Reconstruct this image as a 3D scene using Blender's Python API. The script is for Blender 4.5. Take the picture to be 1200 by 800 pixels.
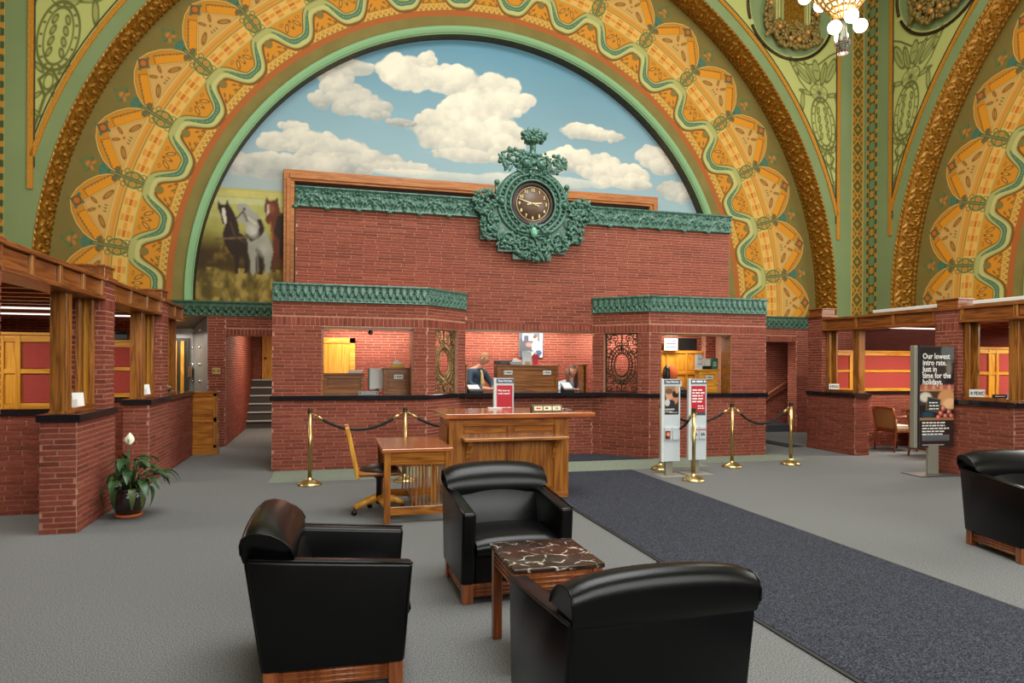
import bpy, bmesh, math, random
import numpy as np
from mathutils import Vector, Matrix, Euler

random.seed(7); RNG = np.random.default_rng(7)
for o in list(bpy.data.objects): bpy.data.objects.remove(o)
SC = bpy.context.scene
COL = SC.collection
PI = math.pi

# ------------------------------------------------------------------ camera
FPX, HOR, EYE = 791.0, 425.3, 1.6
YAW = math.atan(212/791.0); ROLL = math.atan(19/3166.0)
cam = bpy.data.cameras.new('camera'); camo = bpy.data.objects.new('camera', cam); COL.objects.link(camo)
cam.sensor_width = 36.0; cam.lens = FPX/1200*36; cam.shift_y = (HOR-400)/1200; cam.clip_end = 100
camo.matrix_world = Matrix.Translation((0, 0, EYE)) @ Matrix.Rotation(-YAW, 4, 'Z') @ Matrix.Rotation(PI/2, 4, 'X') @ Matrix.Rotation(ROLL, 4, 'Z')
SC.camera = camo

# ------------------------------------------------------------------ light, world, exposure
SC.view_settings.view_transform = 'Standard'; SC.view_settings.look = 'None'
SC.view_settings.gamma = 1.0; SC.view_settings.use_curve_mapping = False
SC.view_settings.exposure = 0.37
W = bpy.data.worlds.new('sky'); SC.world = W; W.use_nodes = True
W.node_tree.nodes['Background'].inputs[0].default_value = (0.75, 0.85, 1.0, 1); W.node_tree.nodes['Background'].inputs[1].default_value = 0.3

ROOM_X, ROOM_Y, HALF = 3.32, 4.45, 9.25          # hall centre in plan and half its width
CEIL = 12.9
def area(name, loc, rot, sx, sy, power, col=(1, 1, 1)):
    l = bpy.data.lights.new(name, 'AREA'); l.shape = 'RECTANGLE'; l.size = sx; l.size_y = sy; l.energy = power; l.color = col
    o = bpy.data.objects.new(name, l); COL.objects.link(o); o.location = loc; o.rotation_euler = rot
    return o
# daylight: the skylight over the hall and the two great lunette windows (behind the camera and on the right)
area('skylight_daylight', (ROOM_X, ROOM_Y, CEIL-0.35), (0, 0, 0), 8.0, 8.0, 1300, (0.97, 0.98, 1.0))
area('front_window_daylight', (ROOM_X, ROOM_Y-HALF-0.2, 5.2), (math.radians(90), 0, 0), 9.0, 4.4, 640, (0.97, 0.98, 1.0))
area('right_window_daylight', (ROOM_X+HALF+0.9, ROOM_Y, 5.2), (math.radians(90), 0, math.radians(90)), 9.0, 4.4, 560, (0.97, 0.98, 1.0))

# ------------------------------------------------------------------ helpers
def lin(c):
    r = []
    for v in c[:3]:
        v = v/255.0
        r.append(v/12.92 if v <= 0.04045 else ((v+0.055)/1.055)**2.4)
    return tuple(r)
def lin4(c): return lin(c)+(1.0,)

def tag(o, label=None, cat=None, group=None, kind=None):
    if label: o['label'] = label
    if cat: o['category'] = cat
    if group: o['group'] = group
    if kind: o['kind'] = kind
    return o
def thing(name, label=None, cat=None, loc=(0, 0, 0), rz=0.0, group=None, kind=None):
    o = bpy.data.objects.new(name, None); o.empty_display_size = 0.1; COL.objects.link(o)
    o.location = loc; o.rotation_euler = (0, 0, rz)
    return tag(o, label, cat, group, kind)
def copy_tree(o, parent=None):
    c = o.copy(); COL.objects.link(c); c.parent = parent
    for ch in o.children: copy_tree(ch, c)
    return c
def link_mesh(name, me, parent=None, loc=None, rot=None):
    o = bpy.data.objects.new(name, me); COL.objects.link(o)
    if parent is not None: o.parent = parent
    if loc is not None: o.location = loc
    if rot is not None: o.rotation_euler = rot
    return o
def base_of(o):
    v = Vector((0, 0, 0))
    while o is not None: v += o.location; o = o.parent
    return v

class MB:
    """collects shapes into one mesh"""
    def __init__(s): s.v = []; s.f = []; s.m = []; s.sm = []
    def add(s, vs, fs, m=0, smooth=False):
        b = len(s.v); s.v += [tuple(v) for v in vs]
        for f in fs: s.f.append(tuple(i+b for i in f)); s.m.append(m); s.sm.append(smooth)
        return s
    def box(s, x0, x1, y0, y1, z0, z1, m=0, M=None):
        vs = [Vector(p) for p in ((x0,y0,z0),(x1,y0,z0),(x1,y1,z0),(x0,y1,z0),(x0,y0,z1),(x1,y0,z1),(x1,y1,z1),(x0,y1,z1))]
        if M is not None: vs = [M @ v for v in vs]
        return s.add(vs, [(0,3,2,1),(4,5,6,7),(0,1,5,4),(1,2,6,5),(2,3,7,6),(3,0,4,7)], m)
    def prism(s, pts, a, b, axis='y', m=0, smooth=False):
        """extrude a 2-D outline; axis y: pts are (x,z); axis x: (y,z); axis z: (x,y)"""
        def P(p, t):
            return (p[0], t, p[1]) if axis == 'y' else ((t, p[0], p[1]) if axis == 'x' else (p[0], p[1], t))
        n = len(pts); vs = [P(p, a) for p in pts]+[P(p, b) for p in pts]
        fs = [tuple(range(n)), tuple(reversed(range(n, 2*n)))]
        s.add(vs, fs, m)
        b0 = len(s.v)-2*n
        for i in range(n):
            j = (i+1) % n
            s.f.append((b0+i, b0+n+i, b0+n+j, b0+j)); s.m.append(m); s.sm.append(smooth)
        return s
    def tube(s, pts, r, n=8, m=0, cap=True, closed=False):
        pts = [Vector(p) for p in pts]; N = len(pts); rs = r if isinstance(r, (list, tuple)) else [r]*N
        up = None; rings = []
        for i, p in enumerate(pts):
            if closed: d = pts[(i+1) % N]-pts[i-1]
            else: d = pts[min(i+1, N-1)]-pts[max(i-1, 0)]
            d.normalize()
            if up is None:
                up = Vector((0, 0, 1)) if abs(d.z) < 0.9 else Vector((1, 0, 0))
            u = (up-d*up.dot(d)); u.normalize(); w = d.cross(u); up = u
            rings.append([p+(u*math.cos(2*PI*k/n)+w*math.sin(2*PI*k/n))*rs[i] for k in range(n)])
        vs = [v for rg in rings for v in rg]; fs = []
        for i in range(N if closed else N-1):
            a = i*n; b = ((i+1) % N)*n
            for k in range(n): fs.append((a+k, a+(k+1) % n, b+(k+1) % n, b+k))
        if cap and not closed:
            fs.append(tuple(reversed(range(n)))); fs.append(tuple(range((N-1)*n, N*n)))
        return s.add(vs, fs, m, True)
    def lathe(s, prof, c=(0, 0, 0), n=20, m=0):
        vs = []; fs = []; c = Vector(c)
        for r, z in prof:
            for k in range(n): vs.append(c+Vector((r*math.cos(2*PI*k/n), r*math.sin(2*PI*k/n), z)))
        for i in range(len(prof)-1):
            for k in range(n):
                a = i*n+k; b = i*n+(k+1) % n
                fs.append((a, b, b+n, a+n))
        fs.append(tuple(reversed(range(n)))); fs.append(tuple(range((len(prof)-1)*n, len(prof)*n)))
        return s.add(vs, fs, m, True)
    def ball(s, c, r, m=0, nu=8, nv=6, M=None):
        rx, ry, rz = (r, r, r) if not isinstance(r, (tuple, list)) else r
        vs = []; fs = []
        vs.append(Vector((0, 0, rz)))
        for i in range(1, nv):
            t = PI*i/nv
            for k in range(nu): vs.append(Vector((rx*math.sin(t)*math.cos(2*PI*k/nu), ry*math.sin(t)*math.sin(2*PI*k/nu), rz*math.cos(t))))
        vs.append(Vector((0, 0, -rz)))
        for k in range(nu): fs.append((0, 1+k, 1+(k+1) % nu))
        for i in range(nv-2):
            for k in range(nu):
                a = 1+i*nu+k; b = 1+i*nu+(k+1) % nu
                fs.append((a, a+nu, b+nu, b))
        L = len(vs)-1; q = 1+(nv-2)*nu
        for k in range(nu): fs.append((L, q+(k+1) % nu, q+k))
        c = Vector(c)
        vs = [(M @ v if M is not None else v)+c for v in vs]
        return s.add(vs, fs, m, True)
    def ring(s, r0, r1, a0, a1, n, y0=0, y1=None, c=(0, 0), m=0, smooth=False):
        """annulus in the x-z plane, at y0 on r0 and y1 on r1"""
        if y1 is None: y1 = y0
        vs = []; fs = []
        for i in range(n+1):
            t = a0+(a1-a0)*i/n
            vs += [(c[0]+r0*math.cos(t), y0, c[1]+r0*math.sin(t)), (c[0]+r1*math.cos(t), y1, c[1]+r1*math.sin(t))]
        for i in range(n): fs.append((2*i, 2*i+1, 2*i+3, 2*i+2))
        return s.add(vs, fs, m, smooth)
    def mesh(s, name, mats, bevel=0.0, seg=1, off=None, fix=True):
        me = bpy.data.meshes.new(name)
        vs = s.v if off is None else [(v[0]-off[0], v[1]-off[1], v[2]-off[2]) for v in s.v]
        me.from_pydata(vs, [], s.f)
        if not isinstance(mats, (list, tuple)): mats = [mats]
        for m in mats: me.materials.append(m)
        me.polygons.foreach_set('material_index', s.m); me.polygons.foreach_set('use_smooth', s.sm)
        if fix or bevel:
            bm = bmesh.new(); bm.from_mesh(me)
            if fix: bmesh.ops.recalc_face_normals(bm, faces=bm.faces)
            if bevel:
                es = [e for e in bm.edges if len(e.link_faces) == 2 and e.calc_face_angle(0) > 0.6]
                bmesh.ops.bevel(bm, geom=es, offset=bevel, segments=seg, profile=0.5, affect='EDGES')
                if seg > 1:
                    for f in bm.faces: f.smooth = True
            bm.to_mesh(me); bm.free()
        me.update()
        return me
    def build(s, name, mats, parent=None, bevel=0.0, seg=1, world=False, loc=None, rot=None, fix=True):
        off = base_of(parent) if (world and parent is not None) else None
        return link_mesh(name, s.mesh(name, mats, bevel, seg, off, fix), parent, loc, rot)

def smooth_angle(o, ang=0.7):
    me = o.data
    for p in me.polygons: p.use_smooth = True
    try: me.set_sharp_from_angle(angle=ang)
    except Exception: pass
    return o

# ------------------------------------------------------------------ materials
MATS = {}
def _new(name):
    m = bpy.data.materials.new(name); m.use_nodes = True; nt = m.node_tree; nt.nodes.clear()
    out = nt.nodes.new('ShaderNodeOutputMaterial'); b = nt.nodes.new('ShaderNodeBsdfPrincipled')
    nt.links.new(b.outputs[0], out.inputs[0]); MATS[name] = m
    return m, nt, b
def N(nt, t, **kw):
    n = nt.nodes.new(t)
    for k, v in kw.items(): setattr(n, k, v)
    return n
def setin(n, **kw):
    for k, v in kw.items():
        for i in n.inputs:
            if i.name == k.replace('_', ' '): i.default_value = v; break
def ramp(nt, stops):
    r = N(nt, 'ShaderNodeValToRGB'); e = r.color_ramp.elements
    while len(e) < len(stops): e.new(0.5)
    for i, (p, c) in enumerate(stops): e[i].position = p; e[i].color = lin4(c)
    return r
def pos(nt, scale, obj=False):
    if obj:
        tc = N(nt, 'ShaderNodeTexCoord'); src = tc.outputs['Object']
    else:
        g = N(nt, 'ShaderNodeNewGeometry'); src = g.outputs['Position']
    mp = N(nt, 'ShaderNodeMapping'); mp.inputs['Scale'].default_value = scale if isinstance(scale, tuple) else (scale,)*3
    nt.links.new(src, mp.inputs['Vector'])
    return mp.outputs[0]
def bump(nt, b, h, strength, dist=0.01):
    n = N(nt, 'ShaderNodeBump'); n.inputs['Strength'].default_value = strength; n.inputs['Distance'].default_value = dist
    nt.links.new(h, n.inputs['Height']); nt.links.new(n.outputs[0], b.inputs['Normal'])
def mat(name, col, rough=0.6, metal=0.0, col2=None, scale=8.0, detail=3.0, bmp=0.0, bscale=None, spec=0.5, coat=0.0, obj=False, emit=None, estr=0.0, p0=0.35, p1=0.65):
    m, nt, b = _new(name)
    setin(b, Base_Color=lin4(col), Roughness=rough, Metallic=metal, Specular_IOR_Level=spec, Coat_Weight=coat, Coat_Roughness=0.15)
    if col2 is not None or bmp:
        n = N(nt, 'ShaderNodeTexNoise'); n.inputs['Scale'].default_value = 1.0; n.inputs['Detail'].default_value = detail
        nt.links.new(pos(nt, scale, obj), n.inputs['Vector'])
        if col2 is not None:
            r = ramp(nt, [(p0, col), (p1, col2)]); nt.links.new(n.outputs['Fac'], r.inputs[0]); nt.links.new(r.outputs[0], b.inputs['Base Color'])
        if bmp:
            if bscale:
                n2 = N(nt, 'ShaderNodeTexNoise'); n2.inputs['Scale'].default_value = 1.0; nt.links.new(pos(nt, bscale, obj), n2.inputs['Vector']); bump(nt, b, n2.outputs['Fac'], bmp)
            else: bump(nt, b, n.outputs['Fac'], bmp)
    if emit: setin(b, Emission_Color=lin4(emit), Emission_Strength=estr)
    return m
def wood(name, c_dark, c_mid, c_light, axis='z', rough=0.35, coat=0.25, s=1.0):
    """oak: grain runs along axis"""
    m, nt, b = _new(name)
    setin(b, Roughness=rough, Coat_Weight=coat, Coat_Roughness=0.2, Specular_IOR_Level=0.4)
    long_, fine, wide = 0.9*s, 60*s, 13*s
    sc = {'x': (long_, wide, wide), 'y': (wide, long_, wide), 'z': (wide, wide, long_)}[axis]
    sf = {'x': (6*s, fine*3, fine*3), 'y': (fine*3, 6*s, fine*3), 'z': (fine*3, fine*3, 6*s)}[axis]
    n1 = N(nt, 'ShaderNodeTexNoise'); setin(n1, Scale=1.0, Detail=2.0, Distortion=0.6); nt.links.new(pos(nt, sc), n1.inputs['Vector'])
    mu = N(nt, 'ShaderNodeMath', operation='MULTIPLY'); mu.inputs[1].default_value = 9.0; nt.links.new(n1.outputs['Fac'], mu.inputs[0])
    fr = N(nt, 'ShaderNodeMath', operation='PINGPONG'); fr.inputs[1].default_value = 1.0; nt.links.new(mu.outputs[0], fr.inputs[0])
    n2 = N(nt, 'ShaderNodeTexNoise'); setin(n2, Scale=1.0, Detail=2.0); nt.links.new(pos(nt, sf), n2.inputs['Vector'])
    mx = N(nt, 'ShaderNodeMath', operation='MULTIPLY_ADD'); mx.inputs[1].default_value = 0.45; nt.links.new(fr.outputs[0], mx.inputs[0])
    m2 = N(nt, 'ShaderNodeMath', operation='MULTIPLY'); m2.inputs[1].default_value = 0.55; nt.links.new(n2.outputs['Fac'], m2.inputs[0]); nt.links.new(m2.outputs[0], mx.inputs[2])
    r = ramp(nt, [(0.18, c_dark), (0.45, c_mid), (0.72, c_light)]); nt.links.new(mx.outputs[0], r.inputs[0]); nt.links.new(r.outputs[0], b.inputs['Base Color'])
    bump(nt, b, n2.outputs['Fac'], 0.08, 0.003)
    return m
def brickmat(name, cols, rough=0.75):
    m, nt, b = _new(name); setin(b, Roughness=rough, Specular_IOR_Level=0.25)
    oi = N(nt, 'ShaderNodeObjectInfo'); g = N(nt, 'ShaderNodeNewGeometry')
    a = N(nt, 'ShaderNodeMath', operation='ADD'); nt.links.new(oi.outputs['Random'], a.inputs[0]); nt.links.new(g.outputs['Random Per Island'], a.inputs[1])
    f = N(nt, 'ShaderNodeMath', operation='FRACT'); nt.links.new(a.outputs[0], f.inputs[0])
    r = ramp(nt, [(i/(len(cols)-1), c) for i, c in enumerate(cols)]); nt.links.new(f.outputs[0], r.inputs[0])
    n = N(nt, 'ShaderNodeTexNoise'); setin(n, Scale=1.0, Detail=3.0); nt.links.new(pos(nt, 30.0), n.inputs['Vector'])
    hv = N(nt, 'ShaderNodeHueSaturation'); mr = N(nt, 'ShaderNodeMapRange'); setin(mr, From_Min=0.3, From_Max=0.7, To_Min=0.8, To_Max=1.2)
    nt.links.new(n.outputs['Fac'], mr.inputs[0]); nt.links.new(mr.outputs[0], hv.inputs['Value']); nt.links.new(r.outputs[0], hv.inputs['Color'])
    nt.links.new(hv.outputs[0], b.inputs['Base Color']); bump(nt, b, n.outputs['Fac'], 0.25, 0.004)
    return m
def paintmat(name, rough=0.7, coat=0.0, noise=0.0):
    m, nt, b = _new(name); setin(b, Roughness=rough, Coat_Weight=coat, Specular_IOR_Level=0.3)
    a = N(nt, 'ShaderNodeVertexColor'); a.layer_name = 'Col'
    nt.links.new(a.outputs['Color'], b.inputs['Base Color'])
    return m

brick_m = brickmat('red_brick', [(110, 53, 40), (127, 61, 46), (135, 67, 51), (120, 56, 43), (141, 74, 58)])
mortar_m = mat('mortar', (190, 140, 116), 0.9, col2=(168, 118, 94), scale=20)
granite = mat('black_granite', (14, 14, 17), 0.12, col2=(30, 30, 36), scale=90, spec=0.6)
oakz = wood('oak_upright', (80, 44, 12), (138, 84, 30), (164, 106, 44), 'z')
oakx = wood('oak_crosswise', (88, 46, 16), (132, 74, 28), (154, 94, 40), 'x')
oaky = wood('oak_lengthwise', (86, 44, 16), (128, 70, 27), (148, 88, 37), 'y')
oakd = wood('dark_oak', (86, 44, 12), (118, 68, 20), (140, 86, 30), 'x', 0.3, 0.35)
oakl = wood('golden_oak', (176, 108, 22), (206, 140, 40), (220, 160, 58), 'z', 0.4)
oaklx = wood('golden_oak_rail', (176, 108, 22), (204, 140, 42), (222, 162, 62), 'x', 0.4)
desk_m = wood('desk_oak', (112, 58, 14), (152, 90, 26), (176, 112, 40), 'x', 0.25, 0.5)
deskz = wood('desk_oak_upright', (112, 58, 14), (150, 88, 26), (174, 112, 40), 'z', 0.28, 0.4)
tabletop_m = wood('polished_desk_top', (140, 66, 22), (172, 94, 42), (186, 108, 54), 'x', 0.1, 0.9)
frame_oak = wood('orange_frame_oak', (150, 84, 36), (182, 112, 58), (196, 128, 70), 'x', 0.4)
cherry = wood('cherry_wood', (96, 46, 20), (136, 72, 34), (154, 88, 46), 'z', 0.3, 0.4)
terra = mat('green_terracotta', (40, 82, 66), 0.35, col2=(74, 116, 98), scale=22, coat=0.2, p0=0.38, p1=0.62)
terra_d = mat('shaded_green_terracotta', (28, 62, 44), 0.4, col2=(44, 84, 60), scale=14)  # terra's green with back-cornice shade put into the colour; reused for glazing bars
gold_m = mat('gilded_plaster', (128, 84, 16), 0.4, 0.5, col2=(176, 126, 40), scale=26, p0=0.4, p1=0.62)
goldline = mat('gold_line', (206, 146, 44), 0.5, 0.2, col2=(176, 110, 30), scale=60)
green_wall = mat('sage_wall_paint', (120, 136, 88), 0.8, col2=(128, 144, 96), scale=0.8)
green_rim = mat('mint_rim_paint', (134, 176, 126), 0.7)
olive_m = mat('olive_paint', (132, 118, 58), 0.8, col2=(122, 108, 50), scale=2)
bronze_dark = mat('dark_stencil_band', (44, 42, 28), 0.7, col2=(78, 70, 40), scale=24)
carpet = mat('grey_carpet', (128, 128, 126), 0.95, col2=(76, 77, 77), scale=(130, 130, 130), detail=2, bmp=0.2, spec=0.1)
def carpet_band(m):
    return m
carpet_green = mat('green_tinted_carpet', (142, 150, 132), 0.95, col2=(88, 96, 84), scale=(95, 95, 95), detail=2, spec=0.1)
rug_m = mat('navy_runner_pile', (32, 34, 41), 0.95, col2=(88, 90, 99), scale=120, detail=3, bmp=0.6, spec=0.1, p0=0.42, p1=0.72)
rug_edge = mat('rubber_edge', (30, 30, 32), 0.6)
leather = mat('black_leather', (4, 4, 5), 0.3, bmp=0.05, scale=150, spec=0.26)
brass = mat('polished_brass', (200, 176, 118), 0.3, 1.0)
rope_m = mat('black_velvet_rope', (16, 18, 16), 0.8, bmp=0.3, scale=200)
steel = mat('brushed_steel', (150, 148, 142), 0.35, 0.9, col2=(120, 120, 116), scale=(3, 3, 60))
steel_d = mat('vault_steel', (132, 128, 120), 0.45, 0.35, col2=(150, 146, 138), scale=2)
chrome = mat('chrome', (200, 198, 190), 0.15, 1.0)
alu = mat('painted_aluminium', (150, 148, 134), 0.45, 0.4)
white_pl = mat('white_plastic', (214, 214, 210), 0.4)
offwhite = mat('paper_white', (206, 205, 198), 0.7)
panel_white = mat('pale_blue_panel', (196, 204, 208), 0.4)
black_pl = mat('black_plastic', (18, 18, 20), 0.35)
grey_pl = mat('dark_grey_plastic', (70, 72, 76), 0.45)
red_print = mat('red_print', (188, 22, 42), 0.5)
slate_print = mat('slate_print', (84, 94, 112), 0.5)
red_fab = mat('red_panel_fabric', (166, 72, 64), 0.9, col2=(158, 66, 58), scale=60, spec=0.1)
black_m = mat('black_void', (6, 6, 6), 0.9)
dark_metal = mat('dark_bronze', (52, 40, 26), 0.45, 0.7, col2=(84, 66, 40), scale=30)
gilt_bronze = mat('gilt_bronze', (112, 92, 56), 0.4, 0.7, col2=(150, 128, 84), scale=40)
terracotta_pot = mat('terracotta_saucer', (176, 92, 50), 0.8)
pot_m = mat('glazed_pot', (38, 28, 26), 0.25, coat=0.4)
leaf_m = mat('plant_leaf', (26, 54, 26), 0.4, col2=(48, 84, 42), scale=14)
leaf_y = mat('yellowing_leaf', (92, 100, 40), 0.5, col2=(60, 84, 40), scale=20)
flower_m = mat('white_spathe', (232, 230, 214), 0.5)
chair_fab = mat('tan_upholstery', (166, 126, 74), 0.9, col2=(150, 112, 64), scale=80)
cushion_fab = mat('cream_seat_fabric', (214, 200, 176), 0.9)
skin = mat('skin', (214, 160, 132), 0.55, spec=0.3)
hair_m = mat('short_fair_hair', (138, 98, 64), 0.7)
hair_b = mat('long_brown_hair', (96, 62, 40), 0.6)
shirt_m = mat('slate_blue_shirt', (58, 76, 94), 0.85)
tie_m = mat('yellow_tie', (206, 178, 112), 0.6)
jacket_m = mat('pale_blue_jacket', (158, 186, 204), 0.85)
mono_w = mat('white_lettering', (238, 236, 230), 0.6)
mono_k = mat('black_lettering', (30, 32, 40), 0.6)
ivory = mat('ivory_numeral', (210, 190, 140), 0.4, 0.3)
dial_m = mat('brown_clock_dial', (82, 62, 44), 0.45, col2=(94, 70, 50), scale=8)
dial_rim = mat('dark_clock_rim', (52, 38, 32), 0.4, 0.3)
ceil_m = mat('ceiling_plaster', (160, 164, 120), 0.85)
paint_m = paintmat('stencil_paint', 0.75)
mural_m = paintmat('oil_mural', 0.6)
print_m = paintmat('printed_sheet', 0.4)
marble_m = None
def marble(name):
    m, nt, b = _new(name); setin(b, Roughness=0.22, Specular_IOR_Level=0.35)
    P = pos(nt, 11.0)
    n = N(nt, 'ShaderNodeTexNoise'); setin(n, Scale=1.2, Detail=4.0); nt.links.new(P, n.inputs['Vector'])
    v = N(nt, 'ShaderNodeTexVoronoi', feature='DISTANCE_TO_EDGE'); setin(v, Scale=1.3, Randomness=1.0)
    mx = N(nt, 'ShaderNodeMixRGB'); mx.inputs[0].default_value = 0.35; nt.links.new(P, mx.inputs[1]); nt.links.new(n.outputs['Color'], mx.inputs[2]); nt.links.new(mx.outputs[0], v.inputs['Vector'])
    n2 = N(nt, 'ShaderNodeTexNoise'); setin(n2, Scale=1.3, Detail=2.0); nt.links.new(P, n2.inputs['Vector'])
    r2 = ramp(nt, [(0.45, (0, 0, 0)), (0.62, (255, 255, 255))]); nt.links.new(n2.outputs['Fac'], r2.inputs[0])
    r = ramp(nt, [(0.0, (255, 255, 255)), (0.045, (0, 0, 0))]); nt.links.new(v.outputs['Distance'], r.inputs[0])
    mm = N(nt, 'ShaderNodeMixRGB', blend_type='MULTIPLY'); mm.inputs[0].default_value = 1; nt.links.new(r.outputs[0], mm.inputs[1]); nt.links.new(r2.outputs[0], mm.inputs[2])
    base = ramp(nt, [(0.3, (38, 26, 20)), (0.7, (62, 44, 34))]); nt.links.new(n.outputs['Fac'], base.inputs[0])
    fm = N(nt, 'ShaderNodeMixRGB'); nt.links.new(mm.outputs[0], fm.inputs[0]); nt.links.new(base.outputs[0], fm.inputs[1]); fm.inputs[2].default_value = lin4((216, 204, 190))
    nt.links.new(fm.outputs[0], b.inputs['Base Color'])
    return m
marble_m = marble('brown_veined_marble')

# ------------------------------------------------------------------ painting flat colour into a fine grid
class Canvas:
    def __init__(s, x0, x1, y0, y1, nx, ny, bg):
        s.xs = np.linspace(x0, x1, nx); s.ys = np.linspace(y0, y1, ny)
        s.X, s.Y = np.meshgrid(s.xs, s.ys); s.C = np.zeros((ny, nx, 3)); s.C[:] = lin(bg); s.px = (x1-x0)/(nx-1)
    def mix(s, a, col):
        a = np.clip(a, 0, 1)[..., None]; s.C = s.C*(1-a)+np.array(lin(col))*a
    def where(s, mask, col): s.mix(mask.astype(float), col)
    def poly(s, pts, col, a=1.0):
        m = np.zeros(s.X.shape, bool); n = len(pts)
        for i in range(n):
            x0, y0 = pts[i]; x1, y1 = pts[(i+1) % n]
            if y0 == y1: continue
            c = ((s.Y >= min(y0, y1)) & (s.Y < max(y0, y1))) & (s.X < (x1-x0)*(s.Y-y0)/(y1-y0)+x0)
            m ^= c
        s.mix(m*a, col)
    def ell(s, cx, cy, rx, ry, col, rot=0.0, a=1.0, soft=None):
        c, q = math.cos(rot), math.sin(rot); x = (s.X-cx)*c+(s.Y-cy)*q; y = -(s.X-cx)*q+(s.Y-cy)*c
        d = (1-np.sqrt((x/rx)**2+(y/ry)**2))*min(rx, ry)
        s.mix(a*(d/(soft or s.px)+0.5), col)
    def ering(s, cx, cy, rx, ry, w, col, rot=0.0):
        c, q = math.cos(rot), math.sin(rot); x = (s.X-cx)*c+(s.Y-cy)*q; y = -(s.X-cx)*q+(s.Y-cy)*c
        d = np.abs(1-np.sqrt((x/rx)**2+(y/ry)**2))*min(rx, ry)
        s.mix((w/2-d)/s.px+0.5, col)
    def line(s, pts, w, col):
        d = np.full(s.X.shape, 1e9)
        for (x0, y0), (x1, y1) in zip(pts[:-1], pts[1:]):
            dx, dy = x1-x0, y1-y0; L = dx*dx+dy*dy+1e-12
            t = np.clip(((s.X-x0)*dx+(s.Y-y0)*dy)/L, 0, 1)
            d = np.minimum(d, np.hypot(s.X-x0-t*dx, s.Y-y0-t*dy))
        s.mix((w/2-d)/s.px+0.5, col)
    def rect(s, x0, x1, y0, y1, col, a=1.0): s.mix(a*((s.X >= x0) & (s.X <= x1) & (s.Y >= y0) & (s.Y <= y1)), col)
    def mesh(s, name, f, m, keep=None):
        ny, nx = s.X.shape
        P = f(s.X, s.Y); vs = np.stack([p+np.zeros_like(s.X) for p in P], -1).reshape(-1, 3)
        i = np.arange(ny*nx).reshape(ny, nx); q = np.stack([i[:-1, :-1], i[:-1, 1:], i[1:, 1:], i[1:, :-1]], -1)
        if keep is not None: q = q[keep]
        q = q.reshape(-1, 4)
        me = bpy.data.meshes.new(name); me.vertices.add(len(vs)); me.vertices.foreach_set('co', vs.ravel())
        me.loops.add(q.size); me.loops.foreach_set('vertex_index', q.ravel().astype(np.int32))
        me.polygons.add(len(q)); me.polygons.foreach_set('loop_start', np.arange(0, q.size, 4, dtype=np.int32))
        try: me.polygons.foreach_set('loop_total', np.full(len(q), 4, dtype=np.int32))
        except Exception: pass
        me.update(calc_edges=True); me.validate()
        ca = me.color_attributes.new('Col', 'FLOAT_COLOR', 'POINT')
        ca.data.foreach_set('color', np.concatenate([s.C.reshape(-1, 3), np.ones((nx*ny, 1))], 1).ravel().astype(np.float32))
        me.materials.append(m)
        return me
def fbm(X, Y, seed=0, octv=5, base=1.0):
    r = np.random.default_rng(seed); out = np.zeros_like(X); amp = 1.0; tot = 0
    for o in range(octv):
        g = r.random((64, 64)); fx, fy = X*base*2**o, Y*base*2**o
        ix, iy = np.floor(fx).astype(int), np.floor(fy).astype(int); u, v = fx-ix, fy-iy
        u = u*u*(3-2*u); v = v*v*(3-2*v)
        a = g[iy % 64, ix % 64]; b = g[iy % 64, (ix+1) % 64]; c = g[(iy+1) % 64, ix % 64]; d = g[(iy+1) % 64, (ix+1) % 64]
        out += amp*((a*(1-u)+b*u)*(1-v)+(c*(1-u)+d*u)*v); tot += amp; amp *= 0.5
    return out/tot

def relief(name, w, h, nx, ny, hf, m, f=None, depth=0.02):
    """height-field tile, w wide (x), h tall (z), standing proud towards -y"""
    u = np.linspace(0, 1, nx); v = np.linspace(0, 1, ny); U, V = np.meshgrid(u, v); Hh = hf(U, V)
    # skirt back to the wall
    Hp = np.pad(Hh, 1, constant_values=-depth); Up = np.pad(U, 1, mode='edge'); Vp = np.pad(V, 1, mode='edge')
    if f is None: P = np.stack([(Up-0.5)*w, -Hp, Vp*h], -1)
    else: P = np.stack(f(Up, Vp, Hp), -1)
    n2, n1 = Up.shape; i = np.arange(n1*n2).reshape(n2, n1)
    q = np.stack([i[:-1, :-1], i[:-1, 1:], i[1:, 1:], i[1:, :-1]], -1).reshape(-1, 4)
    me = bpy.data.meshes.new(name); me.from_pydata(P.reshape(-1, 3).tolist(), [], q.tolist()); me.materials.append(m)
    me.polygons.foreach_set('use_smooth', [True]*len(q)); me.update()
    return me

def text_mesh(txt, size, m, ext=0.0006, align='LEFT', bold=0.0, sx=1.0):
    cu = bpy.data.curves.new('lettering', 'FONT'); cu.body = txt; cu.size = size; cu.align_x = align; cu.extrude = ext; cu.offset = bold; cu.resolution_u = 2
    o = bpy.data.objects.new('lettering', cu); COL.objects.link(o)
    dg = bpy.context.evaluated_depsgraph_get(); me = bpy.data.meshes.new_from_object(o.evaluated_get(dg))
    bpy.data.objects.remove(o); me.materials.clear(); me.materials.append(m)
    if sx != 1.0: me.transform(Matrix.Diagonal((sx, 1, 1, 1)))
    me.transform(Matrix.Rotation(PI/2, 4, 'X'))      # stands up, faces -y
    return me

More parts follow.
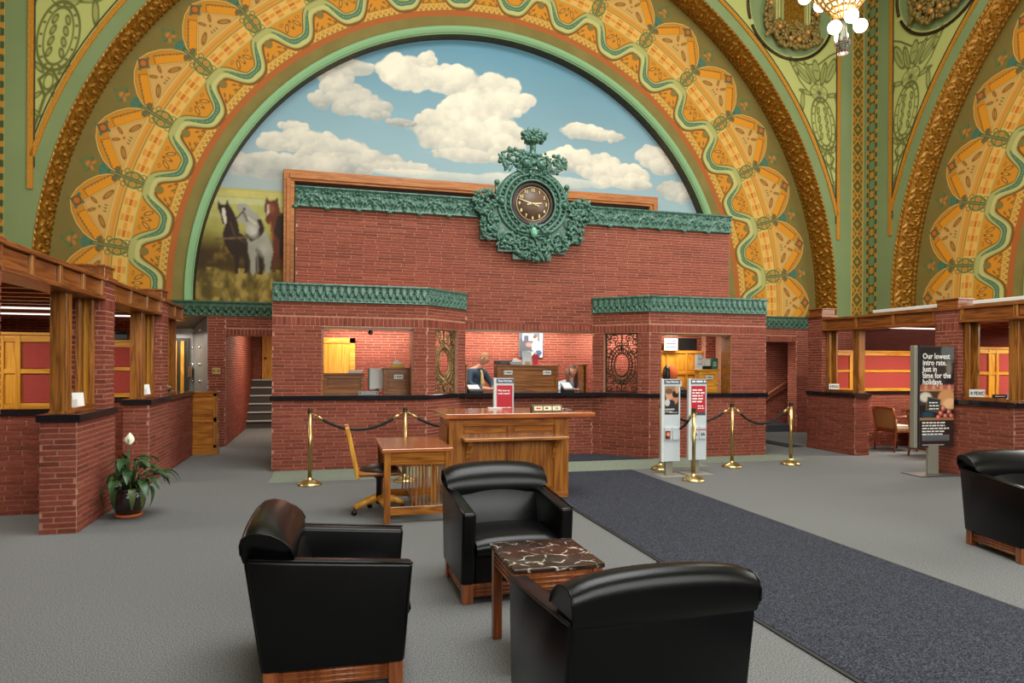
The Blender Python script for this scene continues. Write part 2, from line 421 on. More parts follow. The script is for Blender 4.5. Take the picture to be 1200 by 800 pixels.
def word_bars(parent, x0, x1, y, z, h, m, seed=0, red=None):
    """a line of print too small to read: word-long strokes"""
    r = random.Random(seed); mb = MB(); x = x0
    while x < x1-h*0.4:
        w = min(r.uniform(0.9, 2.6)*h, x1-x); mb.box(x, x+w, y-0.0006, y+0.0006, z, z+h*0.62); x += w+h*0.45
    o = mb.build('printed_line', m, parent); o['kind'] = 'stuff'; return o
def project(p):
    x, y, z = p[0], p[1], p[2]-EYE
    d = x*math.sin(YAW)+y*math.cos(YAW)
    if d < 0.1: return None
    a = (x*math.cos(YAW)-y*math.sin(YAW))/d*FPX; b = -z/d*FPX
    return 600+a, HOR+b, d

# ------------------------------------------------------------------ bricks, one by one
def unit_brick():
    me = bpy.data.meshes.new('brick')
    b = 0.012
    vs = [(0,0,0),(1,0,0),(1,0,1),(0,0,1),(b,1,0.06),(1-b,1,0.06),(1-b,1,0.94),(b,1,0.94)]
    me.from_pydata(vs, [], [(4,7,6,5),(0,1,5,4),(1,2,6,5),(2,3,7,6),(3,0,4,7)])
    bm = bmesh.new(); bm.from_mesh(me); bmesh.ops.recalc_face_normals(bm, faces=bm.faces)
    c = [f for f in bm.faces if len(f.verts) == 4 and all(abs(v.co.y-1) < 1e-6 for v in f.verts)][0]
    if c.normal.y < 0: bmesh.ops.reverse_faces(bm, faces=bm.faces)
    bm.to_mesh(me); bm.free(); return me
_UB = {}
CO, BL, JT, PR = 0.0515, 0.300, 0.0092, 0.005      # course height, brick length, joint, how far a brick stands proud
class Bricks:
    def __init__(s, parent, m=None, limit=300): s.p = parent; s.m = m or brick_m; s.L = []; s.limit = limit; s.jt = JT
    def face(s, o, d, w, z0, z1, holes=(), soldier=(), bl=BL, seed=0, co=CO):
        """o: (x,y) start, d: unit (dx,dy) run; the outer normal is d turned right (clockwise seen from above)"""
        d = Vector((d[0], d[1])); d.normalize(); nrm = Vector((d.y, -d.x))
        rr = random.Random(seed+int(w*1000))
        n = max(1, round((z1-z0)/co)); ch = (z1-z0)/n
        sol = list(soldier)
        for i in range(n):
            a, b = z0+i*ch, z0+(i+1)*ch; zc = (a+b)/2
            spans = [(0.0, w)]
            for (u0, u1, h0, h1) in list(holes)+sol:
                if h0 < zc < h1:
                    ns = []
                    for (p, q) in spans:
                        if u1 <= p or u0 >= q: ns.append((p, q)); continue
                        if u0 > p: ns.append((p, u0))
                        if u1 < q: ns.append((u1, q))
                    spans = ns
            off = (0.0 if i % 2 else bl/2)+rr.uniform(-0.03, 0.03)
            for (p, q) in spans:
                u = p-((p-off) % bl)
                while u < q-0.012:
                    a0, a1 = max(u, p), min(u+bl, q)
                    if a1-a0 > 0.03: s.one(o, d, nrm, a0+s.jt/2, a1-s.jt/2, a+s.jt/2, b-s.jt/2)
                    u += bl
        for (u0, u1, h0, h1) in sol:
            k = max(1, round((u1-u0)/0.066)); st = (u1-u0)/k
            for j in range(k): s.one(o, d, nrm, u0+j*st+s.jt/2, u0+(j+1)*st-s.jt/2, h0+s.jt/2, h1-s.jt/2)
    def one(s, o, d, nrm, u0, u1, z0, z1):
        s.L.append((o[0]+d.x*u0, o[1]+d.y*u0, z0, math.atan2(d.y, d.x), u1-u0, z1-z0, d, nrm))
    def finish(s):
        off = base_of(s.p)
        def score(b):
            c = (b[0]+b[6].x*b[4]/2, b[1]+b[6].y*b[4]/2, b[2]+b[5]/2); q = project(c)
            if q is None or not (-20 < q[0] < 1220 and -20 < q[1] < 820): return 0
            v = Vector((-c[0], -c[1])); v.normalize(); f = max(0.0, v.dot(b[7]))
            return (f+0.02)*b[4]*b[5]/(q[2]**2)
        L = sorted(s.L, key=score, reverse=True)
        one, rest = L[:s.limit], L[s.limit:]
        if s.m.name not in _UB:
            me = unit_brick(); me.materials.append(s.m); _UB[s.m.name] = me
        me = _UB[s.m.name]
        for b in one:
            ob = bpy.data.objects.new('brick', me); COL.objects.link(ob); ob.parent = s.p
            ob.location = (b[0]-off.x, b[1]-off.y, b[2]-off.z); ob.rotation_euler = (0, 0, b[3]); ob.scale = (b[4], -PR-0.002, b[5])
        if rest:
            mb = MB(); base = [v.co.copy() for v in me.vertices]; fs = [tuple(reversed(p.vertices)) for p in me.polygons]
            for b in rest:
                M = Matrix.Translation((b[0], b[1], b[2])) @ Matrix.Rotation(b[3], 4, 'Z') @ Matrix.Diagonal((b[4], -PR-0.002, b[5], 1))
                mb.add([M @ v for v in base], fs)
            o = mb.build('brickwork', s.m, s.p, world=True, fix=False); o['kind'] = 'stuff'
# ================================================================== the hall: floor, ceiling, four arched walls
X0, X1 = ROOM_X-HALF, ROOM_X+HALF              # -5.93 .. 12.57
Y0, Y1 = ROOM_Y-HALF, 13.70
fl = thing('floor', 'grey woven carpet covering the hall floor', kind='structure')
MB().box(X0-0.5, X1+0.5, Y0-0.5, 19.5, -0.2, 0.0).build('carpet_field', carpet, fl)
# pale green carpet border running in front of the teller wall
MB().box(-0.79, 5.75, 9.40, 10.40, 0.0, 0.003).build('carpet_border', carpet_green, fl)
MB().box(5.75, 7.75, 9.72, 10.40, 0.0, 0.003).build('carpet_border', carpet_green, fl)

ce = thing('ceiling', 'plaster ceiling with a square skylight', kind='structure')
mb = MB()
for a in ((X0, X1, Y0, ROOM_Y-4.2), (X0, X1, ROOM_Y+4.2, Y1), (X0, ROOM_X-4.2, ROOM_Y-4.2, ROOM_Y+4.2), (ROOM_X+4.2, X1, ROOM_Y-4.2, ROOM_Y+4.2)):
    mb.box(a[0], a[1], a[2], a[3], CEIL, CEIL+0.3)
mb.build('ceiling_field', ceil_m, ce)
skyglass = mat('skylight_glass', (230, 230, 215), 0.4, emit=(255, 248, 230), estr=0.6)
MB().box(ROOM_X-4.2, ROOM_X+4.2, ROOM_Y-4.2, ROOM_Y+4.2, CEIL+0.2, CEIL+0.24).build('skylight_glass', skyglass, ce)

ZC, RG, ZB = 2.93, 8.45, 2.73                    # arch centre height, radius of the gilded soffit, springing
def splay_y(r): return 0.70+(RG-r)*0.19

# --- one repeat of the stencilled band (painted)
PITCH = 10.4
def stencil_unit():
    hw = math.radians(PITCH/2)*7.5
    OL, OR, TAN, CR = (122, 106, 50), (206, 136, 34), (204, 158, 86), (214, 176, 92)
    BR, GR, TE, RU = (126, 84, 26), (96, 112, 56), (66, 112, 92), (172, 94, 40)
    c = Canvas(-hw, hw, 6.38, RG, 150, 215, OL)
    n = fbm(c.X+3, c.Y, 3, 4, 3.0); c.C *= (0.9+0.2*n)[..., None]
    c.rect(-9, 9, 6, 7.17, OR)
    c.rect(-9, 9, 6.0, 6.50, RU); c.rect(-9, 9, 6.50, 6.63, (190, 140, 56))
    k = 10
    for i in range(k+1):
        a = -hw+2*hw*i/k; b = a+hw/k
        c.line([(a, 6.52), (b, 6.61), (a+2*hw/k, 6.52)], 0.018, CR)
        c.ell(b, 6.54, 0.018, 0.018, BR)
    c.line([(-hw, 6.505), (hw, 6.505)], 0.014, (150, 90, 40)); c.line([(-hw, 6.63), (hw, 6.63)], 0.016, CR)
    # fan medallion
    hull = [(-0.655, 7.70), (-0.62, 7.80), (-0.53, 7.95), (-0.38, 8.09), (-0.20, 8.20), (0, 8.26), (0.20, 8.20), (0.38, 8.09), (0.53, 7.95), (0.62, 7.80), (0.655, 7.70), (0.55, 7.58), (-0.55, 7.58)]
    c.poly(hull, (198, 130, 32)); c.line(hull[:-2], 0.034, (110, 84, 34)); c.line(hull[:-2], 0.02, CR)
    tri = [(0, 8.07), (-0.06, 8.04), (-0.56, 7.60), (0.56, 7.60), (0.06, 8.04)]
    for sg in (-1, 1):
        d = np.array((sg*0.763, -0.646)); nn = np.array((sg*0.646, 0.763)); o = np.array((0, 8.04))
        q = [o+d*0.12+nn*0.03, o+d*0.64+nn*0.03, o+d*0.66+nn*0.185, o+d*0.12+nn*0.195]
        c.poly([tuple(p) for p in q], (216, 140, 26)); c.line([tuple(p) for p in q]+[tuple(q[0])], 0.014, (128, 84, 28))
        for j in range(8):
            p = o+d*(0.16+0.062*j)+nn*0.185; c.ell(p[0], p[1], 0.022, 0.012, TE if j % 2 else BR)
            p = o+d*(0.16+0.065*j)+nn*0.03; c.ell(p[0], p[1], 0.02, 0.011, GR)
        p = o+d*0.68+nn*0.11; c.ell(p[0], p[1], 0.06, 0.05, BR); c.ell(p[0], p[1], 0.03, 0.03, TE)
    c.poly(tri, TAN); c.line([(-0.56, 7.6), (0, 8.07), (0.56, 7.6), (-0.56, 7.6)], 0.03, (130, 92, 40)); c.line([(-0.56, 7.6), (0, 8.07), (0.56, 7.6), (-0.56, 7.6)], 0.018, CR)
    for (x, y, rx, ry, rt) in ((-0.26, 7.70, 0.13, 0.045, 0.5), (0.26, 7.70, 0.13, 0.045, -0.5), (-0.09, 7.90, 0.075, 0.032, -1.0), (0.09, 7.90, 0.075, 0.032, 1.0), (0, 7.79, 0.022, 0.022, 0)):
        c.ell(x, y, rx, ry, BR, rt); c.ell(x, y, rx*0.72, ry*0.55, (190, 136, 60), rt); c.line([(x-rx*0.8*math.cos(rt), y-rx*0.8*math.sin(rt)), (x+rx*0.8*math.cos(rt), y+rx*0.8*math.sin(rt))], 0.012, BR)
    for x in (-0.06, 0, 0.06): c.ell(x, 7.69, 0.014, 0.03, GR)
    c.poly([(0, 8.05), (-0.13, 8.15), (0, 8.27), (0.13, 8.15)], (112, 84, 36)); c.ell(0, 8.16, 0.05, 0.05, (186, 104, 40))
    for x, y in ((-0.12, 8.15), (0.12, 8.15), (0, 8.28), (0, 8.06)): c.ell(x, y, 0.028, 0.028, TE)
    for x, y in ((-0.16, 8.29), (0.16, 8.29)): c.line([(0, 8.27), (x, y)], 0.012, (140, 110, 50))
    # stripes and the band of small cells
    c.rect(-9, 9, 7.44, 7.58, (206, 150, 70)); c.rect(-0.5, 0.5, 7.49, 7.53, OR); c.line([(-9, 7.45), (9, 7.45)], 0.014, GR); c.line([(-9, 7.585), (9, 7.585)], 0.014, CR)
    c.rect(-9, 9, 7.17, 7.44, CR)
    for i in range(6):
        for j in range(3):
            x0 = -0.48+i*0.16; y0 = 7.20+j*0.078
            c.rect(x0+0.012, x0+0.148, y0+0.01, y0+0.068, (196, 108, 36) if j == 1 and i % 2 == 0 else ((226, 170, 84) if (i+j) % 2 else (214, 144, 48)))
    # scrolls and spears between the medallions
    for sg in (-1, 1):
        e = sg*hw
        c.ell(e, 7.38, 0.15, 0.17, (176, 140, 60))
        c.ering(sg*(hw-0.09), 7.38, 0.07, 0.07, 0.022, GR); c.ell(sg*(hw-0.09), 7.38, 0.03, 0.03, (196, 120, 50))
        c.ering(sg*(hw-0.13), 7.53, 0.045, 0.045, 0.018, GR); c.ering(sg*(hw-0.12), 7.24, 0.045, 0.045, 0.018, GR)
        for a in (0.5, 1.2, 1.9, 2.6): c.ell(sg*(hw-0.02-0.13*math.sin(a)), 7.38+0.16*math.cos(a), 0.05, 0.018, (84, 110, 60), sg*a)
        c.poly([(e, 7.98), (sg*(hw-0.12), 7.94), (sg*(hw-0.05), 7.86), (sg*(hw-0.03), 7.70), (e, 7.62)], TE)
        c.line([(e, 7.20), (e, 7.80)], 0.07, (70, 98, 60)); c.line([(e, 7.22), (e, 7.78)], 0.02, (150, 130, 70))
        # flower sprigs in the olive ground
        for (x, y, rx, ry, rt, cc) in ((0.0, 8.17, 0.05, 0.03, 0.3, (190, 122, 50)), (0.08, 8.20, 0.05, 0.025, 0.9, GR), (0.10, 8.12, 0.05, 0.022, -0.4, (78, 106, 70)), (0.05, 8.08, 0.05, 0.026, 0.6, (184, 116, 46)), (0.02, 8.27, 0.04, 0.02, 1.2, (92, 110, 62)), (0.15, 8.17, 0.035, 0.016, 0.2, GR), (0.0, 8.03, 0.04, 0.02, 1.5, GR)):
            c.ell(sg*(hw-x), y, rx, ry, cc, sg*rt)
    # the winding ribbon
    t = np.linspace(-hw, hw, 60); rc = 6.88-0.215*np.sin(PI/2*np.cos(2*PI*t/(2*hw)))
    P = list(zip(t, rc))
    c.line([(x*1.0, y-0.02) for x, y in P], 0.27, (132, 78, 24)); c.line(P, 0.225, (98, 96, 44)); c.line(P, 0.20, (170, 168, 100)); c.line([(x, y-0.05) for x, y in P], 0.07, (190, 186, 116))
    for j in range(9, 51):
        q = math.sin(PI*(j-9)/41)**0.6*(0.55+0.45*math.sin(PI*2*abs(j-30)/42)); c.line([(P[j][0], P[j][1]+0.03), (P[j+1][0], P[j+1][1]+0.03)], 0.095*q+0.012, (58, 88, 62))
    for j in range(9, 51):
        q = math.sin(PI*(j-9)/41)**0.6*(0.55+0.45*math.sin(PI*2*abs(j-30)/42)); c.line([(P[j][0], P[j][1]+0.03), (P[j+1][0], P[j+1][1]+0.03)], 0.07*q, (88, 128, 98))
    for j in range(12, 49, 3): c.ell(P[j][0], P[j][1]+0.03, 0.010, 0.010, (150, 164, 110))
    for (x, y, rx, ry, rt) in ((-0.13, 6.98, 0.10, 0.04, 0.9), (0.13, 6.98, 0.10, 0.04, -0.9), (0, 7.0, 0.035, 0.10, 0), (-0.2, 7.08, 0.05, 0.025, 0.2), (0.2, 7.08, 0.05, 0.025, -0.2)):
        c.ell(x, y, rx, ry, BR, rt); c.ell(x, y, rx*0.65, ry*0.5, (208, 150, 60), rt)
    for sg in (-1, 1):
        c.ell(sg*hw, 6.93, 0.09, 0.08, (150, 100, 40)); c.ell(sg*hw, 6.93, 0.05, 0.05, (110, 120, 60))
        for x, y in ((0.16, 6.78), (0.1, 6.70), (0.25, 6.70)): c.ell(sg*(hw-x), y, 0.05, 0.02, (140, 90, 34), sg*0.6)
        for j in range(4): c.ell(sg*(hw-0.06-0.06*j), 6.67, 0.022, 0.016, (96, 104, 50))
    c.line([(-hw, 7.175), (hw, 7.175)], 0.02, (168, 164, 96))
    def f(A, R):
        th = A/7.5
        return R*np.sin(th), splay_y(R), R*np.cos(th)
    return c.mesh('stencil_panel', f, paint_m)
STENCIL = stencil_unit()

# --- one repeat of the gilded, leafy soffit moulding
NM = 34; MW = PI/NM
def gild_h(U, V):
    h = 0.035*np.sin(PI*V)
    def bump_(u, v, ru, rv, a, rot=0.0):
        c, s = math.cos(rot), math.sin(rot); x = (U-u)*0.78; y = (V-v)*0.70
        X, Y = x*c+y*s, -x*s+y*c
        return a*np.sqrt(np.clip(1-(X/ru)**2-(Y/rv)**2, 0, 1))
    parts = []
    for k in range(3):
        u = 0.17+k*0.33; sg = 1 if k % 2 else -1
        parts += [bump_(u, 0.5, 0.05, 0.05, 0.06), bump_(u+0.1, 0.5+0.12*sg, 0.035, 0.035, 0.05), bump_(u+0.02, 0.5-0.14*sg, 0.03, 0.03, 0.045), bump_(u-0.08, 0.5+0.1, 0.028, 0.028, 0.05)]
        for (du, dv, rot) in ((0.05, 0.24, 0.6), (-0.05, -0.24, 0.6), (0.12, -0.2, -0.7), (-0.12, 0.2, -0.7)):
            parts.append(bump_(u+du, 0.5+dv, 0.10, 0.028, 0.045, rot*sg))
    rope = 0.03*(0.6+0.4*np.sin(U*2*PI*7+V*20))*((V < 0.10) | (V > 0.90))
    h2 = np.maximum.reduce(parts+[rope])
    return h+h2
def gild_map(U, V, H):
    th = (U-0.5)*MW; R = RG-H
    return R*np.sin(th), V*0.70, R*np.cos(th)
GILD = relief('gilded_moulding', 1, 1, 66, 44, gild_h, gold_m, gild_map, depth=0.01)

# --- painted corner stripes
def stripe_mesh(kind):
    w = 0.34; L = CEIL-2.5
    c = Canvas(-w/2, w/2, 0, L, 24, 900, (92, 92, 40) if kind == 'a' else (112, 118, 66))
    ym = np.mod(c.Y, 0.46)-0.23; yh = np.mod(c.Y, 0.23)-0.115; ax = np.abs(c.X)
    if kind == 'a':
        c.mix((0.028-np.abs(np.abs(ym)-(0.21-ax*1.25)))/0.012+0.5, (196, 140, 44))
        c.mix((0.05-np.hypot(c.X, ym))/0.012, (186, 124, 40)); c.mix((0.045-np.hypot(ax-0.1, np.abs(ym)-0.20))/0.012, (176, 120, 44))
        c.mix((0.012-np.abs(ax-0.15))/0.012+0.3, (204, 150, 56)); c.mix((0.02-np.hypot(ax-0.11, yh))/0.01, (70, 86, 40))
    else:
        c.where((ax < 0.06) & (np.abs(ym) < 0.10), (104, 138, 96))
        c.mix((0.025-np.abs(np.hypot(c.X*1.2, ym)-0.15))/0.012+0.3, (70, 70, 34)); c.mix((0.06-np.hypot(c.X, np.abs(ym)-0.2))/0.012, (190, 132, 44))
        c.where((ax > 0.09) & (np.abs(yh) < 0.05), (182, 128, 46)); c.where((ax > 0.10) & (np.abs(yh) > 0.06), (64, 78, 44))
    c.where(ax > 0.158, (196, 190, 120) if kind == 'a' else (180, 176, 104))
    return c.mesh('painted_stripe', lambda A, B: (A, -0.004+0*A, B+2.5), paint_m)
STRA, STRB = stripe_mesh('a'), stripe_mesh('b')

# --- spandrel field with leaf tracery, drawn for the right-hand side, mirrored for the left
def spandrel_mesh(sg):
    c = Canvas(4.4, 8.44, 4.4, 10.6, 300, 460, (180, 182, 108))
    c.C *= (0.96+0.08*fbm(c.X, c.Y, 5, 3, 1.0))[..., None]
    K, K2 = (100, 100, 50), (152, 154, 88)
    A = 7.45; X_, Y_ = c.X, c.Y; c.X, c.Y = X_-0.33-0.17*(8.9-Y_), Y_-0.42
    def er(x, y, rx, ry, rot=0.0, w=0.024): c.ering(x, y, rx, ry, w, K, rot)
    def lf(x, y, rx, ry, rot): c.ell(x, y, rx, ry, K2, rot); c.ering(x, y, rx, ry, 0.022, K, rot)
    # fan at the top
    c.line([(A-0.75, 8.42), (A-0.35, 8.30), (A+0.1, 8.36), (A+0.45, 8.6), (A+0.82, 8.78)], 0.04, K)
    c.line([(A-0.75, 8.42), (A-0.5, 7.9), (A-0.25, 7.6)], 0.04, K); c.line([(A+0.82, 8.78), (A+0.8, 8.1), (A+0.62, 7.55)], 0.04, K)
    for (x, y, rx, ry, rot) in ((-0.42, 8.1, 0.30, 0.10, -0.8), (0.42, 8.25, 0.34, 0.10, 1.0), (-0.18, 8.12, 0.26, 0.07, -1.1), (0.2, 8.15, 0.28, 0.07, 1.2), (0.0, 8.2, 0.10, 0.24, 0), (0.66, 8.2, 0.09, 0.34, 0), (-0.6, 8.25, 0.06, 0.2, 0.4)): lf(A+x, y, rx, ry, rot); c.line([(A+x-rx*0.6*math.cos(rot), y-rx*0.6*math.sin(rot)), (A+x+rx*0.6*math.cos(rot), y+rx*0.6*math.sin(rot))], 0.025, K)
    # rosette
    for k in range(7): c.ell(A+0.13*math.cos(k*0.9), 7.68+0.13*math.sin(k*0.9), 0.09, 0.045, K2, k*0.9)
    er(A, 7.68, 0.24, 0.20); c.ell(A, 7.68, 0.06, 0.06, K)
    for s2 in (-1, 1):
        lf(A+s2*0.38, 7.66, 0.16, 0.05, s2*0.2); lf(A+s2*0.5, 7.45, 0.05, 0.22, s2*0.2)
    # the long oval with beaded border
    er(A, 6.95, 0.32, 0.62, 0, 0.035); er(A, 6.95, 0.22, 0.52, 0, 0.025)
    for k in range(16): c.ell(A+0.27*math.cos(k*PI/8), 6.95+0.57*math.sin(k*PI/8), 0.025, 0.025, K)
    for s2 in (-1, 1):
        for j in range(4): lf(A+s2*0.10, 7.25-j*0.2, 0.035, 0.08, s2*0.25)
    # diamond and tail
    c.line([(A, 6.36), (A-0.14, 6.14), (A+0.02, 5.86), (A+0.16, 6.14), (A, 6.36)], 0.05, K); er(A+0.01, 6.12, 0.07, 0.14)
    for s2 in (-1, 1): lf(A+s2*0.2, 6.36, 0.11, 0.04, s2*0.8); lf(A+s2*0.15, 5.86, 0.09, 0.035, -s2*0.8)
    c.line([(A+0.02, 5.86), (A+0.06, 5.5), (A+0.1, 5.2)], 0.05, K); lf(A+0.1, 5.55, 0.09, 0.03, 0.7)
    c.X, c.Y = X_, Y_
    R = np.hypot(c.X, c.Y-ZC)
    Rc = R[:-1, :-1]
    return c.mesh('leaf_tracery', lambda a, b: (sg*a, -0.003+0*a, b), paint_m, keep=(Rc > 8.77) & (np.hypot(c.X-7.12, c.Y-9.97)[:-1, :-1] > 1.1))
SPAN = {1: spandrel_mesh(1), -1: spandrel_mesh(-1)}

glass_m = mat('leaded_art_glass', (180, 190, 150), 0.3, col2=(150, 176, 150), scale=3, emit=(228, 232, 200), estr=0.9)

def relief_cluster(mb, cx, cz, w, h, n, rmin, rmax, seed, y=0.0, m=0, shape=None, up=0.0):
    """a mass of carved leaves, berries and curls standing off the wall"""
    r = random.Random(seed)
    for i in range(n):
        for _ in range(30):
            x, z = r.uniform(-w, w), r.uniform(-h, h)
            if (x/w)**2+(z/h)**2 < 1 and (shape is None or shape(x, z)): break
        q = r.uniform(rmin, rmax)
        if r.random() < 0.55: mb.ball((cx+x, y-r.uniform(0.2, 1.0)*rmax, cz+z), (q, q, q), m, 7, 5)
        else:
            M = Matrix.Rotation(r.uniform(0, 2*PI), 3, 'Y') @ Matrix.Rotation(r.uniform(-0.6, 0.6), 3, 'X')
            mb.ball((cx+x, y-r.uniform(0.2, 1.0)*rmax, cz+z), (q*1.9, q*0.6, q*0.75), m, 8, 5, M)

ROUND = {}
def roundel(parent, sg):
    if 'ring' not in ROUND:
        mb = MB()
        for a0, a1 in ((0.08, 0.46), (0.54, 1.1), (1.14, 1.9), (1.94, 2.08)):
            mb.tube([(1.17*math.cos(a0*PI+(a1-a0)*PI*i/24), -0.02, 1.17*math.sin(a0*PI+(a1-a0)*PI*i/24)) for i in range(25)], 0.035, 6)
        ROUND['ring'] = mb.mesh('roundel_ring', dark_metal)
        mb = MB(); mb.ring(0.0, 1.15, 0, 2*PI, 48, -0.002)
        ROUND['disc'] = mb.mesh('roundel_disc', green_wall)
        mb = MB(); mb.box(-0.34, 0.34, -0.10, 0, -0.55, 0.9, 0); mb.box(-0.26, 0.26, -0.13, -0.1, -0.5, 0.85, 1)
        for x in (-0.45, -0.38, 0.38, 0.45): mb.box(x-0.022, x+0.022, -0.09, 0, -0.5, 0.9, 2)
        ROUND['panel'] = mb.mesh('gilt_panel', [mat('sage_relief', (150, 146, 82), 0.7), gold_m, mat('pale_relief', (186, 180, 110), 0.7)])
        mb = MB(); relief_cluster(mb, 0, -0.62, 0.74, 0.30, 150, 0.035, 0.075, 4, -0.06); relief_cluster(mb, -0.66, -0.25, 0.10, 0.34, 26, 0.035, 0.06, 5, -0.05); relief_cluster(mb, 0.60, -0.25, 0.10, 0.34, 26, 0.035, 0.06, 6, -0.05)
        ROUND['cl'] = mb.mesh('carved_garland', mat('bronze_green_relief', (118, 100, 48), 0.5, 0.3, col2=(150, 120, 60), scale=20))
        mb = MB()
        for x, z in ((-0.42, -0.52), (0.34, -0.56), (-0.12, -0.76), (0.10, -0.76), (-0.66, 0.0), (0.6, -0.1)): mb.ball((x, -0.16, z), 0.065)
        ROUND['fruit'] = mb.mesh('gilt_fruit', mat('gilt_fruit', (196, 140, 70), 0.35, 0.3))
    r = thing('roundel', 'round relief medallion with carved garland', loc=(sg*7.12, 0, 9.97)); r.parent = parent
    for k, nm in (('disc', 'roundel_disc'), ('ring', 'roundel_ring'), ('panel', 'gilt_panel'), ('cl', 'carved_garland'), ('fruit', 'gilt_fruit')):
        link_mesh(nm, ROUND[k], r)

SHARE = {}
def arch_wall(name, label, loc, rz, detail=True, lunette=True, mural=False):
    w = thing(name, label, loc=loc, rz=rz, kind='structure')
    if 'plate' not in SHARE:
        mb = MB(); top = CEIL-ZC; n = 96; angs = sorted(set([PI*i/n for i in range(n+1)]+[math.atan2(top, HALF), PI-math.atan2(top, HALF)]))
        vs = []
        for t in angs:
            c, s = math.cos(t), math.sin(t)
            k = min(HALF/abs(c) if abs(c) > 1e-9 else 1e9, top/s if s > 1e-9 else 1e9)
            vs += [(RG*c, 0, ZC+RG*s), (k*c, 0, ZC+k*s)]
        mb.add(vs, [(2*i, 2*i+1, 2*i+3, 2*i+2) for i in range(len(angs)-1)])
        for s in (-1, 1): mb.add([(s*RG, 0, 2.4), (s*HALF, 0, 2.4), (s*HALF, 0, ZC), (s*RG, 0, ZC)], [(0, 1, 2, 3)])
        SHARE['plate'] = mb.mesh('painted_wall', green_wall)
        a0, a1 = -0.03, PI+0.03
        mb = MB(); mb.ring(6.18, 6.40, a0, a1, 90, splay_y(6.18)+0.015, splay_y(6.40)-0.003, (0, ZC)); SHARE['olive'] = mb.mesh('olive_ring', olive_m)
        mb = MB(); rr = [(6.19, 1.10), (6.17, 1.075), (6.11, 1.085), (6.06, 1.12), (6.045, 1.16), (6.03, 1.17)]
        for (ra, ya), (rb, yb) in zip(rr[:-1], rr[1:]): mb.ring(ra, rb, a0, a1, 90, ya, yb, (0, ZC), smooth=True)
        SHARE['green'] = mb.mesh('mint_rim', green_rim)
        mb = MB(); mb.ring(6.03, 6.03, a0, a1, 90, 1.165, 1.47, (0, ZC), smooth=True); SHARE['dark'] = mb.mesh('dark_soffit', bronze_dark)
        mb = MB()
        for s in (-1, 1):
            mb.box(s*8.46-0.045, s*8.46+0.045, -0.03, 0, 4.62, CEIL)
            mb.box(s*8.40-0.008, s*8.40+0.008, -0.02, 0, 5.0, CEIL, 1)
            a = math.acos(8.46/8.76)
            for ra, rb, dy, mm in ((8.69, 8.77, -0.03, 0), (8.80, 8.815, -0.02, 1)):
                t0, t1 = a, math.radians(74); k = 40
                vs = []
                for i in range(k+1):
                    t = t0+(t1-t0)*i/k
                    for (r_, y_) in ((ra, 0), (ra, dy), (rb, dy), (rb, 0)): vs.append((s*r_*math.cos(t), y_, ZC+r_*math.sin(t)))
                mb.add(vs, [(4*i+j, 4*i+j+1, 4*i+j+5, 4*i+j+4) for i in range(k) for j in range(3)], mm)
        SHARE['lines'] = mb.mesh('gold_line', [goldline, bronze_dark])
        mb = MB(); mb.ring(0, 6.04, a0, a1, 90, 1.46, 1.46, (0, ZC)); SHARE['glass'] = mb.mesh('art_glass', glass_m)
        mb = MB()
        for i in range(-5, 6): mb.box(i*1.0-0.04, i*1.0+0.04, 1.38, 1.46, ZB, ZC+math.sqrt(6.0**2-i*i))
        for z in (4.3, 5.8, 7.3): mb.box(-math.sqrt(36-(z-ZC)**2), math.sqrt(36-(z-ZC)**2), 1.38, 1.46, z-0.04, z+0.04)
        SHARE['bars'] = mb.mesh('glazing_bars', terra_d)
        mb = MB(); mb.box(-HALF, HALF, 0.0, 1.5, 2.60, ZB); SHARE['sill'] = mb.mesh('wall_ledge', olive_m)
        mb = MB(); mb.ring(RG+0.0, RG+0.0, -0.03, PI+0.03, 96, 0.0, 0.72, (0, ZC), smooth=True); SHARE['sof'] = mb.mesh('gilded_soffit', gold_m)
    link_mesh('painted_wall', SHARE['plate'], w)
    link_mesh('gilded_soffit', SHARE['sof'], w); link_mesh('olive_ring', SHARE['olive'], w); link_mesh('mint_rim', SHARE['green'], w); link_mesh('dark_soffit', SHARE['dark'], w); link_mesh('wall_ledge', SHARE['sill'], w)
    band = thing('stencil_band', loc=(0, 0, ZC)); band.parent = w
    for k in range(-9, 9): link_mesh('stencil_panel', STENCIL, band, rot=(0, math.radians((k+0.5)*PITCH), 0))
    am = thing('arch_moulding', loc=(0, 0, ZC)); am.parent = w
    for k in range(NM): link_mesh('gilded_leaf_block', GILD, am, rot=(0, -PI/2+(k+0.5)*MW, 0))
    if detail:
        link_mesh('gold_line', SHARE['lines'], w)
        for s in (-1, 1):
            link_mesh('leaf_tracery', SPAN[s], w); roundel(w, s)
        link_mesh('painted_stripe', STRA, w, loc=(HALF-0.22, 0, 0)); link_mesh('painted_stripe', STRB, w, loc=(-HALF+0.22, 0, 0))
    if not mural:
        g = link_mesh('art_glass', SHARE['glass'], w); link_mesh('glazing_bars', SHARE['bars'], w)
    return w
wall_back = arch_wall('wall_back', 'back wall with stencilled gold arch around a painted lunette', (ROOM_X, Y1, 0), 0, mural=True)
wall_right = arch_wall('wall_right', 'right wall with stencilled gold arch', (X1, ROOM_Y, 0), -PI/2)
wall_left = arch_wall('wall_left', 'left wall with stencilled gold arch', (X0, ROOM_Y, 0), PI/2)
wall_front = arch_wall('wall_front', 'front wall with arched art glass window', (ROOM_X, Y0, 0), PI, detail=False)
for w_, nm in ((wall_right, 'r'), (wall_left, 'l'), (wall_front, 'f')):
    MB().box(-HALF, HALF, 0.0, 0.3, 0.0, 2.60).build('lower_wall', mat('plain_brick_'+nm, (104, 46, 36), 0.85, col2=(92, 40, 32), scale=(3, 3, 20)), w_)

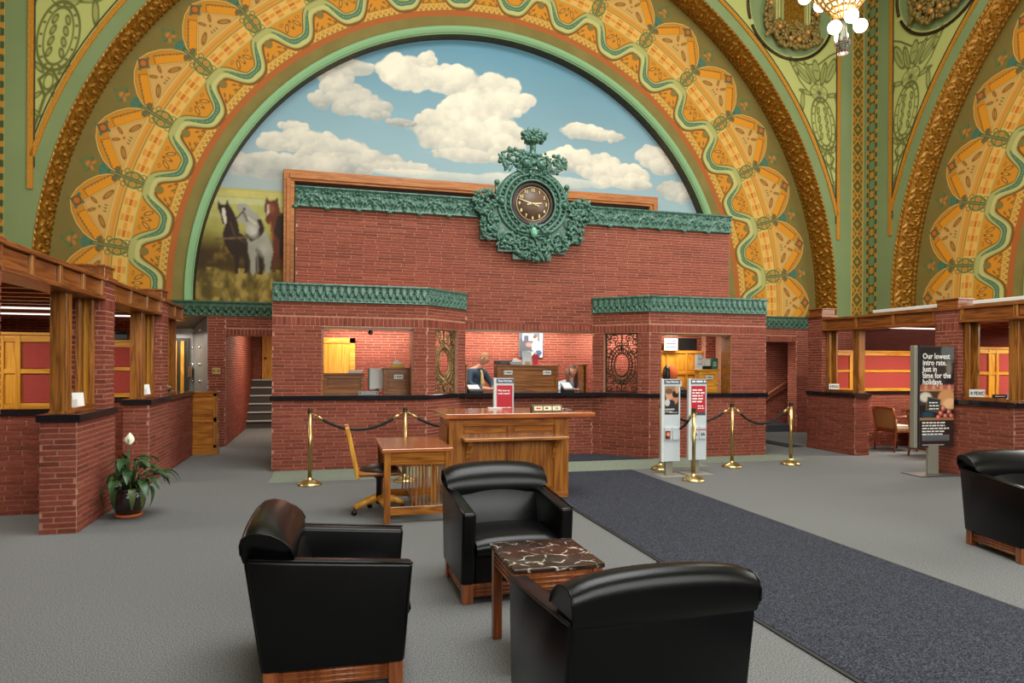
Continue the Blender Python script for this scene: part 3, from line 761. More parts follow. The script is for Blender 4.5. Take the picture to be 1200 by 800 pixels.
# --- the painted lunette
def paint_mural():
    c = Canvas(-6.1, 6.1, 2.70, 9.0, 720, 390, (104, 152, 172))
    X, Z = c.X+ROOM_X, c.Y
    h = np.clip((Z-5.2)/3.7, 0, 1)[..., None]
    c.C[:] = np.array(lin((158, 184, 190)))*(1-h)+np.array(lin((98, 148, 170)))*h
    n = fbm(X*0.7+9, Z*1.4, 1, 5, 1.0); n2 = fbm(X+5, Z, 2, 5, 2.2); n3 = fbm(X+15, Z+3, 12, 4, 6.0); n4 = fbm(X*0.9+7, Z*1.5, 21, 5, 1.6)
    c.C *= (0.93+0.14*n)[..., None]
    CL = [[(1.47, 8.04, 0.47, 0.38), (2.03, 8.36, 0.23, 0.23), (2.42, 7.96, 0.58, 0.29), (2.91, 7.92, 0.44, 0.39), (3.61, 7.9, 0.51, 0.35), (4.02, 7.65, 0.45, 0.28), (3.21, 7.37, 0.84, 0.43), (2.62, 6.92, 0.88, 0.42), (3.22, 6.69, 1.0, 0.4), (2.43, 6.61, 0.58, 0.29), (3.82, 6.88, 0.44, 0.39), (2.92, 6.33, 0.89, 0.16), (1.69, 7.94, 0.57, 0.31)],
          [(0.45, 8.02, 0.46, 0.17), (0.18, 7.52, 0.36, 0.37), (0.54, 7.28, 0.64, 0.3), (0.82, 7.12, 0.41, 0.18), (-0.26, 7.23, 0.24, 0.19), (1.47, 6.94, 0.31, 0.1), (0.0, 7.78, 0.32, 0.19)],
          [(-0.79, 6.59, 0.28, 0.17), (-0.52, 6.34, 0.6, 0.25), (0.1, 6.16, 0.9, 0.3), (0.73, 6.03, 0.92, 0.19), (-1.13, 6.29, 0.41, 0.22), (-1.38, 5.72, 0.85, 0.27), (1.48, 5.94, 0.75, 0.13), (-0.17, 5.82, 1.06, 0.22)],
          [(5.97, 7.1, 0.7, 0.18), (5.71, 7.22, 0.33, 0.12), (6.48, 7.08, 0.44, 0.12)],
          [(5.94, 6.38, 0.88, 0.27), (5.5, 6.49, 0.54, 0.25), (6.6, 6.17, 0.89, 0.26), (5.07, 6.31, 0.42, 0.24), (7.05, 5.99, 0.58, 0.15)],
          [(7.61, 6.67, 0.33, 0.29), (7.85, 6.47, 0.35, 0.21), (8.32, 5.88, 0.52, 0.25)], [(2.83, 5.81, 2.17, 0.11), (4.87, 5.89, 1.69, 0.14)]]
    # low grey cloud bank on the left
    bank = np.clip((6.35-Z)/0.7, 0, 1)*np.clip((1.3-X)/2.4, 0, 1); c.mix(bank*(0.55+0.6*(n-0.5)), (168, 170, 164))
    for i, cl in enumerate(CL):
        d = np.full(X.shape, -9.0); zt = max(b[1]+b[3] for b in cl); zb = min(b[1]-b[3] for b in cl)
        nl = np.zeros_like(X); rr_ = random.Random(40+i); allb = []
        for (x, z, rx, rz) in cl:
            allb.append((x, z, rx, rz))
            for _ in range(int(5+14*rx) if i < 6 else 3):
                th = rr_.uniform(-0.4, PI+0.4) if rr_.random() < 0.75 else rr_.uniform(0, 2*PI); k_ = rr_.uniform(0.25, 0.5)*min(rx, rz*1.3); f_ = rr_.uniform(0.45, 0.95)
                allb.append((x+rx*f_*math.cos(th), z+rz*f_*math.sin(th), k_*rr_.uniform(1.0, 1.5), k_))
        wob = (n2-0.5)*0.7+(n3-0.5)*0.35
        for (x, z, rx, rz) in sorted(allb, key=lambda b: -b[1]):
            ys, xs = np.searchsorted(c.ys, (z-rz*1.6, z+rz*1.6)), np.searchsorted(c.xs, (x-ROOM_X-rx*1.6, x-ROOM_X+rx*1.6))
            sl = (slice(ys[0], ys[1]), slice(xs[0], xs[1])); xx, zz = (X[sl]-x)/rx, (Z[sl]-z)/rz
            dd = 1-np.sqrt(xx**2+zz**2)+wob[sl]*0.8; new = np.clip(dd/0.25, 0, 1)
            nl[sl] = nl[sl]*(1-new)+(0.8*zz-0.35*xx+0.1)*new
            d[sl] = np.maximum(d[sl], dd)
        a = np.clip(d/0.14+0.2, 0, 1)*(0.96 if i < 6 else 0.55)
        sh = np.clip((Z-zb)/(zt-zb), 0, 1)*0.34+nl*0.30+(n4-0.5)*0.8+(n3-0.5)*0.35+0.36
        dark, light = ((164, 166, 160), (248, 238, 216)) if i in (0, 3, 4, 6) else ((144, 150, 150), (232, 224, 206))
        sh = np.clip(sh, 0, 1)[..., None]
        colr = np.array(lin(dark))*(1-sh)+np.array(lin(light))*sh
        c.C = c.C*(1-a[..., None])+colr*a[..., None]
    # fields
    c.mix((5.24-Z)/0.03, (176, 172, 96))
    st = fbm(X*0.4, Z*8, 7, 3, 1.0)
    c.mix(np.where(Z < 5.22, 1, 0)*np.clip((st-0.45)*3, 0, 0.8), (200, 190, 128)); c.mix(np.where((Z < 5.18) & (Z > 5.06), 1, 0)*0.5, (208, 190, 110)); c.mix(np.where((Z < 5.02) & (Z > 4.9), 1, 0)*0.6, (196, 196, 150))
    c.mix((4.75-Z)/0.6, (150, 140, 62)); c.mix((4.3-Z+0.3*(n-0.5))/0.4, (92, 70, 22)); c.mix(np.clip((4.2-Z)/0.3, 0, 1)*np.clip((Z-3.4)/0.2, 0, 1)*0.75*np.clip((-1.2-X)/0.4+1, 0, 1), (58, 40, 14))
    wh = fbm(X*9, Z*5, 11, 4, 1.0)
    c.mix((3.52-Z+0.12*(n2-0.5))/0.08, (122, 100, 40)); c.mix(np.where(Z < 3.55, 1, 0)*np.clip((wh-0.5)*4, 0, 0.8), (182, 154, 80)); c.mix(np.where(Z < 3.55, 1, 0)*np.clip((0.45-wh)*5, 0, 0.7), (66, 54, 22))
    c.mix(np.clip((4.4-Z)/0.2, 0, 1)*np.clip((Z-3.6)/0.3, 0, 1)*np.clip((wh-0.55)*4, 0, 0.6), (160, 126, 50))
    pal = {'d': (46, 30, 20), 'g': (158, 154, 140), 'r': (98, 48, 24), 'w': (214, 204, 186), 'p': (110, 84, 56)}
    HS = [('d', [(-2.29, 4.94), (-2.24, 4.87), (-2.15, 4.87), (-2.11, 4.99), (-2.08, 4.88), (-2.01, 4.77), (-1.96, 4.68), (-1.89, 4.45), (-1.87, 4.3), (-1.76, 4.23), (-1.69, 4.08), (-1.68, 3.7), (-1.7, 3.47), (-1.78, 3.45), (-1.77, 3.78), (-1.85, 3.81), (-1.88, 3.62), (-1.89, 3.43), (-1.95, 3.43), (-1.97, 3.77), (-2.06, 3.88), (-2.15, 4.02), (-2.2, 4.17), (-2.19, 4.29), (-2.15, 4.44), (-2.21, 4.47), (-2.24, 4.66), (-2.29, 4.77)]),
          ('w', [(-2.21, 4.79), (-2.16, 4.8), (-2.14, 4.67), (-2.12, 4.48), (-2.16, 4.46), (-2.19, 4.59), (-2.22, 4.7)]),
          ('g', [(-1.93, 4.87), (-1.88, 4.91), (-1.8, 4.92), (-1.71, 4.9), (-1.66, 4.83), (-1.55, 4.72), (-1.44, 4.6), (-1.39, 4.41), (-1.28, 4.22), (-1.22, 4.03), (-1.2, 3.92), (-1.24, 3.72), (-1.27, 3.49), (-1.36, 3.43), (-1.38, 3.83), (-1.46, 3.94), (-1.54, 3.86), (-1.55, 3.48), (-1.61, 3.4), (-1.65, 3.48), (-1.65, 3.71), (-1.71, 3.93), (-1.71, 4.12), (-1.76, 4.27), (-1.76, 4.48), (-1.82, 4.5), (-1.89, 4.51), (-1.91, 4.61), (-1.85, 4.7), (-1.92, 4.78)]),
          ('d', [(-1.44, 4.61), (-1.37, 4.41), (-1.4, 4.31), (-1.51, 4.19), (-1.65, 4.12), (-1.74, 4.23), (-1.77, 4.31), (-1.65, 4.24), (-1.53, 4.3), (-1.48, 4.44), (-1.53, 4.59)]),
          ('d', [(-1.55, 3.98), (-1.42, 3.95), (-1.4, 3.45), (-1.49, 3.43), (-1.51, 3.71)]),
          ('r', [(-1.34, 5.09), (-1.3, 5.01), (-1.17, 5.02), (-1.12, 5.11), (-1.11, 5.0), (-1.06, 4.77), (-0.9, 4.74), (-0.9, 3.5), (-1.07, 3.65), (-1.13, 3.84), (-1.14, 3.5), (-1.22, 3.49), (-1.2, 3.96), (-1.22, 4.19), (-1.26, 4.38), (-1.24, 4.53), (-1.31, 4.5), (-1.36, 4.58), (-1.35, 4.72), (-1.39, 4.81), (-1.37, 4.95)]),
          ('w', [(-1.32, 4.93), (-1.27, 4.93), (-1.27, 4.78), (-1.32, 4.7), (-1.33, 4.79)]),
          ('d', [(-1.12, 4.69), (-0.9, 4.76), (-0.9, 3.66), (-1.07, 3.81), (-1.08, 4.19), (-1.19, 4.34)]),
          ('p', [(-2.34, 4.16), (-1.69, 4.23), (-1.69, 4.19), (-2.34, 4.12)])]
    for k, pts in HS: c.poly([(x-ROOM_X, z) for x, z in pts], pal[k])
    c.line([(-1.93-ROOM_X, 4.6), (-1.8-ROOM_X, 4.75), (-1.72-ROOM_X, 4.55)], 0.03, (70, 56, 44)); c.ell(-1.78-ROOM_X, 4.8, 0.03, 0.03, (60, 50, 44)); c.line([(-1.7-ROOM_X, 4.62), (-1.55-ROOM_X, 4.5)], 0.04, (196, 190, 176))
    c.line([(-1.52-ROOM_X, 4.0), (-1.5-ROOM_X, 3.5)], 0.03, (120, 116, 104)); c.line([(-1.26-ROOM_X, 4.55), (-1.2-ROOM_X, 4.2)], 0.03, (150, 84, 44)); c.line([(-2.05-ROOM_X, 4.5), (-1.95-ROOM_X, 4.2), (-1.75-ROOM_X, 4.1)], 0.03, (84, 58, 40))
    c.ell(-1.62-ROOM_X, 4.35, 0.10, 0.16, (196, 190, 176), 0.4, 0.7, 0.08); c.ell(-1.40-ROOM_X, 3.95, 0.10, 0.14, (176, 172, 160), 0.2, 0.6, 0.08); c.ell(-1.24-ROOM_X, 4.85, 0.07, 0.12, (138, 70, 34), 0.2, 0.7, 0.06)
    low = (Z < 5.2)[..., None]; K = c.C.copy()
    for s_, ax in ((1, 0), (-1, 0), (1, 1), (-1, 1)): K += np.roll(c.C, s_, ax)
    c.C = np.where(low, K/5*(0.86+0.28*n3[..., None]), c.C)
    R = np.hypot(c.X, c.Y-ZC)[:-1, :-1]
    me = c.mesh('painted_canvas', lambda a, b: (a, 1.45+0*a, b), mural_m, keep=(R < 6.07))
    return me
link_mesh('painted_canvas', paint_mural(), wall_back)

# --- oak frame standing in front of the lunette, behind the brick wall
fr = thing('mural_frame', 'wide oak picture frame on the painted lunette behind brick wall', 'frame', (3.35, 15.10, 2.73))
for (a, b, z0, z1, nm) in ((-4.34, 4.34, 2.70, 2.94, 'top_rail'),):
    MB().box(a, b, -0.10, 0.05, z0, z1).box(a+0.12, b-0.12, -0.14, -0.10, z0+0.05, z0+0.16).build(nm, frame_oak, fr, bevel=0.01)
for s, nm in ((-1, 'side_rail'), (1, 'side_rail')):
    MB().box(min(s*4.34, s*4.12), max(s*4.34, s*4.12), -0.10, 0.05, 0.0, 2.70).box(min(s*4.28, s*4.20), max(s*4.28, s*4.20), -0.14, -0.10, 0, 2.75).build(nm, frame_oak, fr, bevel=0.01)
MB().box(-4.12, 4.12, 0.0, 0.04, 0.0, 2.70).build('dark_opening_sheet', mat('dark_opening_sheet', (40, 26, 18), 0.8), fr)  # dark sheet standing for the unlit opening inside the frame
# ================================================================== lower back wall, stair passage, teller wall
def slab(p, q, z0, z1, th, mb):
    """upright slab along p->q, its front face on the right-hand side of the run"""
    d = Vector((q[0]-p[0], q[1]-p[1])); L = d.length; d.normalize(); n = Vector((d.y, -d.x))
    a, b = Vector(p), Vector(q); c, e = b-n*th, a-n*th
    vs = [(v.x, v.y, z) for z in (z0, z1) for v in (a, b, c, e)]
    mb.add(vs, [(0, 1, 2, 3), (4, 5, 6, 7), (0, 1, 5, 4), (1, 2, 6, 5), (2, 3, 7, 6), (3, 0, 4, 7)])
def cornice_h(U, V):
    tooth = 0.034*((np.abs(U-0.5) < 0.30) & (V > 0.46) & (V < 0.86))
    arch = 0.016*(np.abs(np.hypot((U-0.5)*0.6, V-0.72)-0.24) < 0.05)*(V > 0.6)
    bead = 0.062*np.sqrt(np.clip(1-((U-0.5)/0.22)**2-((V-0.40)/0.10)**2, 0, 1))
    low = 0.016*(np.abs(np.hypot(U-0.5, (V-0.2)*1.4)-0.26) < 0.09)*(V < 0.36)*(V > 0.05)+0.016*(np.hypot(np.minimum(U, 1-U), (V-0.2)*1.4) < 0.16)*(V < 0.36)
    band = 0.05*(V > 0.88)+0.028*(V < 0.05)
    return 0.012+np.maximum.reduce([tooth, arch, bead, low, band])
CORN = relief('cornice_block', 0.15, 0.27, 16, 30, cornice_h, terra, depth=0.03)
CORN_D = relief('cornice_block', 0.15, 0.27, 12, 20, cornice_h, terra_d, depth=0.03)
def cornice_run(parent, p, q, z, me, pitch=0.15, h=None):
    d = Vector((q[0]-p[0], q[1]-p[1])); L = d.length; d.normalize(); n = max(1, round(L/pitch)); st = L/n; off = base_of(parent); nrm = Vector((d.y, -d.x))
    for i in range(n):
        o = link_mesh('cornice_block', me, parent, loc=(p[0]+d.x*(i+0.5)*st-off.x+nrm.x*0.012, p[1]+d.y*(i+0.5)*st-off.y+nrm.y*0.012, z-off.z), rot=(0, 0, math.atan2(d.y, d.x)))
        o.scale = (st/0.15, 0.75, 1)

# ---- lower back wall with the two openings and the steel vault mouth
lw = thing('wall_back_lower', 'red brick base of the back wall with green cornice', kind='structure', loc=(0, 13.7, 0))
mb = MB()
slab((X0, 13.7), (-3.4, 13.7), 0, 2.44, 0.3, mb)
slab((-2.24, 13.7), (-1.92, 13.7), 0, 2.44, 0.3, mb); slab((-1.92, 13.7), (-0.55, 13.7), 2.09, 2.44, 0.3, mb)
slab((-0.55, 13.7), (8.9, 13.7), 0, 2.44, 0.3, mb); slab((8.9, 13.7), (10.64, 13.7), 2.15, 2.44, 0.3, mb); slab((10.64, 13.7), (X1, 13.7), 0, 2.44, 0.3, mb)
mb.box(X0, X1, 13.7, 14.0, 2.44, 2.62); mb.build('mortar_bed', mortar_m, lw, world=True)
B = Bricks(lw)
B.face((-2.24, 13.7), (1, 0), 0.32, 0, 2.44); B.face((-1.92, 13.7), (1, 0), 1.1, 2.09, 2.44, soldier=[(0, 1.1, 2.09, 2.22)])
B.face((9.0, 13.7), (1, 0), 1.64, 2.15, 2.44, soldier=[(0, 1.64, 2.15, 2.28)]); B.face((10.64, 13.7), (1, 0), 1.9, 0, 2.44); B.face((10.64, 14.0), (0, -1), 0.3, 0, 2.15, seed=5); B.face((X0, 13.7), (1, 0), 2.5, 0.9, 2.44, seed=6)
B.finish()
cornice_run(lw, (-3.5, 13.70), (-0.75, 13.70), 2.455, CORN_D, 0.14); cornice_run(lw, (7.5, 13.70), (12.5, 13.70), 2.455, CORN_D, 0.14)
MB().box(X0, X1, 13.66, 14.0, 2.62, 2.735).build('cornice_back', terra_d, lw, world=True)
sw = thing('switch_plate', 'small brass switch plate on brick wall beside stair doorway', 'switch plate', (-2.08, 13.685, 1.36))
MB().box(-0.075, 0.075, -0.012, 0, 0, 0.12).build('plate', brass, sw, bevel=0.004)
for x in (-0.04, 0.04): MB().box(x-0.01, x+0.01, -0.024, -0.01, 0.04, 0.08).build('toggle', black_pl, sw)

# ---- stair passage behind the left opening
pl_ = thing('wall_stair_passage', 'red brick wall of the lit stair passage', kind='structure', loc=(-1.92, 14.0, 0))
mb = MB(); slab((-1.92, 13.72), (-1.98, 20.0), 0, 2.6, 0.25, mb); slab((-1.98, 18.9), (0.6, 18.9), 0, 2.6, 0.25, mb); slab((-0.3, 18.9), (-0.3, 14.0), 0, 2.6, 0.25, mb); mb.box(-2.2, -0.05, 14.0, 19.1, 2.56, 2.66)
mb.build('mortar_bed', mortar_m, pl_, world=True)
B = Bricks(pl_); B.face((-1.92, 13.72), (-0.0096, 1), 5.1, 0, 2.55, seed=3); B.face((-1.98, 18.9), (1, 0), 1.7, 0, 2.55, holes=[(0.22, 1.2, 0, 2.5)], seed=4); B.finish()
st = thing('staircase', 'short grey flight of stairs with pale nosings in brick passage', 'staircase', (-1.97, 17.2, 0))
tread_m = mat('grey_stair_carpet', (70, 68, 64), 0.9); nose_m = mat('pale_nosing', (176, 174, 166), 0.6)
for i in range(6):
    z = i*0.19; y = i*0.27
    MB().box(0, 1.6, y, 1.75, z, z+0.185).build('step', tread_m, st)
    MB().box(0, 1.6, y-0.025, y+0.03, z+0.16, z+0.195).build('nosing', nose_m, st)
dr = thing('door_1', 'golden oak door at the top of the stairs', kind='structure', loc=(-1.30, 18.86, 1.14))
MB().box(-0.45, 0.45, -0.04, 0.02, 0, 1.4).build('door_leaf', oakl, dr); MB().box(-0.45, -0.30, -0.06, -0.04, 0, 1.4).build('door_stile', oakl, dr)
MB().ball((-0.36, -0.10, 0.55), 0.03).build('door_knob', black_pl, dr)
area('passage_lamp', (-1.0, 16.0, 2.5), (0, 0, 0), 0.4, 1.2, 50, (1.0, 0.86, 0.7))

# ---- right recess with handrail
rw = thing('wall_right_recess', 'brick recess with handrail beyond the teller wall', kind='structure', loc=(9.6, 14.5, 0))
mb = MB(); slab((8.6, 14.55), (12.2, 14.55), 0, 2.6, 0.2, mb); mb.build('mortar_bed', mortar_m, rw, world=True)
mb = MB(); slab((10.64, 13.98), (10.64, 14.55), 0, 2.6, 0.0001, mb)
B = Bricks(rw); B.face((9.9, 14.55), (1, 0), 1.9, 0.16, 2.5, seed=8); B.finish()
MB().box(9.0, 12.0, 13.9, 14.55, 0.0, 0.16).build('dark_step', mat('dark_step', (58, 60, 64), 0.7), rw, world=True)
hr = thing('handrail', 'sloping wooden handrail with brass brackets in brick recess', 'handrail', (10.75, 14.42, 0))
MB().tube([(-0.62, 0, 0.72), (0.28, 0, 1.24), (0.40, 0, 1.24), (0.44, 0.06, 1.22)], 0.028, 8).build('rail', cherry, hr)
MB().tube([(-0.60, 0.05, 0.60), (0.34, 0.05, 1.12)], 0.018, 6).build('lower_rail', oakx, hr)
for x in (-0.35, 0.15): MB().tube([(x, 0.0, 0.86+0.578*(x+0.35)), (x, 0.05, 0.80+0.578*(x+0.35)), (x, 0.12, 0.80+0.578*(x+0.35))], 0.012, 6).build('bracket', brass, hr)
area('vault_fill_light', (-3.1, 14.2, 2.15), (0, 0, 0), 0.5, 0.3, 14, (1.0, 0.95, 0.88))  # unseen fill light added to brighten the steel lining
area('recess_lamp', (9.6, 14.2, 1.2), (0, math.radians(-90), 0), 0.4, 0.4, 6, (1.0, 0.9, 0.8))

# ---- vault mouth, steel lined
vt = thing('vault_doorway', 'riveted steel vault doorway behind left office counter', 'vault door', (-2.7, 13.7, 0))
A, Bq = (-2.24, 13.69), (-2.68, 14.72)
mb = MB(); mb.add([(A[0], A[1], 0), (Bq[0], Bq[1], 0), (Bq[0], Bq[1], 2.25), (A[0], A[1], 2.44)], [(0, 1, 2, 3)]); mb.build('steel_jamb', steel_d, vt, world=True)
mb = MB(); mb.add([(A[0], A[1], 2.44), (Bq[0], Bq[1], 2.25), (-3.7, 14.72, 2.25), (-3.7, 13.69, 2.44)], [(0, 1, 2, 3)]); mb.build('steel_soffit', mat('bronze_steel', (120, 108, 84), 0.4, 0.7), vt, world=True)
MB().box(-3.6, -2.68, 14.72, 14.80, 0, 2.25).build('steel_back', steel_d, vt, world=True)
MB().box(-3.2, -2.74, 14.66, 14.72, 0.4, 2.06).build('cased_opening', mat('dark_vault_glass', (58, 54, 46), 0.2), vt, world=True)
for x in (-3.1, -2.98, -2.85): MB().box(x-0.03, x+0.03, 14.62, 14.67, 0.4, 2.0).build('oak_strip', oakl, vt, world=True)
for k in range(6):
    z = 0.55+k*0.33
    for s in (0.06, 0.55): MB().ball((A[0]+(Bq[0]-A[0])*(1-s)-0.01, A[1]+(Bq[1]-A[1])*(1-s), z), 0.028, 0, 8, 6).build('rivet', chrome, vt, world=True)
MB().box(-2.73, -2.66, 14.55, 14.66, 1.28, 1.50).build('lock_case', chrome, vt, world=True, bevel=0.01)

# ---- teller wall
TW = thing('wall_teller', 'red brick teller wall with two angled bays and a tall centre', kind='structure', loc=(3.32, 10.4, 0))
P = [(-0.83, 10.40), (1.43, 10.40), (2.17, 11.13), (4.45, 11.13), (5.19, 10.40), (7.45, 10.40)]
GH = (0.20*1.0395, 0.79*1.0395)                    # grille opening along each angled side
mb = MB()
ZT = 2.48
# bay fronts with window holes
for (p, q, u0, u1) in ((P[0], P[1], 0.70, 2.04), (P[4], P[5], 0.21, 1.56)):
    x = p[0]
    slab(p, q, 0, 1.03, 0.28, mb)
    slab((x, 10.4), (x+u0, 10.4), 1.03, ZT, 0.28, mb); slab((x+u1, 10.4), q, 1.03, ZT, 0.28, mb); slab((x+u0, 10.4), (x+u1, 10.4), 2.12, ZT, 0.28, mb)
for (p, q) in ((P[1], P[2]), (P[3], P[4])):
    d = Vector(q)-Vector(p); L = d.length; d.normalize()
    a, b = (GH if p == P[1] else (L-GH[1], L-GH[0])); pt = lambda u: (p[0]+d.x*u, p[1]+d.y*u)
    slab(p, q, 0, 1.03, 0.16, mb); slab(p, pt(a), 1.03, ZT, 0.16, mb); slab(pt(b), q, 1.03, ZT, 0.16, mb); slab(pt(a), pt(b), 2.13, ZT, 0.16, mb)
slab(P[2], P[3], 0, 1.03, 0.25, mb); slab((2.0, 11.13), (4.62, 11.13), 2.16, 2.6, 0.3, mb)
slab((-0.55, 11.13), (7.17, 11.13), 2.6, 4.05, 0.35, mb)
mb.box(-0.55, 7.17, 11.14, 13.4, 4.0, 4.3)                     # vault roof
mb.box(-0.83, -0.58, 10.42, 13.7, 0, 2.7); mb.box(7.2, 7.45, 10.42, 13.7, 0, 2.7)   # end walls
mb.box(-0.55, -0.30, 11.3, 13.6, 2.6, 4.2); mb.box(6.92, 7.17, 11.3, 13.6, 2.6, 4.2)
mb.build('mortar_bed', mortar_m, TW, world=True)
mb = MB(); mb.prism([(-0.83, 10.42), (1.43, 10.42), (2.17, 11.2), (2.17, 13.6), (-0.83, 13.6)], 2.62, 2.72, 'z'); mb.prism([(7.45, 10.42), (5.19, 10.42), (4.45, 11.2), (4.45, 13.6), (7.45, 13.6)], 2.62, 2.72, 'z')
mb.build('bay_roof', mortar_m, TW, world=True)
MB().box(-0.6, 7.2, 11.15, 13.6, 2.32, 2.40).build('teller_ceiling', mat('teller_ceiling', (170, 120, 84), 0.8), TW, world=True)
SOL0, SOL1 = 2.135, 2.268
B = Bricks(TW)
for (p, q, u0, u1, sd) in ((P[0], P[1], 0.70, 2.04, 1), (P[4], P[5], 0.21, 1.56, 2)):
    B.face(p, (1, 0), 2.26, 0, 1.03, seed=sd); B.face(p, (1, 0), 2.26, 1.10, 2.135, holes=[(u0, u1, 1.0, 2.2)], seed=sd+10); B.face(p, (1, 0), 2.26, 2.135, ZT, soldier=[(0, 2.26, SOL0, SOL1)], seed=sd+20)
for (p, q, sd) in ((P[1], P[2], 5), (P[3], P[4], 6)):
    d = Vector(q)-Vector(p); L = d.length; a, b = (GH if p == P[1] else (L-GH[1], L-GH[0]))
    B.face(p, d, L, 0, 1.03, seed=sd); B.face(p, d, L, 1.10, 2.135, holes=[(a, b, 1.0, 2.2)], seed=sd+10); B.face(p, d, L, 2.135, ZT, soldier=[(0, L, SOL0, SOL1)], seed=sd+20)
B.face(P[2], (1, 0), 2.28, 0, 1.03, seed=7)
B.face((2.17, 11.13), (1, 0), 2.28, 2.16, 2.75, soldier=[(0, 2.28, 2.16, 2.29)], seed=9)
B.face((-0.55, 11.13), (1, 0), 7.72, 2.75, 4.05, bl=0.42, seed=11, co=0.047)
B.finish()
# reveals of the grille openings
# granite ledge
def ledge(parent, pts, z0, z1, name='granite_ledge'):
    return MB().prism(pts, z0, z1, 'z').build(name, granite, parent, bevel=0.004, world=True)
ledge(TW, [(-0.86, 10.37), (1.45, 10.37), (1.62, 10.54), (1.62, 10.75), (-0.86, 10.75)], 1.03, 1.10)
ledge(TW, [(7.48, 10.37), (5.17, 10.37), (5.00, 10.54), (5.00, 10.75), (7.48, 10.75)], 1.03, 1.10)
ledge(TW, [(1.62, 10.54), (2.02, 10.93), (4.60, 10.93), (5.00, 10.54), (5.00, 10.75), (4.75, 11.75), (1.87, 11.75), (1.62, 10.75)], 1.03, 1.10)
# dark oak linings of the three windows
for (x0, x1, y, z1, d) in ((-0.13, 1.21, 10.42, 2.12, 0.26), (5.40, 6.75, 10.42, 2.12, 0.26)):
    f_ = MB(); f_.box(x0-0.005, x0+0.02, y, y+d, 1.1, z1).box(x1-0.02, x1+0.005, y, y+d, 1.1, z1).box(x0, x1, y, y+d, z1-0.03, z1+0.005); f_.build('window_lining', oakd, TW, world=True)
MB().box(2.17, 4.45, 11.14, 11.4, 2.13, 2.165).build('window_lining', oakd, TW, world=True)
# cornices
for (p, q) in ((P[0], P[1]), (P[1], P[2]), (P[3], P[4]), (P[4], P[5])): cornice_run(TW, p, q, 2.485, CORN, 0.105)
def frieze_h(U, V):
    h = np.zeros_like(U)
    x = (U-0.5)*0.48; z = (V-0.5)*0.30
    def arc(cx, cz, r, w, a): return a*(np.abs(np.hypot(x-cx, z-cz)-r) < w)
    def blob(cx, cz, r, a): return a*np.sqrt(np.clip(1-(np.hypot(x-cx, z-cz)/r)**2, 0, 1))
    L = [arc(0, -0.16, 0.20, 0.012, 0.03), arc(0, -0.16, 0.15, 0.010, 0.024), arc(-0.24, 0.14, 0.18, 0.012, 0.03), arc(0.24, 0.14, 0.18, 0.012, 0.03), arc(0, 0.03, 0.045, 0.012, 0.03)]
    for s in (-1, 1):
        L += [blob(s*0.07, 0.02, 0.03, 0.045), blob(s*0.13, -0.03, 0.028, 0.04), blob(s*0.04, 0.08, 0.024, 0.04), blob(s*0.2, -0.02, 0.03, 0.045), blob(s*0.17, 0.07, 0.022, 0.035), blob(s*0.22, 0.09, 0.026, 0.04), blob(s*0.10, 0.09, 0.02, 0.035)]
    L += [blob(0, -0.06, 0.04, 0.06), blob(0, -0.12, 0.03, 0.055), blob(0, 0.03, 0.03, 0.05)]
    h = np.maximum.reduce(L)
    band = 0.045*(V > 0.93)+0.035*(V < 0.08)
    return 0.01+np.maximum(h, band)
FRZ = relief('frieze_block', 0.48, 0.32, 44, 30, frieze_h, terra, depth=0.03)
for (a, b) in ((-0.56, 2.36), (4.26, 7.18)):
    n = 6; s = (b-a)/n
    for i in range(n):
        o = link_mesh('frieze_block', FRZ, TW, loc=(a+(i+0.5)*s-3.32, 11.10-10.4, 4.035)); o.scale = (s/0.48, 1, 1)
        MB().ball((a+i*s-3.32, 0.68, 4.03), (0.05, 0.04, 0.035), 0, 8, 6).build('drop_bead', terra, TW)
MB().box(-0.55, 7.17, 11.13, 11.5, 4.03, 4.345).build('frieze_back', terra, TW, world=True)
# inside of the teller room
ti = thing('wall_teller_room', 'inner brick wall of the teller room', kind='structure', loc=(3.3, 13.3, 0))
mb = MB(); slab((-0.58, 13.3), (7.2, 13.3), 0, 2.4, 0.1, mb); mb.build('mortar_bed', mortar_m, ti, world=True)
B = Bricks(ti); B.face((-0.58, 13.3), (1, 0), 7.7, 0.9, 2.32, holes=[(0.2, 1.0, 0, 2.08)], seed=21)
mb2 = MB(); slab((5.75, 11.80), (7.2, 11.80), 0, 2.33, 0.1, mb2); mb2.build('mortar_bed', mortar_m, ti, world=True)
B.face((5.75, 11.80), (1, 0), 1.45, 1.75, 2.33, seed=22); B.finish()
mb2 = MB(); slab((6.98, 11.62), (7.2, 11.62), 0, 2.33, 0.15, mb2); mb2.build('brick_pilaster', mortar_m, ti, world=True); B = Bricks(ti, limit=60); B.face((6.98, 11.62), (1, 0), 0.22, 0.9, 2.33, seed=23); B.finish()
MB().box(6.42, 6.88, 11.775, 11.80, 1.88, 2.10).build('dark_vent', black_m, ti, world=True)
d2 = thing('door_2', 'golden oak door inside the teller room', kind='structure', loc=(0.02, 13.26, 0))
MB().box(-0.42, 0.42, -0.03, 0.03, 0, 2.06).build('door_leaf', oakl, d2)
MB().box(-0.42, 0.42, -0.05, -0.03, 1.96, 2.06).box(0.32, 0.42, -0.05, -0.03, 0, 2.06).build('door_frame', oaklx, d2)
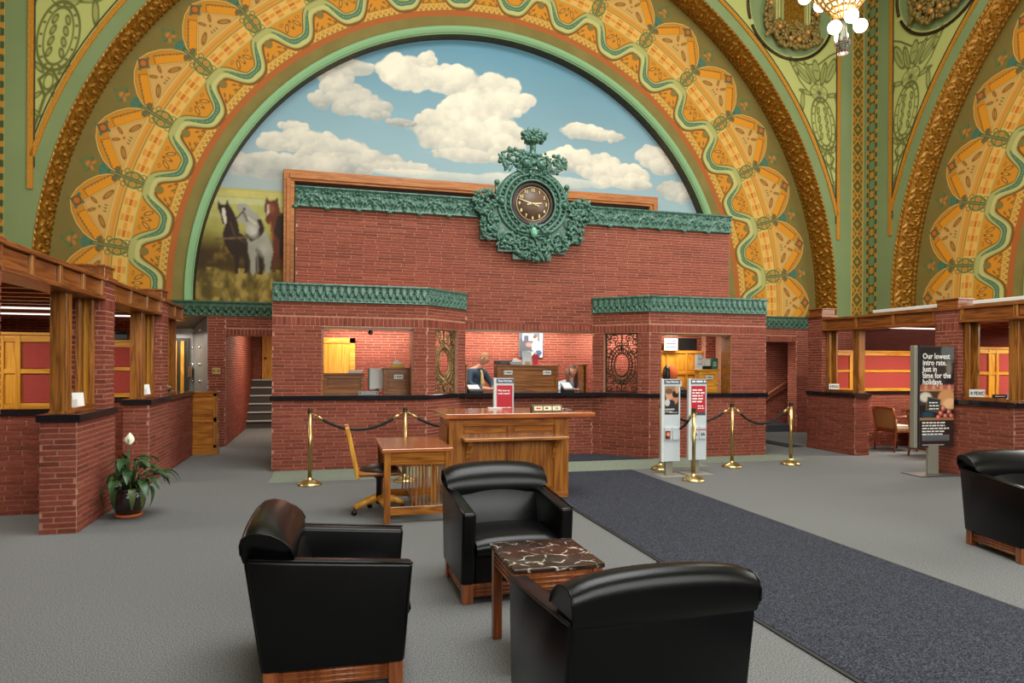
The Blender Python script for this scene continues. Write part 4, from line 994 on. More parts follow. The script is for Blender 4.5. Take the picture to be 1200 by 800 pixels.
# wood panelling seen through the right window
wp = thing('oak_panelling', 'golden oak wall panelling inside right teller window', 'panelling', (6.33, 11.71, 0))
MB().box(-0.56, 0.64, 0, 0.06, 0, 1.84).build('backing', oaklx, wp)
for x in (-0.54, -0.14, 0.26):
    MB().box(x, x+0.05, -0.025, 0, 0, 1.84).build('stile', oakl, wp)
for x in (-0.51, -0.11, 0.27):
    for z0, z1 in ((0.9, 1.38), (1.48, 1.80)): MB().box(x+0.02, x+0.36, -0.008, 0, z0, z1).build('panel', oakl, wp)
for z in (1.40, 1.81): MB().box(-0.56, 0.64, -0.03, 0, z, z+0.05).build('rail', oaklx, wp)
def ceiling_lamp(x, y, p):
    area('teller_downlight_or_fill', (x, y, 2.28), (math.radians(22), 0, 0), 0.7, 0.2, p, (1.0, 0.9, 0.82))
for x in (0.3, 1.1, 2.4, 3.3, 4.2, 5.4, 6.3): ceiling_lamp(x, 12.75, 15)
area('teller_downlight_or_fill', (6.2, 11.2, 2.27), (math.radians(15), 0, 0), 0.6, 0.25, 16, (1.0, 0.9, 0.8))
for x in (0.5, 2.6, 3.9): area('teller_downlight_or_fill', (x, 11.65, 2.27), (0, 0, 0), 0.6, 0.25, 9, (1.0, 0.92, 0.85))  # unseen lamps added above the counters to brighten the people there
# ================================================================== clock
ck = thing('wall_clock', 'green terracotta clock with brown dial crowning the brick teller wall', 'clock', (3.30, 11.09, 4.31))
pts = [(-0.90, 0.03), (-0.90, -0.64), (-0.60, -0.64), (-0.60, -0.83), (-0.34, -0.83), (-0.34, -0.95), (0.34, -0.95), (0.34, -0.83), (0.60, -0.83), (0.60, -0.64), (0.90, -0.64), (0.90, 0.03), (0.64, 0.03)]
pts += [(0.645*math.cos(a), 0.585*math.sin(a)+0.02) for a in [PI*i/24 for i in range(1, 24)]]+[(-0.64, 0.03)]
MB().prism(pts, -0.06, 0.05, 'y').build('surround', terra, ck)
def torus_xz(mb, r, rr, y, n=48, m=0, sz=1.0): mb.tube([(r*math.cos(2*PI*i/n), y, sz*r*math.sin(2*PI*i/n)) for i in range(n)], rr, 8, m, closed=True)
mb = MB(); torus_xz(mb, 0.60, 0.035, -0.07, sz=0.92); torus_xz(mb, 0.50, 0.03, -0.09); mb.build('moulded_ring', terra, ck)
bead_me = MB().ball((0, 0, 0), 0.024, 0, 8, 6).mesh('bead', terra)
for i in range(44): a = 2*PI*i/44; link_mesh('bead', bead_me, ck, loc=(0.552*math.cos(a), -0.085, 0.53*math.sin(a)))
mb = MB()
egg_me = MB().ball((0, 0, 0), (0.032, 0.025, 0.02), 0, 8, 6).mesh('egg_ornament', terra)
for i in range(30): a = 2*PI*i/30; link_mesh('egg_ornament', egg_me, ck, loc=(0.44*math.cos(a), -0.10, 0.44*math.sin(a)), rot=(0, -a+PI/2, 0))
torus_xz(mb, 0.40, 0.022, -0.10); mb.build('inner_ring', terra, ck)
MB().lathe([(0.40, 0.0), (0.40, 0.012), (0.30, 0.035), (0.30, 0.0)], n=48).build('dial_rim', dial_rim, ck, loc=(0, -0.06, 0), rot=(PI/2, 0, 0))
MB().lathe([(0.30, 0.0), (0.30, 0.016), (0.0005, 0.018)], n=48).build('dial', dial_m, ck, loc=(0, -0.062, 0), rot=(PI/2, 0, 0))
mb = MB(); torus_xz(mb, 0.285, 0.005, -0.082); mb.build('minute_ring', ivory, ck)
for h in range(1, 13):
    a = PI/2-2*PI*h/12; me = text_mesh(str(h), 0.075, ivory, 0.002, 'CENTER', 0.002)
    link_mesh('numeral', me, ck, loc=(0.235*math.cos(a), -0.084, 0.235*math.sin(a)-0.026))
def hand(nm, ang, L, tail, w):
    d = Vector((math.cos(ang), 0, math.sin(ang))); n = Vector((-d.z, 0, d.x))
    q = [-d*tail-n*w*0.9, -d*tail*0.5-n*w*0.4, -n*w, d*L*0.9-n*w*0.45, d*L, d*L*0.9+n*w*0.45, n*w, -d*tail*0.5+n*w*0.4, -d*tail+n*w*0.9]
    MB().prism([(v.x, v.z) for v in q], -0.092, -0.088, 'y').build(nm, ivory, ck)
hand('minute_hand', math.radians(163), 0.27, 0.12, 0.012); hand('hour_hand', math.radians(7), 0.17, 0.10, 0.016)
MB().ball((0, -0.092, 0), 0.02).build('hand_boss', ivory, ck)
def spiral(mb, cx, cz, r, turns, y, sg=1, rr=0.018, a0=0.0, n=26):
    mb.tube([(cx+sg*r*(1-0.85*i/n)*math.cos(a0+turns*2*PI*i/n), y, cz+r*(1-0.85*i/n)*math.sin(a0+turns*2*PI*i/n)) for i in range(n+1)], [rr*(1-0.5*i/n) for i in range(n+1)], 6)
for (nm, cx, cz, w, h, n, sd) in (('leaf_cluster', -0.30, 0.72, 0.30, 0.18, 80, 1), ('leaf_cluster', 0.30, 0.70, 0.30, 0.18, 80, 2), ('leaf_cluster', 0, 0.62, 0.30, 0.16, 60, 3), ('leaf_cluster', -0.84, -0.02, 0.22, 0.20, 80, 4), ('leaf_cluster', 0.86, -0.06, 0.22, 0.20, 80, 5), ('leaf_cluster', -0.76, -0.42, 0.15, 0.24, 60, 6), ('leaf_cluster', 0.78, -0.42, 0.15, 0.24, 60, 7), ('leaf_cluster', 0, -0.78, 0.34, 0.18, 90, 8), ('leaf_cluster', -0.44, -0.66, 0.20, 0.16, 50, 9), ('leaf_cluster', 0.44, -0.66, 0.20, 0.16, 50, 10), ('leaf_cluster', 0, -0.44, 0.30, 0.07, 40, 11)):
    mb = MB(); relief_cluster(mb, cx, cz, w, h, n, 0.02, 0.042, 100+sd, -0.08); mb.build(nm, terra, ck)
for s in (-1, 1):
    mb = MB(); spiral(mb, s*0.42, -0.63, 0.13, 1.6, -0.12, s, 0.022); spiral(mb, s*0.16, -0.70, 0.12, 1.4, -0.12, -s, 0.02, 1.0); spiral(mb, s*0.66, -0.30, 0.14, 1.3, -0.11, -s, 0.02, 2.0); mb.build('scroll', terra, ck)
    mb = MB(); mb.ball((s*0.56, -0.12, 0.0), 0.06, 0, 12, 8); torus_xz(mb, 0.085, 0.018, -0.10, 24)
    mb.v = [(v[0]+(s*0.56 if i >= 12*7+2 else 0), v[1], v[2]) for i, v in enumerate(mb.v)]
    mb.build('boss', terra, ck)
    mb = MB(); mb.ball((s*0.62, -0.05, 0.33), 0.05, 0, 10, 7); mb.tube([(s*0.62, -0.03, 0.05), (s*0.63, -0.04, 0.3)], 0.03, 8); mb.build('shoulder_knob', terra, ck)
    mb = MB(); mb.ball((s*0.13, -0.13, 0.66), 0.085, 0, 12, 8); spiral(mb, s*0.13, 0.66, 0.11, 1.5, -0.17, s, 0.016); mb.build('rosette', terra, ck)
MB().ball((0.0, -0.16, -0.50), (0.06, 0.05, 0.09), 0, 14, 10).build('drop_ornament', mat('pale_green_glaze', (110, 166, 140), 0.25), ck)
fi = thing('finial', loc=(0, -0.06, 0.80)); fi.parent = ck
MB().lathe([(0.09, 0), (0.06, 0.06), (0.05, 0.14), (0.065, 0.24), (0.12, 0.27)], n=14).build('stem', terra, fi)
mb = MB(); relief_cluster(mb, 0, 0.34, 0.21, 0.10, 90, 0.022, 0.042, 55, 0.06); relief_cluster(mb, 0, 0.34, 0.21, 0.10, 60, 0.022, 0.042, 56, -0.05); mb.build('leaf_bowl', terra, fi)

# ================================================================== bronze grilles in the angled sides
def grille(name, label, loc, rz, m):
    g = thing(name, label, 'grille', loc, rz)
    W_, H_ = 0.59, 1.02
    f_ = MB()
    f_.box(-W_/2, -W_/2+0.022, -0.012, 0.012, 0, H_).box(W_/2-0.022, W_/2, -0.012, 0.012, 0, H_).box(-W_/2, W_/2, -0.012, 0.012, 0, 0.022).box(-W_/2, W_/2, -0.012, 0.012, H_-0.022, H_)
    f_.build('grille_frame', m, g)
    mb = MB(); r = random.Random(3)
    for rx, rz_, t in ((0.135, 0.20, 0.014), (0.19, 0.27, 0.012), (0.245, 0.34, 0.010)):
        mb.tube([(rx*math.cos(2*PI*i/36), 0, 0.48+rz_*math.sin(2*PI*i/36)) for i in range(36)], t, 6, closed=True)
    for i in range(28):
        a = 2*PI*i/28; mb.tube([(0.15*math.cos(a), 0, 0.48+0.215*math.sin(a)), (0.235*math.cos(a+0.12), 0, 0.48+0.325*math.sin(a+0.12))], 0.010, 5)
    for s in (-1, 1):
        for (cx, cz, q, tn, sg, a0) in ((0.13, 0.93, 0.075, 1.6, 1, 0), (0.23, 0.86, 0.06, 1.5, -1, 1), (0.07, 0.84, 0.055, 1.4, -1, 2), (0.22, 0.72, 0.07, 1.5, 1, 3), (0.24, 0.96, 0.045, 1.3, 1, 2), (0.22, 0.20, 0.075, 1.6, 1, 1), (0.10, 0.14, 0.075, 1.5, -1, 0), (0.23, 0.07, 0.055, 1.4, 1, 2), (0.07, 0.05, 0.045, 1.3, 1, 1), (0.15, 0.26, 0.05, 1.3, 1, 0), (0.255, 0.32, 0.035, 1.2, 1, 0), (0.255, 0.60, 0.03, 1.2, -1, 0)):
            spiral(mb, s*cx, cz, q, tn, 0, s*sg, 0.012, a0, 18)
        for i in range(46):
            x, z = r.uniform(0.02, 0.28), r.uniform(0.03, 0.99)
            if (x/0.15)**2+((z-0.48)/0.22)**2 > 1.1: mb.ball((s*x, 0, z), (0.018, 0.012, 0.010), 0, 6, 4, Matrix.Rotation(r.uniform(0, PI), 3, 'Y'))
    mb.tube([(0, 0, 0.70), (0, 0, 1.0)], 0.014, 6); mb.tube([(0, 0, 0.02), (0, 0, 0.26)], 0.014, 6)
    mb.build('scrollwork', m, g)
    return g
def mid(p, q, u):
    d = Vector(q)-Vector(p); d.normalize(); n = Vector((d.y, -d.x)); c = Vector(p)+d*u-n*0.06
    return (c.x, c.y, 1.105), math.atan2(d.y, d.x)
l_, r_ = mid(P[1], P[2], (GH[0]+GH[1])/2); grille('teller_grille', 'gilt bronze scrollwork grille in the left bay angled side', l_, r_, gilt_bronze)
l_, r_ = mid(P[3], P[4], 1.0395-(GH[0]+GH[1])/2); grille('teller_grille', 'dark bronze scrollwork grille in the right bay angled side', l_, r_, dark_metal)

# ================================================================== teller counters: oak screens and what stands on them
def oak_screen(name, label, x0, x1, y0, y1, z0, z1, m=None, cap=True):
    m = m or oakd
    t = thing(name, label, 'counter screen', ((x0+x1)/2, (y0+y1)/2, z0)); w = x1-x0; h = z1-z0; d = y1-y0
    MB().box(-w/2, w/2, -d/2+0.012, d/2, 0, h).build('body', m, t)
    f_ = MB(); e = 0.055
    f_.box(-w/2, -w/2+e, -d/2-0.006, -d/2+0.012, 0, h).box(w/2-e, w/2, -d/2-0.006, -d/2+0.012, 0, h).box(-w/2+e, w/2-e, -d/2-0.006, -d/2+0.012, 0, e*1.3).box(-w/2+e, w/2-e, -d/2-0.006, -d/2+0.012, h-e, h)
    f_.build('frame', m, t, bevel=0.003)
    if w > 0.2: MB().box(-w/2+e+0.02, w/2-e-0.02, -d/2+0.004, -d/2+0.014, e*1.3+0.02, h-e-0.02).build('panel', m, t, bevel=0.004)
    if cap: MB().box(-w/2-0.02, w/2+0.02, -d/2-0.025, d/2+0.01, h, h+0.03).build('cap', m, t, bevel=0.006)
    return t
oak_screen('teller_screen', 'oak screen at the left end of the left teller window', -0.12, 0.50, 10.78, 10.95, 1.10, 1.40)
oak_screen('teller_screen', 'oak screen with white notice at right end of left teller window', 0.80, 1.22, 10.78, 10.95, 1.10, 1.49)
oak_screen('teller_screen', 'wide oak screen with two white notices in the centre window', 2.80, 3.92, 11.42, 11.70, 1.10, 1.54)
oak_screen('teller_screen', 'narrow oak post screen left of the man behind the counter', 2.18, 2.26, 11.40, 11.70, 1.10, 1.55)
oak_screen('teller_screen', 'narrow oak post screen beside the seated woman', 4.37, 4.45, 11.40, 11.62, 1.10, 1.56)
oak_screen('teller_screen', 'golden oak screen with white notice in the right teller window', 6.36, 6.74, 10.80, 10.95, 1.10, 1.48, oaklx)
def notice(label, x, y, z, w=0.14, h=0.066, txt='FDIC', rz=0.0):
    t = thing('insurance_notice', label, 'notice', (x, y, z), rz)
    MB().box(-w/2, w/2, -0.004, 0.004, 0, h).build('plate', offwhite, t)
    link_mesh('lettering', text_mesh(txt, h*0.62, mono_k, 0.0004, 'CENTER', 0.002), t, loc=(w*0.12, -0.006, h*0.28))
    MB().box(-w*0.42, -w*0.3, -0.006, -0.004, h*0.3, h*0.7).build('seal', slate_print, t)
notice('white insurance notice on the oak screen of the left window', 1.03, 10.765, 1.34)
notice('white insurance notice at left of the wide centre screen', 2.99, 11.405, 1.40, 0.15, 0.07)
notice('white insurance notice at right of the wide centre screen', 3.70, 11.405, 1.40, 0.15, 0.07)
notice('white insurance notice on the golden screen of right window', 6.56, 10.785, 1.33)

# left window: monitor, tissue box, name plate, papers, dark mouse-like pad
mo = thing('monitor', 'white back of a monitor in the left teller window', 'monitor', (0.72, 11.05, 1.10))
MB().box(-0.13, 0.15, -0.02, 0.03, 0.06, 0.40).build('back_shell', white_pl, mo, bevel=0.012)
MB().box(-0.03, 0.03, -0.02, 0.02, 0, 0.08).build('neck', black_pl, mo); MB().box(-0.10, 0.10, -0.06, 0.06, 0, 0.012).build('foot', black_pl, mo)
MB().box(-0.15, -0.13, -0.02, 0.03, 0.05, 0.41).build('bezel', black_pl, mo)
def tissue(label, x, y, z, c):
    t = thing('tissue_box', label, 'tissue box', (x, y, z))
    MB().box(-0.10, 0.10, -0.06, 0.06, 0, 0.055).build('box', mat('tissue_box_'+str(len(MATS)), c, 0.6), t, bevel=0.004)
    mb = MB(); pts = [(-0.07, 0.05), (-0.06, 0.10), (-0.01, 0.115), (0.05, 0.09), (0.085, 0.05)]; mb.prism(pts, -0.02, 0.02, 'y'); mb.build('tissue', offwhite, t, bevel=0.008)
tissue('yellow tissue box with a white tissue on the left window screen', 1.02, 10.87, 1.52, (190, 150, 50))
np_ = thing('name_plate', 'dark name plate on the left teller counter', 'name plate', (0.56, 10.68, 1.10))
MB().prism([(-0.03, 0), (0.03, 0), (0.0, 0.05)], -0.15, 0.15, 'x').build('body', mat('name_plate_grey', (120, 116, 108), 0.5), np_); MB().box(-0.14, 0.14, -0.026, -0.016, 0.008, 0.034).build('plate', black_pl, np_); word_bars(np_, -0.11, 0.12, -0.0268, 0.016, 0.014, offwhite, 3)
pp = thing('paper_stack', 'stack of papers on the left oak screen', 'papers', (0.36, 10.86, 1.43)); 
for i in range(4): MB().box(-0.11+0.01*i, 0.10+0.008*i, -0.06, 0.06, i*0.012, i*0.012+0.010).build('sheet', offwhite if i % 2 else mat('grey_paper', (150, 142, 128), 0.8), pp)
# centre window: printer, brochures, tissue
pr = thing('printer', 'black printer on top of the wide centre screen', 'printer', (2.96, 11.65, 1.57))
MB().box(-0.16, 0.16, -0.07, 0.07, 0, 0.075).build('housing', black_pl, pr, bevel=0.008); MB().box(-0.06, 0.12, -0.075, -0.06, 0.02, 0.06).build('front_panel', grey_pl, pr)
tissue('grey tissue box with a white tissue on the centre screen', 3.15, 11.47, 1.57, (140, 140, 140))
hb = thing('brochure_holder', 'white brochure holder on top of the centre screen', 'brochure holder', (3.36, 11.50, 1.57))
MB().box(-0.085, 0.085, 0, 0.02, 0, 0.24).build('back_sheet', panel_white, hb); MB().box(-0.03, 0.06, -0.03, 0.0, 0.01, 0.06).build('leaflet', mat('leaflet_tan', (170, 150, 90), 0.6), hb)
hb = thing('leaflet_stand', 'red leaflet stand on top of the centre screen', 'leaflet stand', (3.52, 11.52, 1.57))
MB().prism([(-0.05, 0), (0.05, 0), (0.05, 0.18), (0, 0.225), (-0.05, 0.18)], -0.01, 0.01, 'y').build('card', red_print, hb); MB().ball((0, -0.005, 0.20), (0.025, 0.012, 0.025)).build('emblem', offwhite, hb)
def portrait_poster(label, loc, rz, w, h, seed, head, kind):
    """printed sheet: soft blurred photo shapes"""
    t = thing('poster', label, 'poster', loc, rz)
    c = Canvas(-w/2, w/2, 0, h, 60, int(60*h/w), (70, 74, 80))
    r = random.Random(seed)
    if kind == 'office':
        c.rect(-w, w, h*0.62, h, (84, 92, 104)); c.rect(-w*0.35, w*0.1, h*0.55, h*0.78, (196, 204, 210)); c.rect(-w*0.3, -w*0.1, h*0.5, h*0.72, (60, 66, 76)); c.rect(w*0.35, w*0.45, 0, h, (210, 210, 204))
        c.ell(w*0.16, h*0.6, w*0.10, h*0.10, (206, 170, 140)); c.ell(w*0.14, h*0.68, w*0.08, h*0.06, (84, 56, 40)); c.ell(w*0.2, h*0.36, w*0.18, h*0.2, (214, 218, 220)); c.ell(-w*0.1, h*0.42, w*0.12, h*0.07, (180, 110, 100)); c.ell(-w*0.1, h*0.12, w*0.22, h*0.08, (220, 206, 180)); c.ell(w*0.3, h*0.15, w*0.14, h*0.1, (60, 80, 120))
    me = c.mesh('printed_sheet', lambda a, b: (a, -0.003+0*a, b), print_m)
    link_mesh('printed_sheet', me, t); MB().box(-w/2, w/2, -0.002, 0.004, 0, h).build('backing', offwhite, t)
    for i in range(2): word_bars(t, -w*0.44, w*(0.02-0.1*i), -0.005, h*(0.90-0.08*i), h*0.07, mono_w, i)
    return t
portrait_poster('grey office photo poster on brick wall behind the tellers', (3.96, 13.26, 1.72), 0, 0.52, 0.62, 3, [], 'office')
def camera_dome(label, x, y, z=2.24):
    t = thing('security_camera', label, 'camera', (x, y, z)); MB().lathe([(0.02, 0.09), (0.05, 0.08), (0.05, 0.06)], n=12).build('mount', white_pl, t)
    MB().ball((0, 0, 0.03), 0.042, 0, 10, 8).build('dome', black_pl, t); MB().ball((0, -0.036, 0.025), 0.014, 0, 8, 6).build('lens', chrome, t)
camera_dome('security camera hanging inside the left teller window', 0.62, 11.3, 2.06)
camera_dome('security camera hanging above the man behind the counter', 2.46, 11.7, 2.16); camera_dome('security camera hanging above the grey poster', 3.78, 11.9, 2.18)
for i, (x, y, lb) in enumerate(((0.22, 12.2, 'oak bracket at left under the teller ceiling of left window'), (1.28, 12.2, 'oak bracket at right under the teller ceiling of left window'), (2.74, 12.4, 'oak bracket above the printer in centre window'), (3.46, 12.4, 'oak bracket above brochures in centre window'), (4.20, 12.4, 'oak bracket at right end of centre window'))):
    t = thing('oak_bracket', lb, 'bracket', (x, y, 2.24)); MB().prism([(-0.13, 0.08), (0.13, 0.08), (0.09, 0.0), (-0.13, 0.02)], -0.05, 0.05, 'y').build('block', oaklx, t, bevel=0.006)
    MB().box(-0.14, 0.14, -0.055, 0.055, 0.06, 0.08).build('plate', oaklx, t)
# right window: paper tower, green box, printer
t = thing('paper_sorter', 'tall pale paper sorter on the right window screen', 'sorter', (6.40, 10.88, 1.51))
MB().box(-0.05, 0.05, -0.04, 0.04, 0, 0.27).build('body', panel_white, t); 
for z in (0.09, 0.18): MB().box(-0.045, 0.045, -0.046, -0.04, z, z+0.008).build('slot', grey_pl, t)
t = thing('green_box', 'small green brochure box on the right window screen', 'box', (6.70, 10.87, 1.51)); MB().box(-0.06, 0.06, -0.04, 0.04, 0, 0.20).build('body', mat('green_card', (30, 96, 72), 0.5), t)
for z in (0.12, 0.09, 0.06): MB().box(-0.04, 0.03, -0.043, -0.04, z, z+0.012).build('printed_line', offwhite, t)
t = thing('white_card_holder', 'white card holder on the right window screen', 'card holder', (6.55, 10.87, 1.51)); MB().box(-0.06, 0.06, -0.03, 0.03, 0.06, 0.19).build('card', offwhite, t); MB().box(-0.08, 0.08, -0.05, 0.05, 0, 0.06).build('tray', black_pl, t)
t = thing('hanging_notice', 'white notice hanging inside the right teller window', 'notice', (6.22, 11.6, 1.86)); MB().box(-0.13, 0.15, -0.01, 0.01, 0, 0.23).build('sheet', offwhite, t)
for z in (0.05, 0.12, 0.17): MB().box(-0.1, 0.12, -0.013, -0.01, z, z+0.02).build('printed_band', slate_print, t)
t = thing('orange_coat', 'orange jacket over chair back inside right teller window', 'jacket', (6.12, 11.35, 0.0)); mb = MB(); mb.ball((0, 0, 1.35), (0.10, 0.12, 0.24), 0, 12, 8); mb.ball((-0.1, 0.02, 1.38), (0.07, 0.1, 0.20), 1, 12, 8); mb.tube([(0, 0.05, 0), (0, 0.05, 1.2)], 0.03, 8, 1); mb.build('cloth', [mat('orange_cloth', (196, 92, 40), 0.9), black_pl], t)
t = thing('counter_terminal', 'white and black card terminal behind right teller counter', 'terminal', (5.98, 10.85, 1.10)); MB().prism([(-0.08, 0), (0.08, 0), (0.08, 0.10), (-0.08, 0.04)], -0.14, 0.14, 'x').build('body', black_pl, t, bevel=0.008); MB().box(-0.12, 0.04, -0.05, 0.07, 0.10, 0.20).build('screen', white_pl, t, bevel=0.006)
t = thing('counter_terminal', 'white and black keyboard terminal in front of the man', 'terminal', (2.37, 11.38, 1.10)); MB().prism([(-0.10, 0), (0.10, 0), (0.10, 0.09), (-0.10, 0.04)], -0.10, 0.14, 'x').build('body', black_pl, t, bevel=0.008); MB().prism([(-0.09, 0.05), (0.09, 0.10), (0.09, 0.12), (-0.09, 0.06)], -0.10, 0.09, 'x').build('paper', offwhite, t)
t = thing('counter_terminal', 'white and black keyboard terminal beside the woman', 'terminal', (4.07, 11.35, 1.10)); MB().prism([(-0.10, 0), (0.10, 0), (0.10, 0.09), (-0.10, 0.04)], -0.10, 0.10, 'x').build('body', black_pl, t, bevel=0.008); MB().prism([(-0.09, 0.05), (0.09, 0.10), (0.09, 0.16), (-0.09, 0.07)], -0.10, 0.06, 'x').build('paper', offwhite, t)
# ================================================================== the offices along both sides
XL, XR = -2.27, 8.94
def low_wall(label, side, ya, yb, ret=True, ends=True):
    """low brick counter wall from its near end ya to yb, with a return at the near end"""
    xs, sg = (XL, -1) if side == 'l' else (XR, 1)
    t = thing('counter_wall', label, 'low wall', (xs+sg*0.15, ya, 0))
    xi = xs+sg*0.31; a, b = min(xs, xi), max(xs, xi)
    MB().box(a+0.004, b-0.004, ya+0.004, yb, 0, 1.03).build('mortar_core', mortar_m, t, world=True)
    B = Bricks(t); B.jt = 0.0125
    if side == 'l': B.face((xs, ya), (0, 1), yb-ya, 0, 1.03, seed=int(ya*10))
    else: B.face((xs, yb), (0, -1), yb-ya, 0, 1.03, seed=int(ya*10))
    B.face((a, ya), (1, 0), b-a, 0, 1.03, seed=int(ya*10)+1)
    B.finish()
    MB().box(a-0.03 if sg > 0 else a-0.02, b+0.03 if sg < 0 else b+0.02, ya-0.03, yb, 1.03, 1.10).build('granite_ledge', granite, t, bevel=0.004, world=True)
    return t
def pier(label, side, p0, p1, ztop=2.43):
    xs, sg = (XL, -1) if side == 'l' else (XR, 1)
    xi = xs+sg*0.33; a, b = min(xs, xi), max(xs, xi)
    t = thing('brick_pier', label, 'pier', ((a+b)/2, p0, 1.10))
    MB().box(a+0.012, b-0.012, p0+0.012, p1-0.012, 1.10, ztop).build('mortar_core', mortar_m, t, world=True)
    B = Bricks(t); B.jt = 0.0125; o = 0.012
    for (z0, z1, sol) in ((1.10, 2.12, False), (2.12, 2.25, True), (2.25, ztop, False)):
        sd = int(p0*10)
        B.face((a, p0+o), (1, 0), b-a, z0, z1, soldier=[(0, b-a, z0, z1)] if sol else (), seed=sd, bl=0.22)
        if side == 'l': B.face((xs-o, p0), (0, 1), p1-p0, z0, z1, soldier=[(0, p1-p0, z0, z1)] if sol else (), seed=sd+1, bl=0.22)
        else: B.face((xs+o, p1), (0, -1), p1-p0, z0, z1, soldier=[(0, p1-p0, z0, z1)] if sol else (), seed=sd+1, bl=0.22)
    B.finish()
    MB().box(a-0.02, b+0.02, p0-0.02, p1+0.02, ztop, ztop+0.05).box(a+0.02, b-0.02, p0+0.02, p1-0.02, ztop+0.05, ztop+0.17).box(a+0.005, b-0.005, p0+0.005, p1-0.005, ztop+0.15, ztop+0.175).build('oak_cap', oaky, t, world=True, bevel=0.006)
    return t
def beam(label, side, ya, yb, n):
    xs, sg = (XL, -1) if side == 'l' else (XR, 1)
    t = thing('oak_beam', label, 'beam', (xs+sg*0.15, (ya+yb)/2, 2.25))
    def bx(nm, x0, x1, y0, y1, z0, z1, m=oaky, bv=0.004):
        A_, B_ = xs+sg*x0, xs+sg*x1; MB().box(min(A_, B_), max(A_, B_), y0, y1, z0, z1).build(nm, m, t, bevel=bv, world=True)
    bx('beam_core', 0.06, 0.30, ya, yb, 2.26, 2.45)
    bx('bottom_rail', 0.0, 0.32, ya, yb, 2.235, 2.275); bx('top_rail', 0.01, 0.32, ya, yb, 2.435, 2.475)
    st = (yb-ya)/n
    for i in range(n+1):
        y = ya+i*st; y = min(max(y, ya+0.03), yb-0.03)
        bx('stile', 0.02, 0.06, y-0.03, y+0.03, 2.275, 2.435, oakz)
    for i in range(n): bx('panel', 0.045, 0.06, ya+i*st+0.04, ya+(i+1)*st-0.04, 2.285, 2.425)
    return t
def post(label, side, y0, y1, x0=0.10, x1=0.235, z0=1.10, z1=2.24):
    xs, sg = (XL, -1) if side == 'l' else (XR, 1)
    A_, B_ = xs+sg*x0, xs+sg*x1
    t = thing('oak_post', label, 'post', ((A_+B_)/2, (y0+y1)/2, z0)); w, d = abs(B_-A_)/2, (y1-y0)/2
    MB().box(-w, w, -d, d, 0.03, z1-z0).build('shaft', oakz, t, bevel=0.004)
    MB().box(-w-0.006, w+0.006, -d-0.006, d+0.006, 0, 0.03).build('foot', oakz, t, bevel=0.003)
    return t
def jamb(label, side, p0, y_from):
    """two upright boards against a pier, with the sill that joins them to the post"""
    xs, sg = (XL, -1) if side == 'l' else (XR, 1)
    t = thing('oak_window_jamb', label, 'jamb', (xs+sg*0.17, p0, 1.10))
    for nm, x0, x1, y0, y1, z0, z1, m in (('inner_board', 0.10, 0.13, p0-0.09, p0-0.005, 1.15, 2.235, oakz), ('outer_board', 0.20, 0.235, p0-0.15, p0-0.005, 1.15, 2.235, oakz), ('bead', 0.13, 0.20, p0-0.03, p0-0.005, 1.15, 2.235, oakl), ('sill', 0.09, 0.26, y_from, p0-0.002, 1.10, 1.15, oaky)):
        A_, B_ = xs+sg*x0, xs+sg*x1; MB().box(min(A_, B_), max(A_, B_), y0, y1, z0, z1).build(nm, m, t, bevel=0.003, world=True)
    return t
def partition(label, side, y, pattern):
    """low brick wall across the office with framed red panels above"""
    xs, sg, xe = (XL, -1, X0) if side == 'l' else (XR, 1, X1)
    a, b = (xe, xs+sg*0.33) if side == 'l' else (xs+sg*0.33, xe)
    t = thing('office_partition', label, 'partition', ((a+b)/2, y, 0)); L = b-a
    MB().box(a, b, y+0.004, y+0.18, 0, 1.03).build('mortar_core', mortar_m, t, world=True)
    B = Bricks(t); B.jt = 0.0125; B.face((a, y), (1, 0), L, 0, 1.03, seed=int(y*7)); B.finish()
    MB().box(a, b, y-0.03, y+0.2, 1.03, 1.09).build('granite_ledge', granite, t, bevel=0.004, world=True)
    MB().box(a, b, y+0.05, y+0.12, 1.09, 1.85).build('backing', oaklx, t, world=True)
    for z0, z1 in ((1.09, 1.15), (1.46, 1.51), (1.79, 1.86)): MB().box(a, b, y+0.02, y+0.05, z0, z1).build('rail', oaklx, t, bevel=0.004, world=True)
    MB().box(a, b, y, y+0.14, 1.86, 1.89).build('cap_rail', oaklx, t, bevel=0.004, world=True)
    u = 0.0; i = 0
    while u < L-0.05:
        kind, w = pattern[i % len(pattern)]; i += 1
        w = min(w, L-u); p, q = (b-u-w, b-u) if side == 'l' else (a+u, a+u+w)
        if kind == 'r':
            for z0, z1 in ((1.155, 1.455), (1.515, 1.785)): MB().box(p+0.01, q-0.01, y+0.036, y+0.052, z0, z1).build('red_panel', red_fab, t, bevel=0.004, world=True)
        elif kind == 's': MB().box(p, q, y+0.015, y+0.05, 1.09, 1.86).build('stile', oakl, t, bevel=0.004, world=True)
        else: MB().box(p, q, y+0.036, y+0.052, 1.15, 1.79).build('oak_panel', oakl, t, bevel=0.003, world=True)
        u += w
    return t
PAT = [('s', 0.05), ('r', 0.46), ('s', 0.05), ('o', 0.10), ('s', 0.05), ('r', 1.5), ('s', 0.05)]
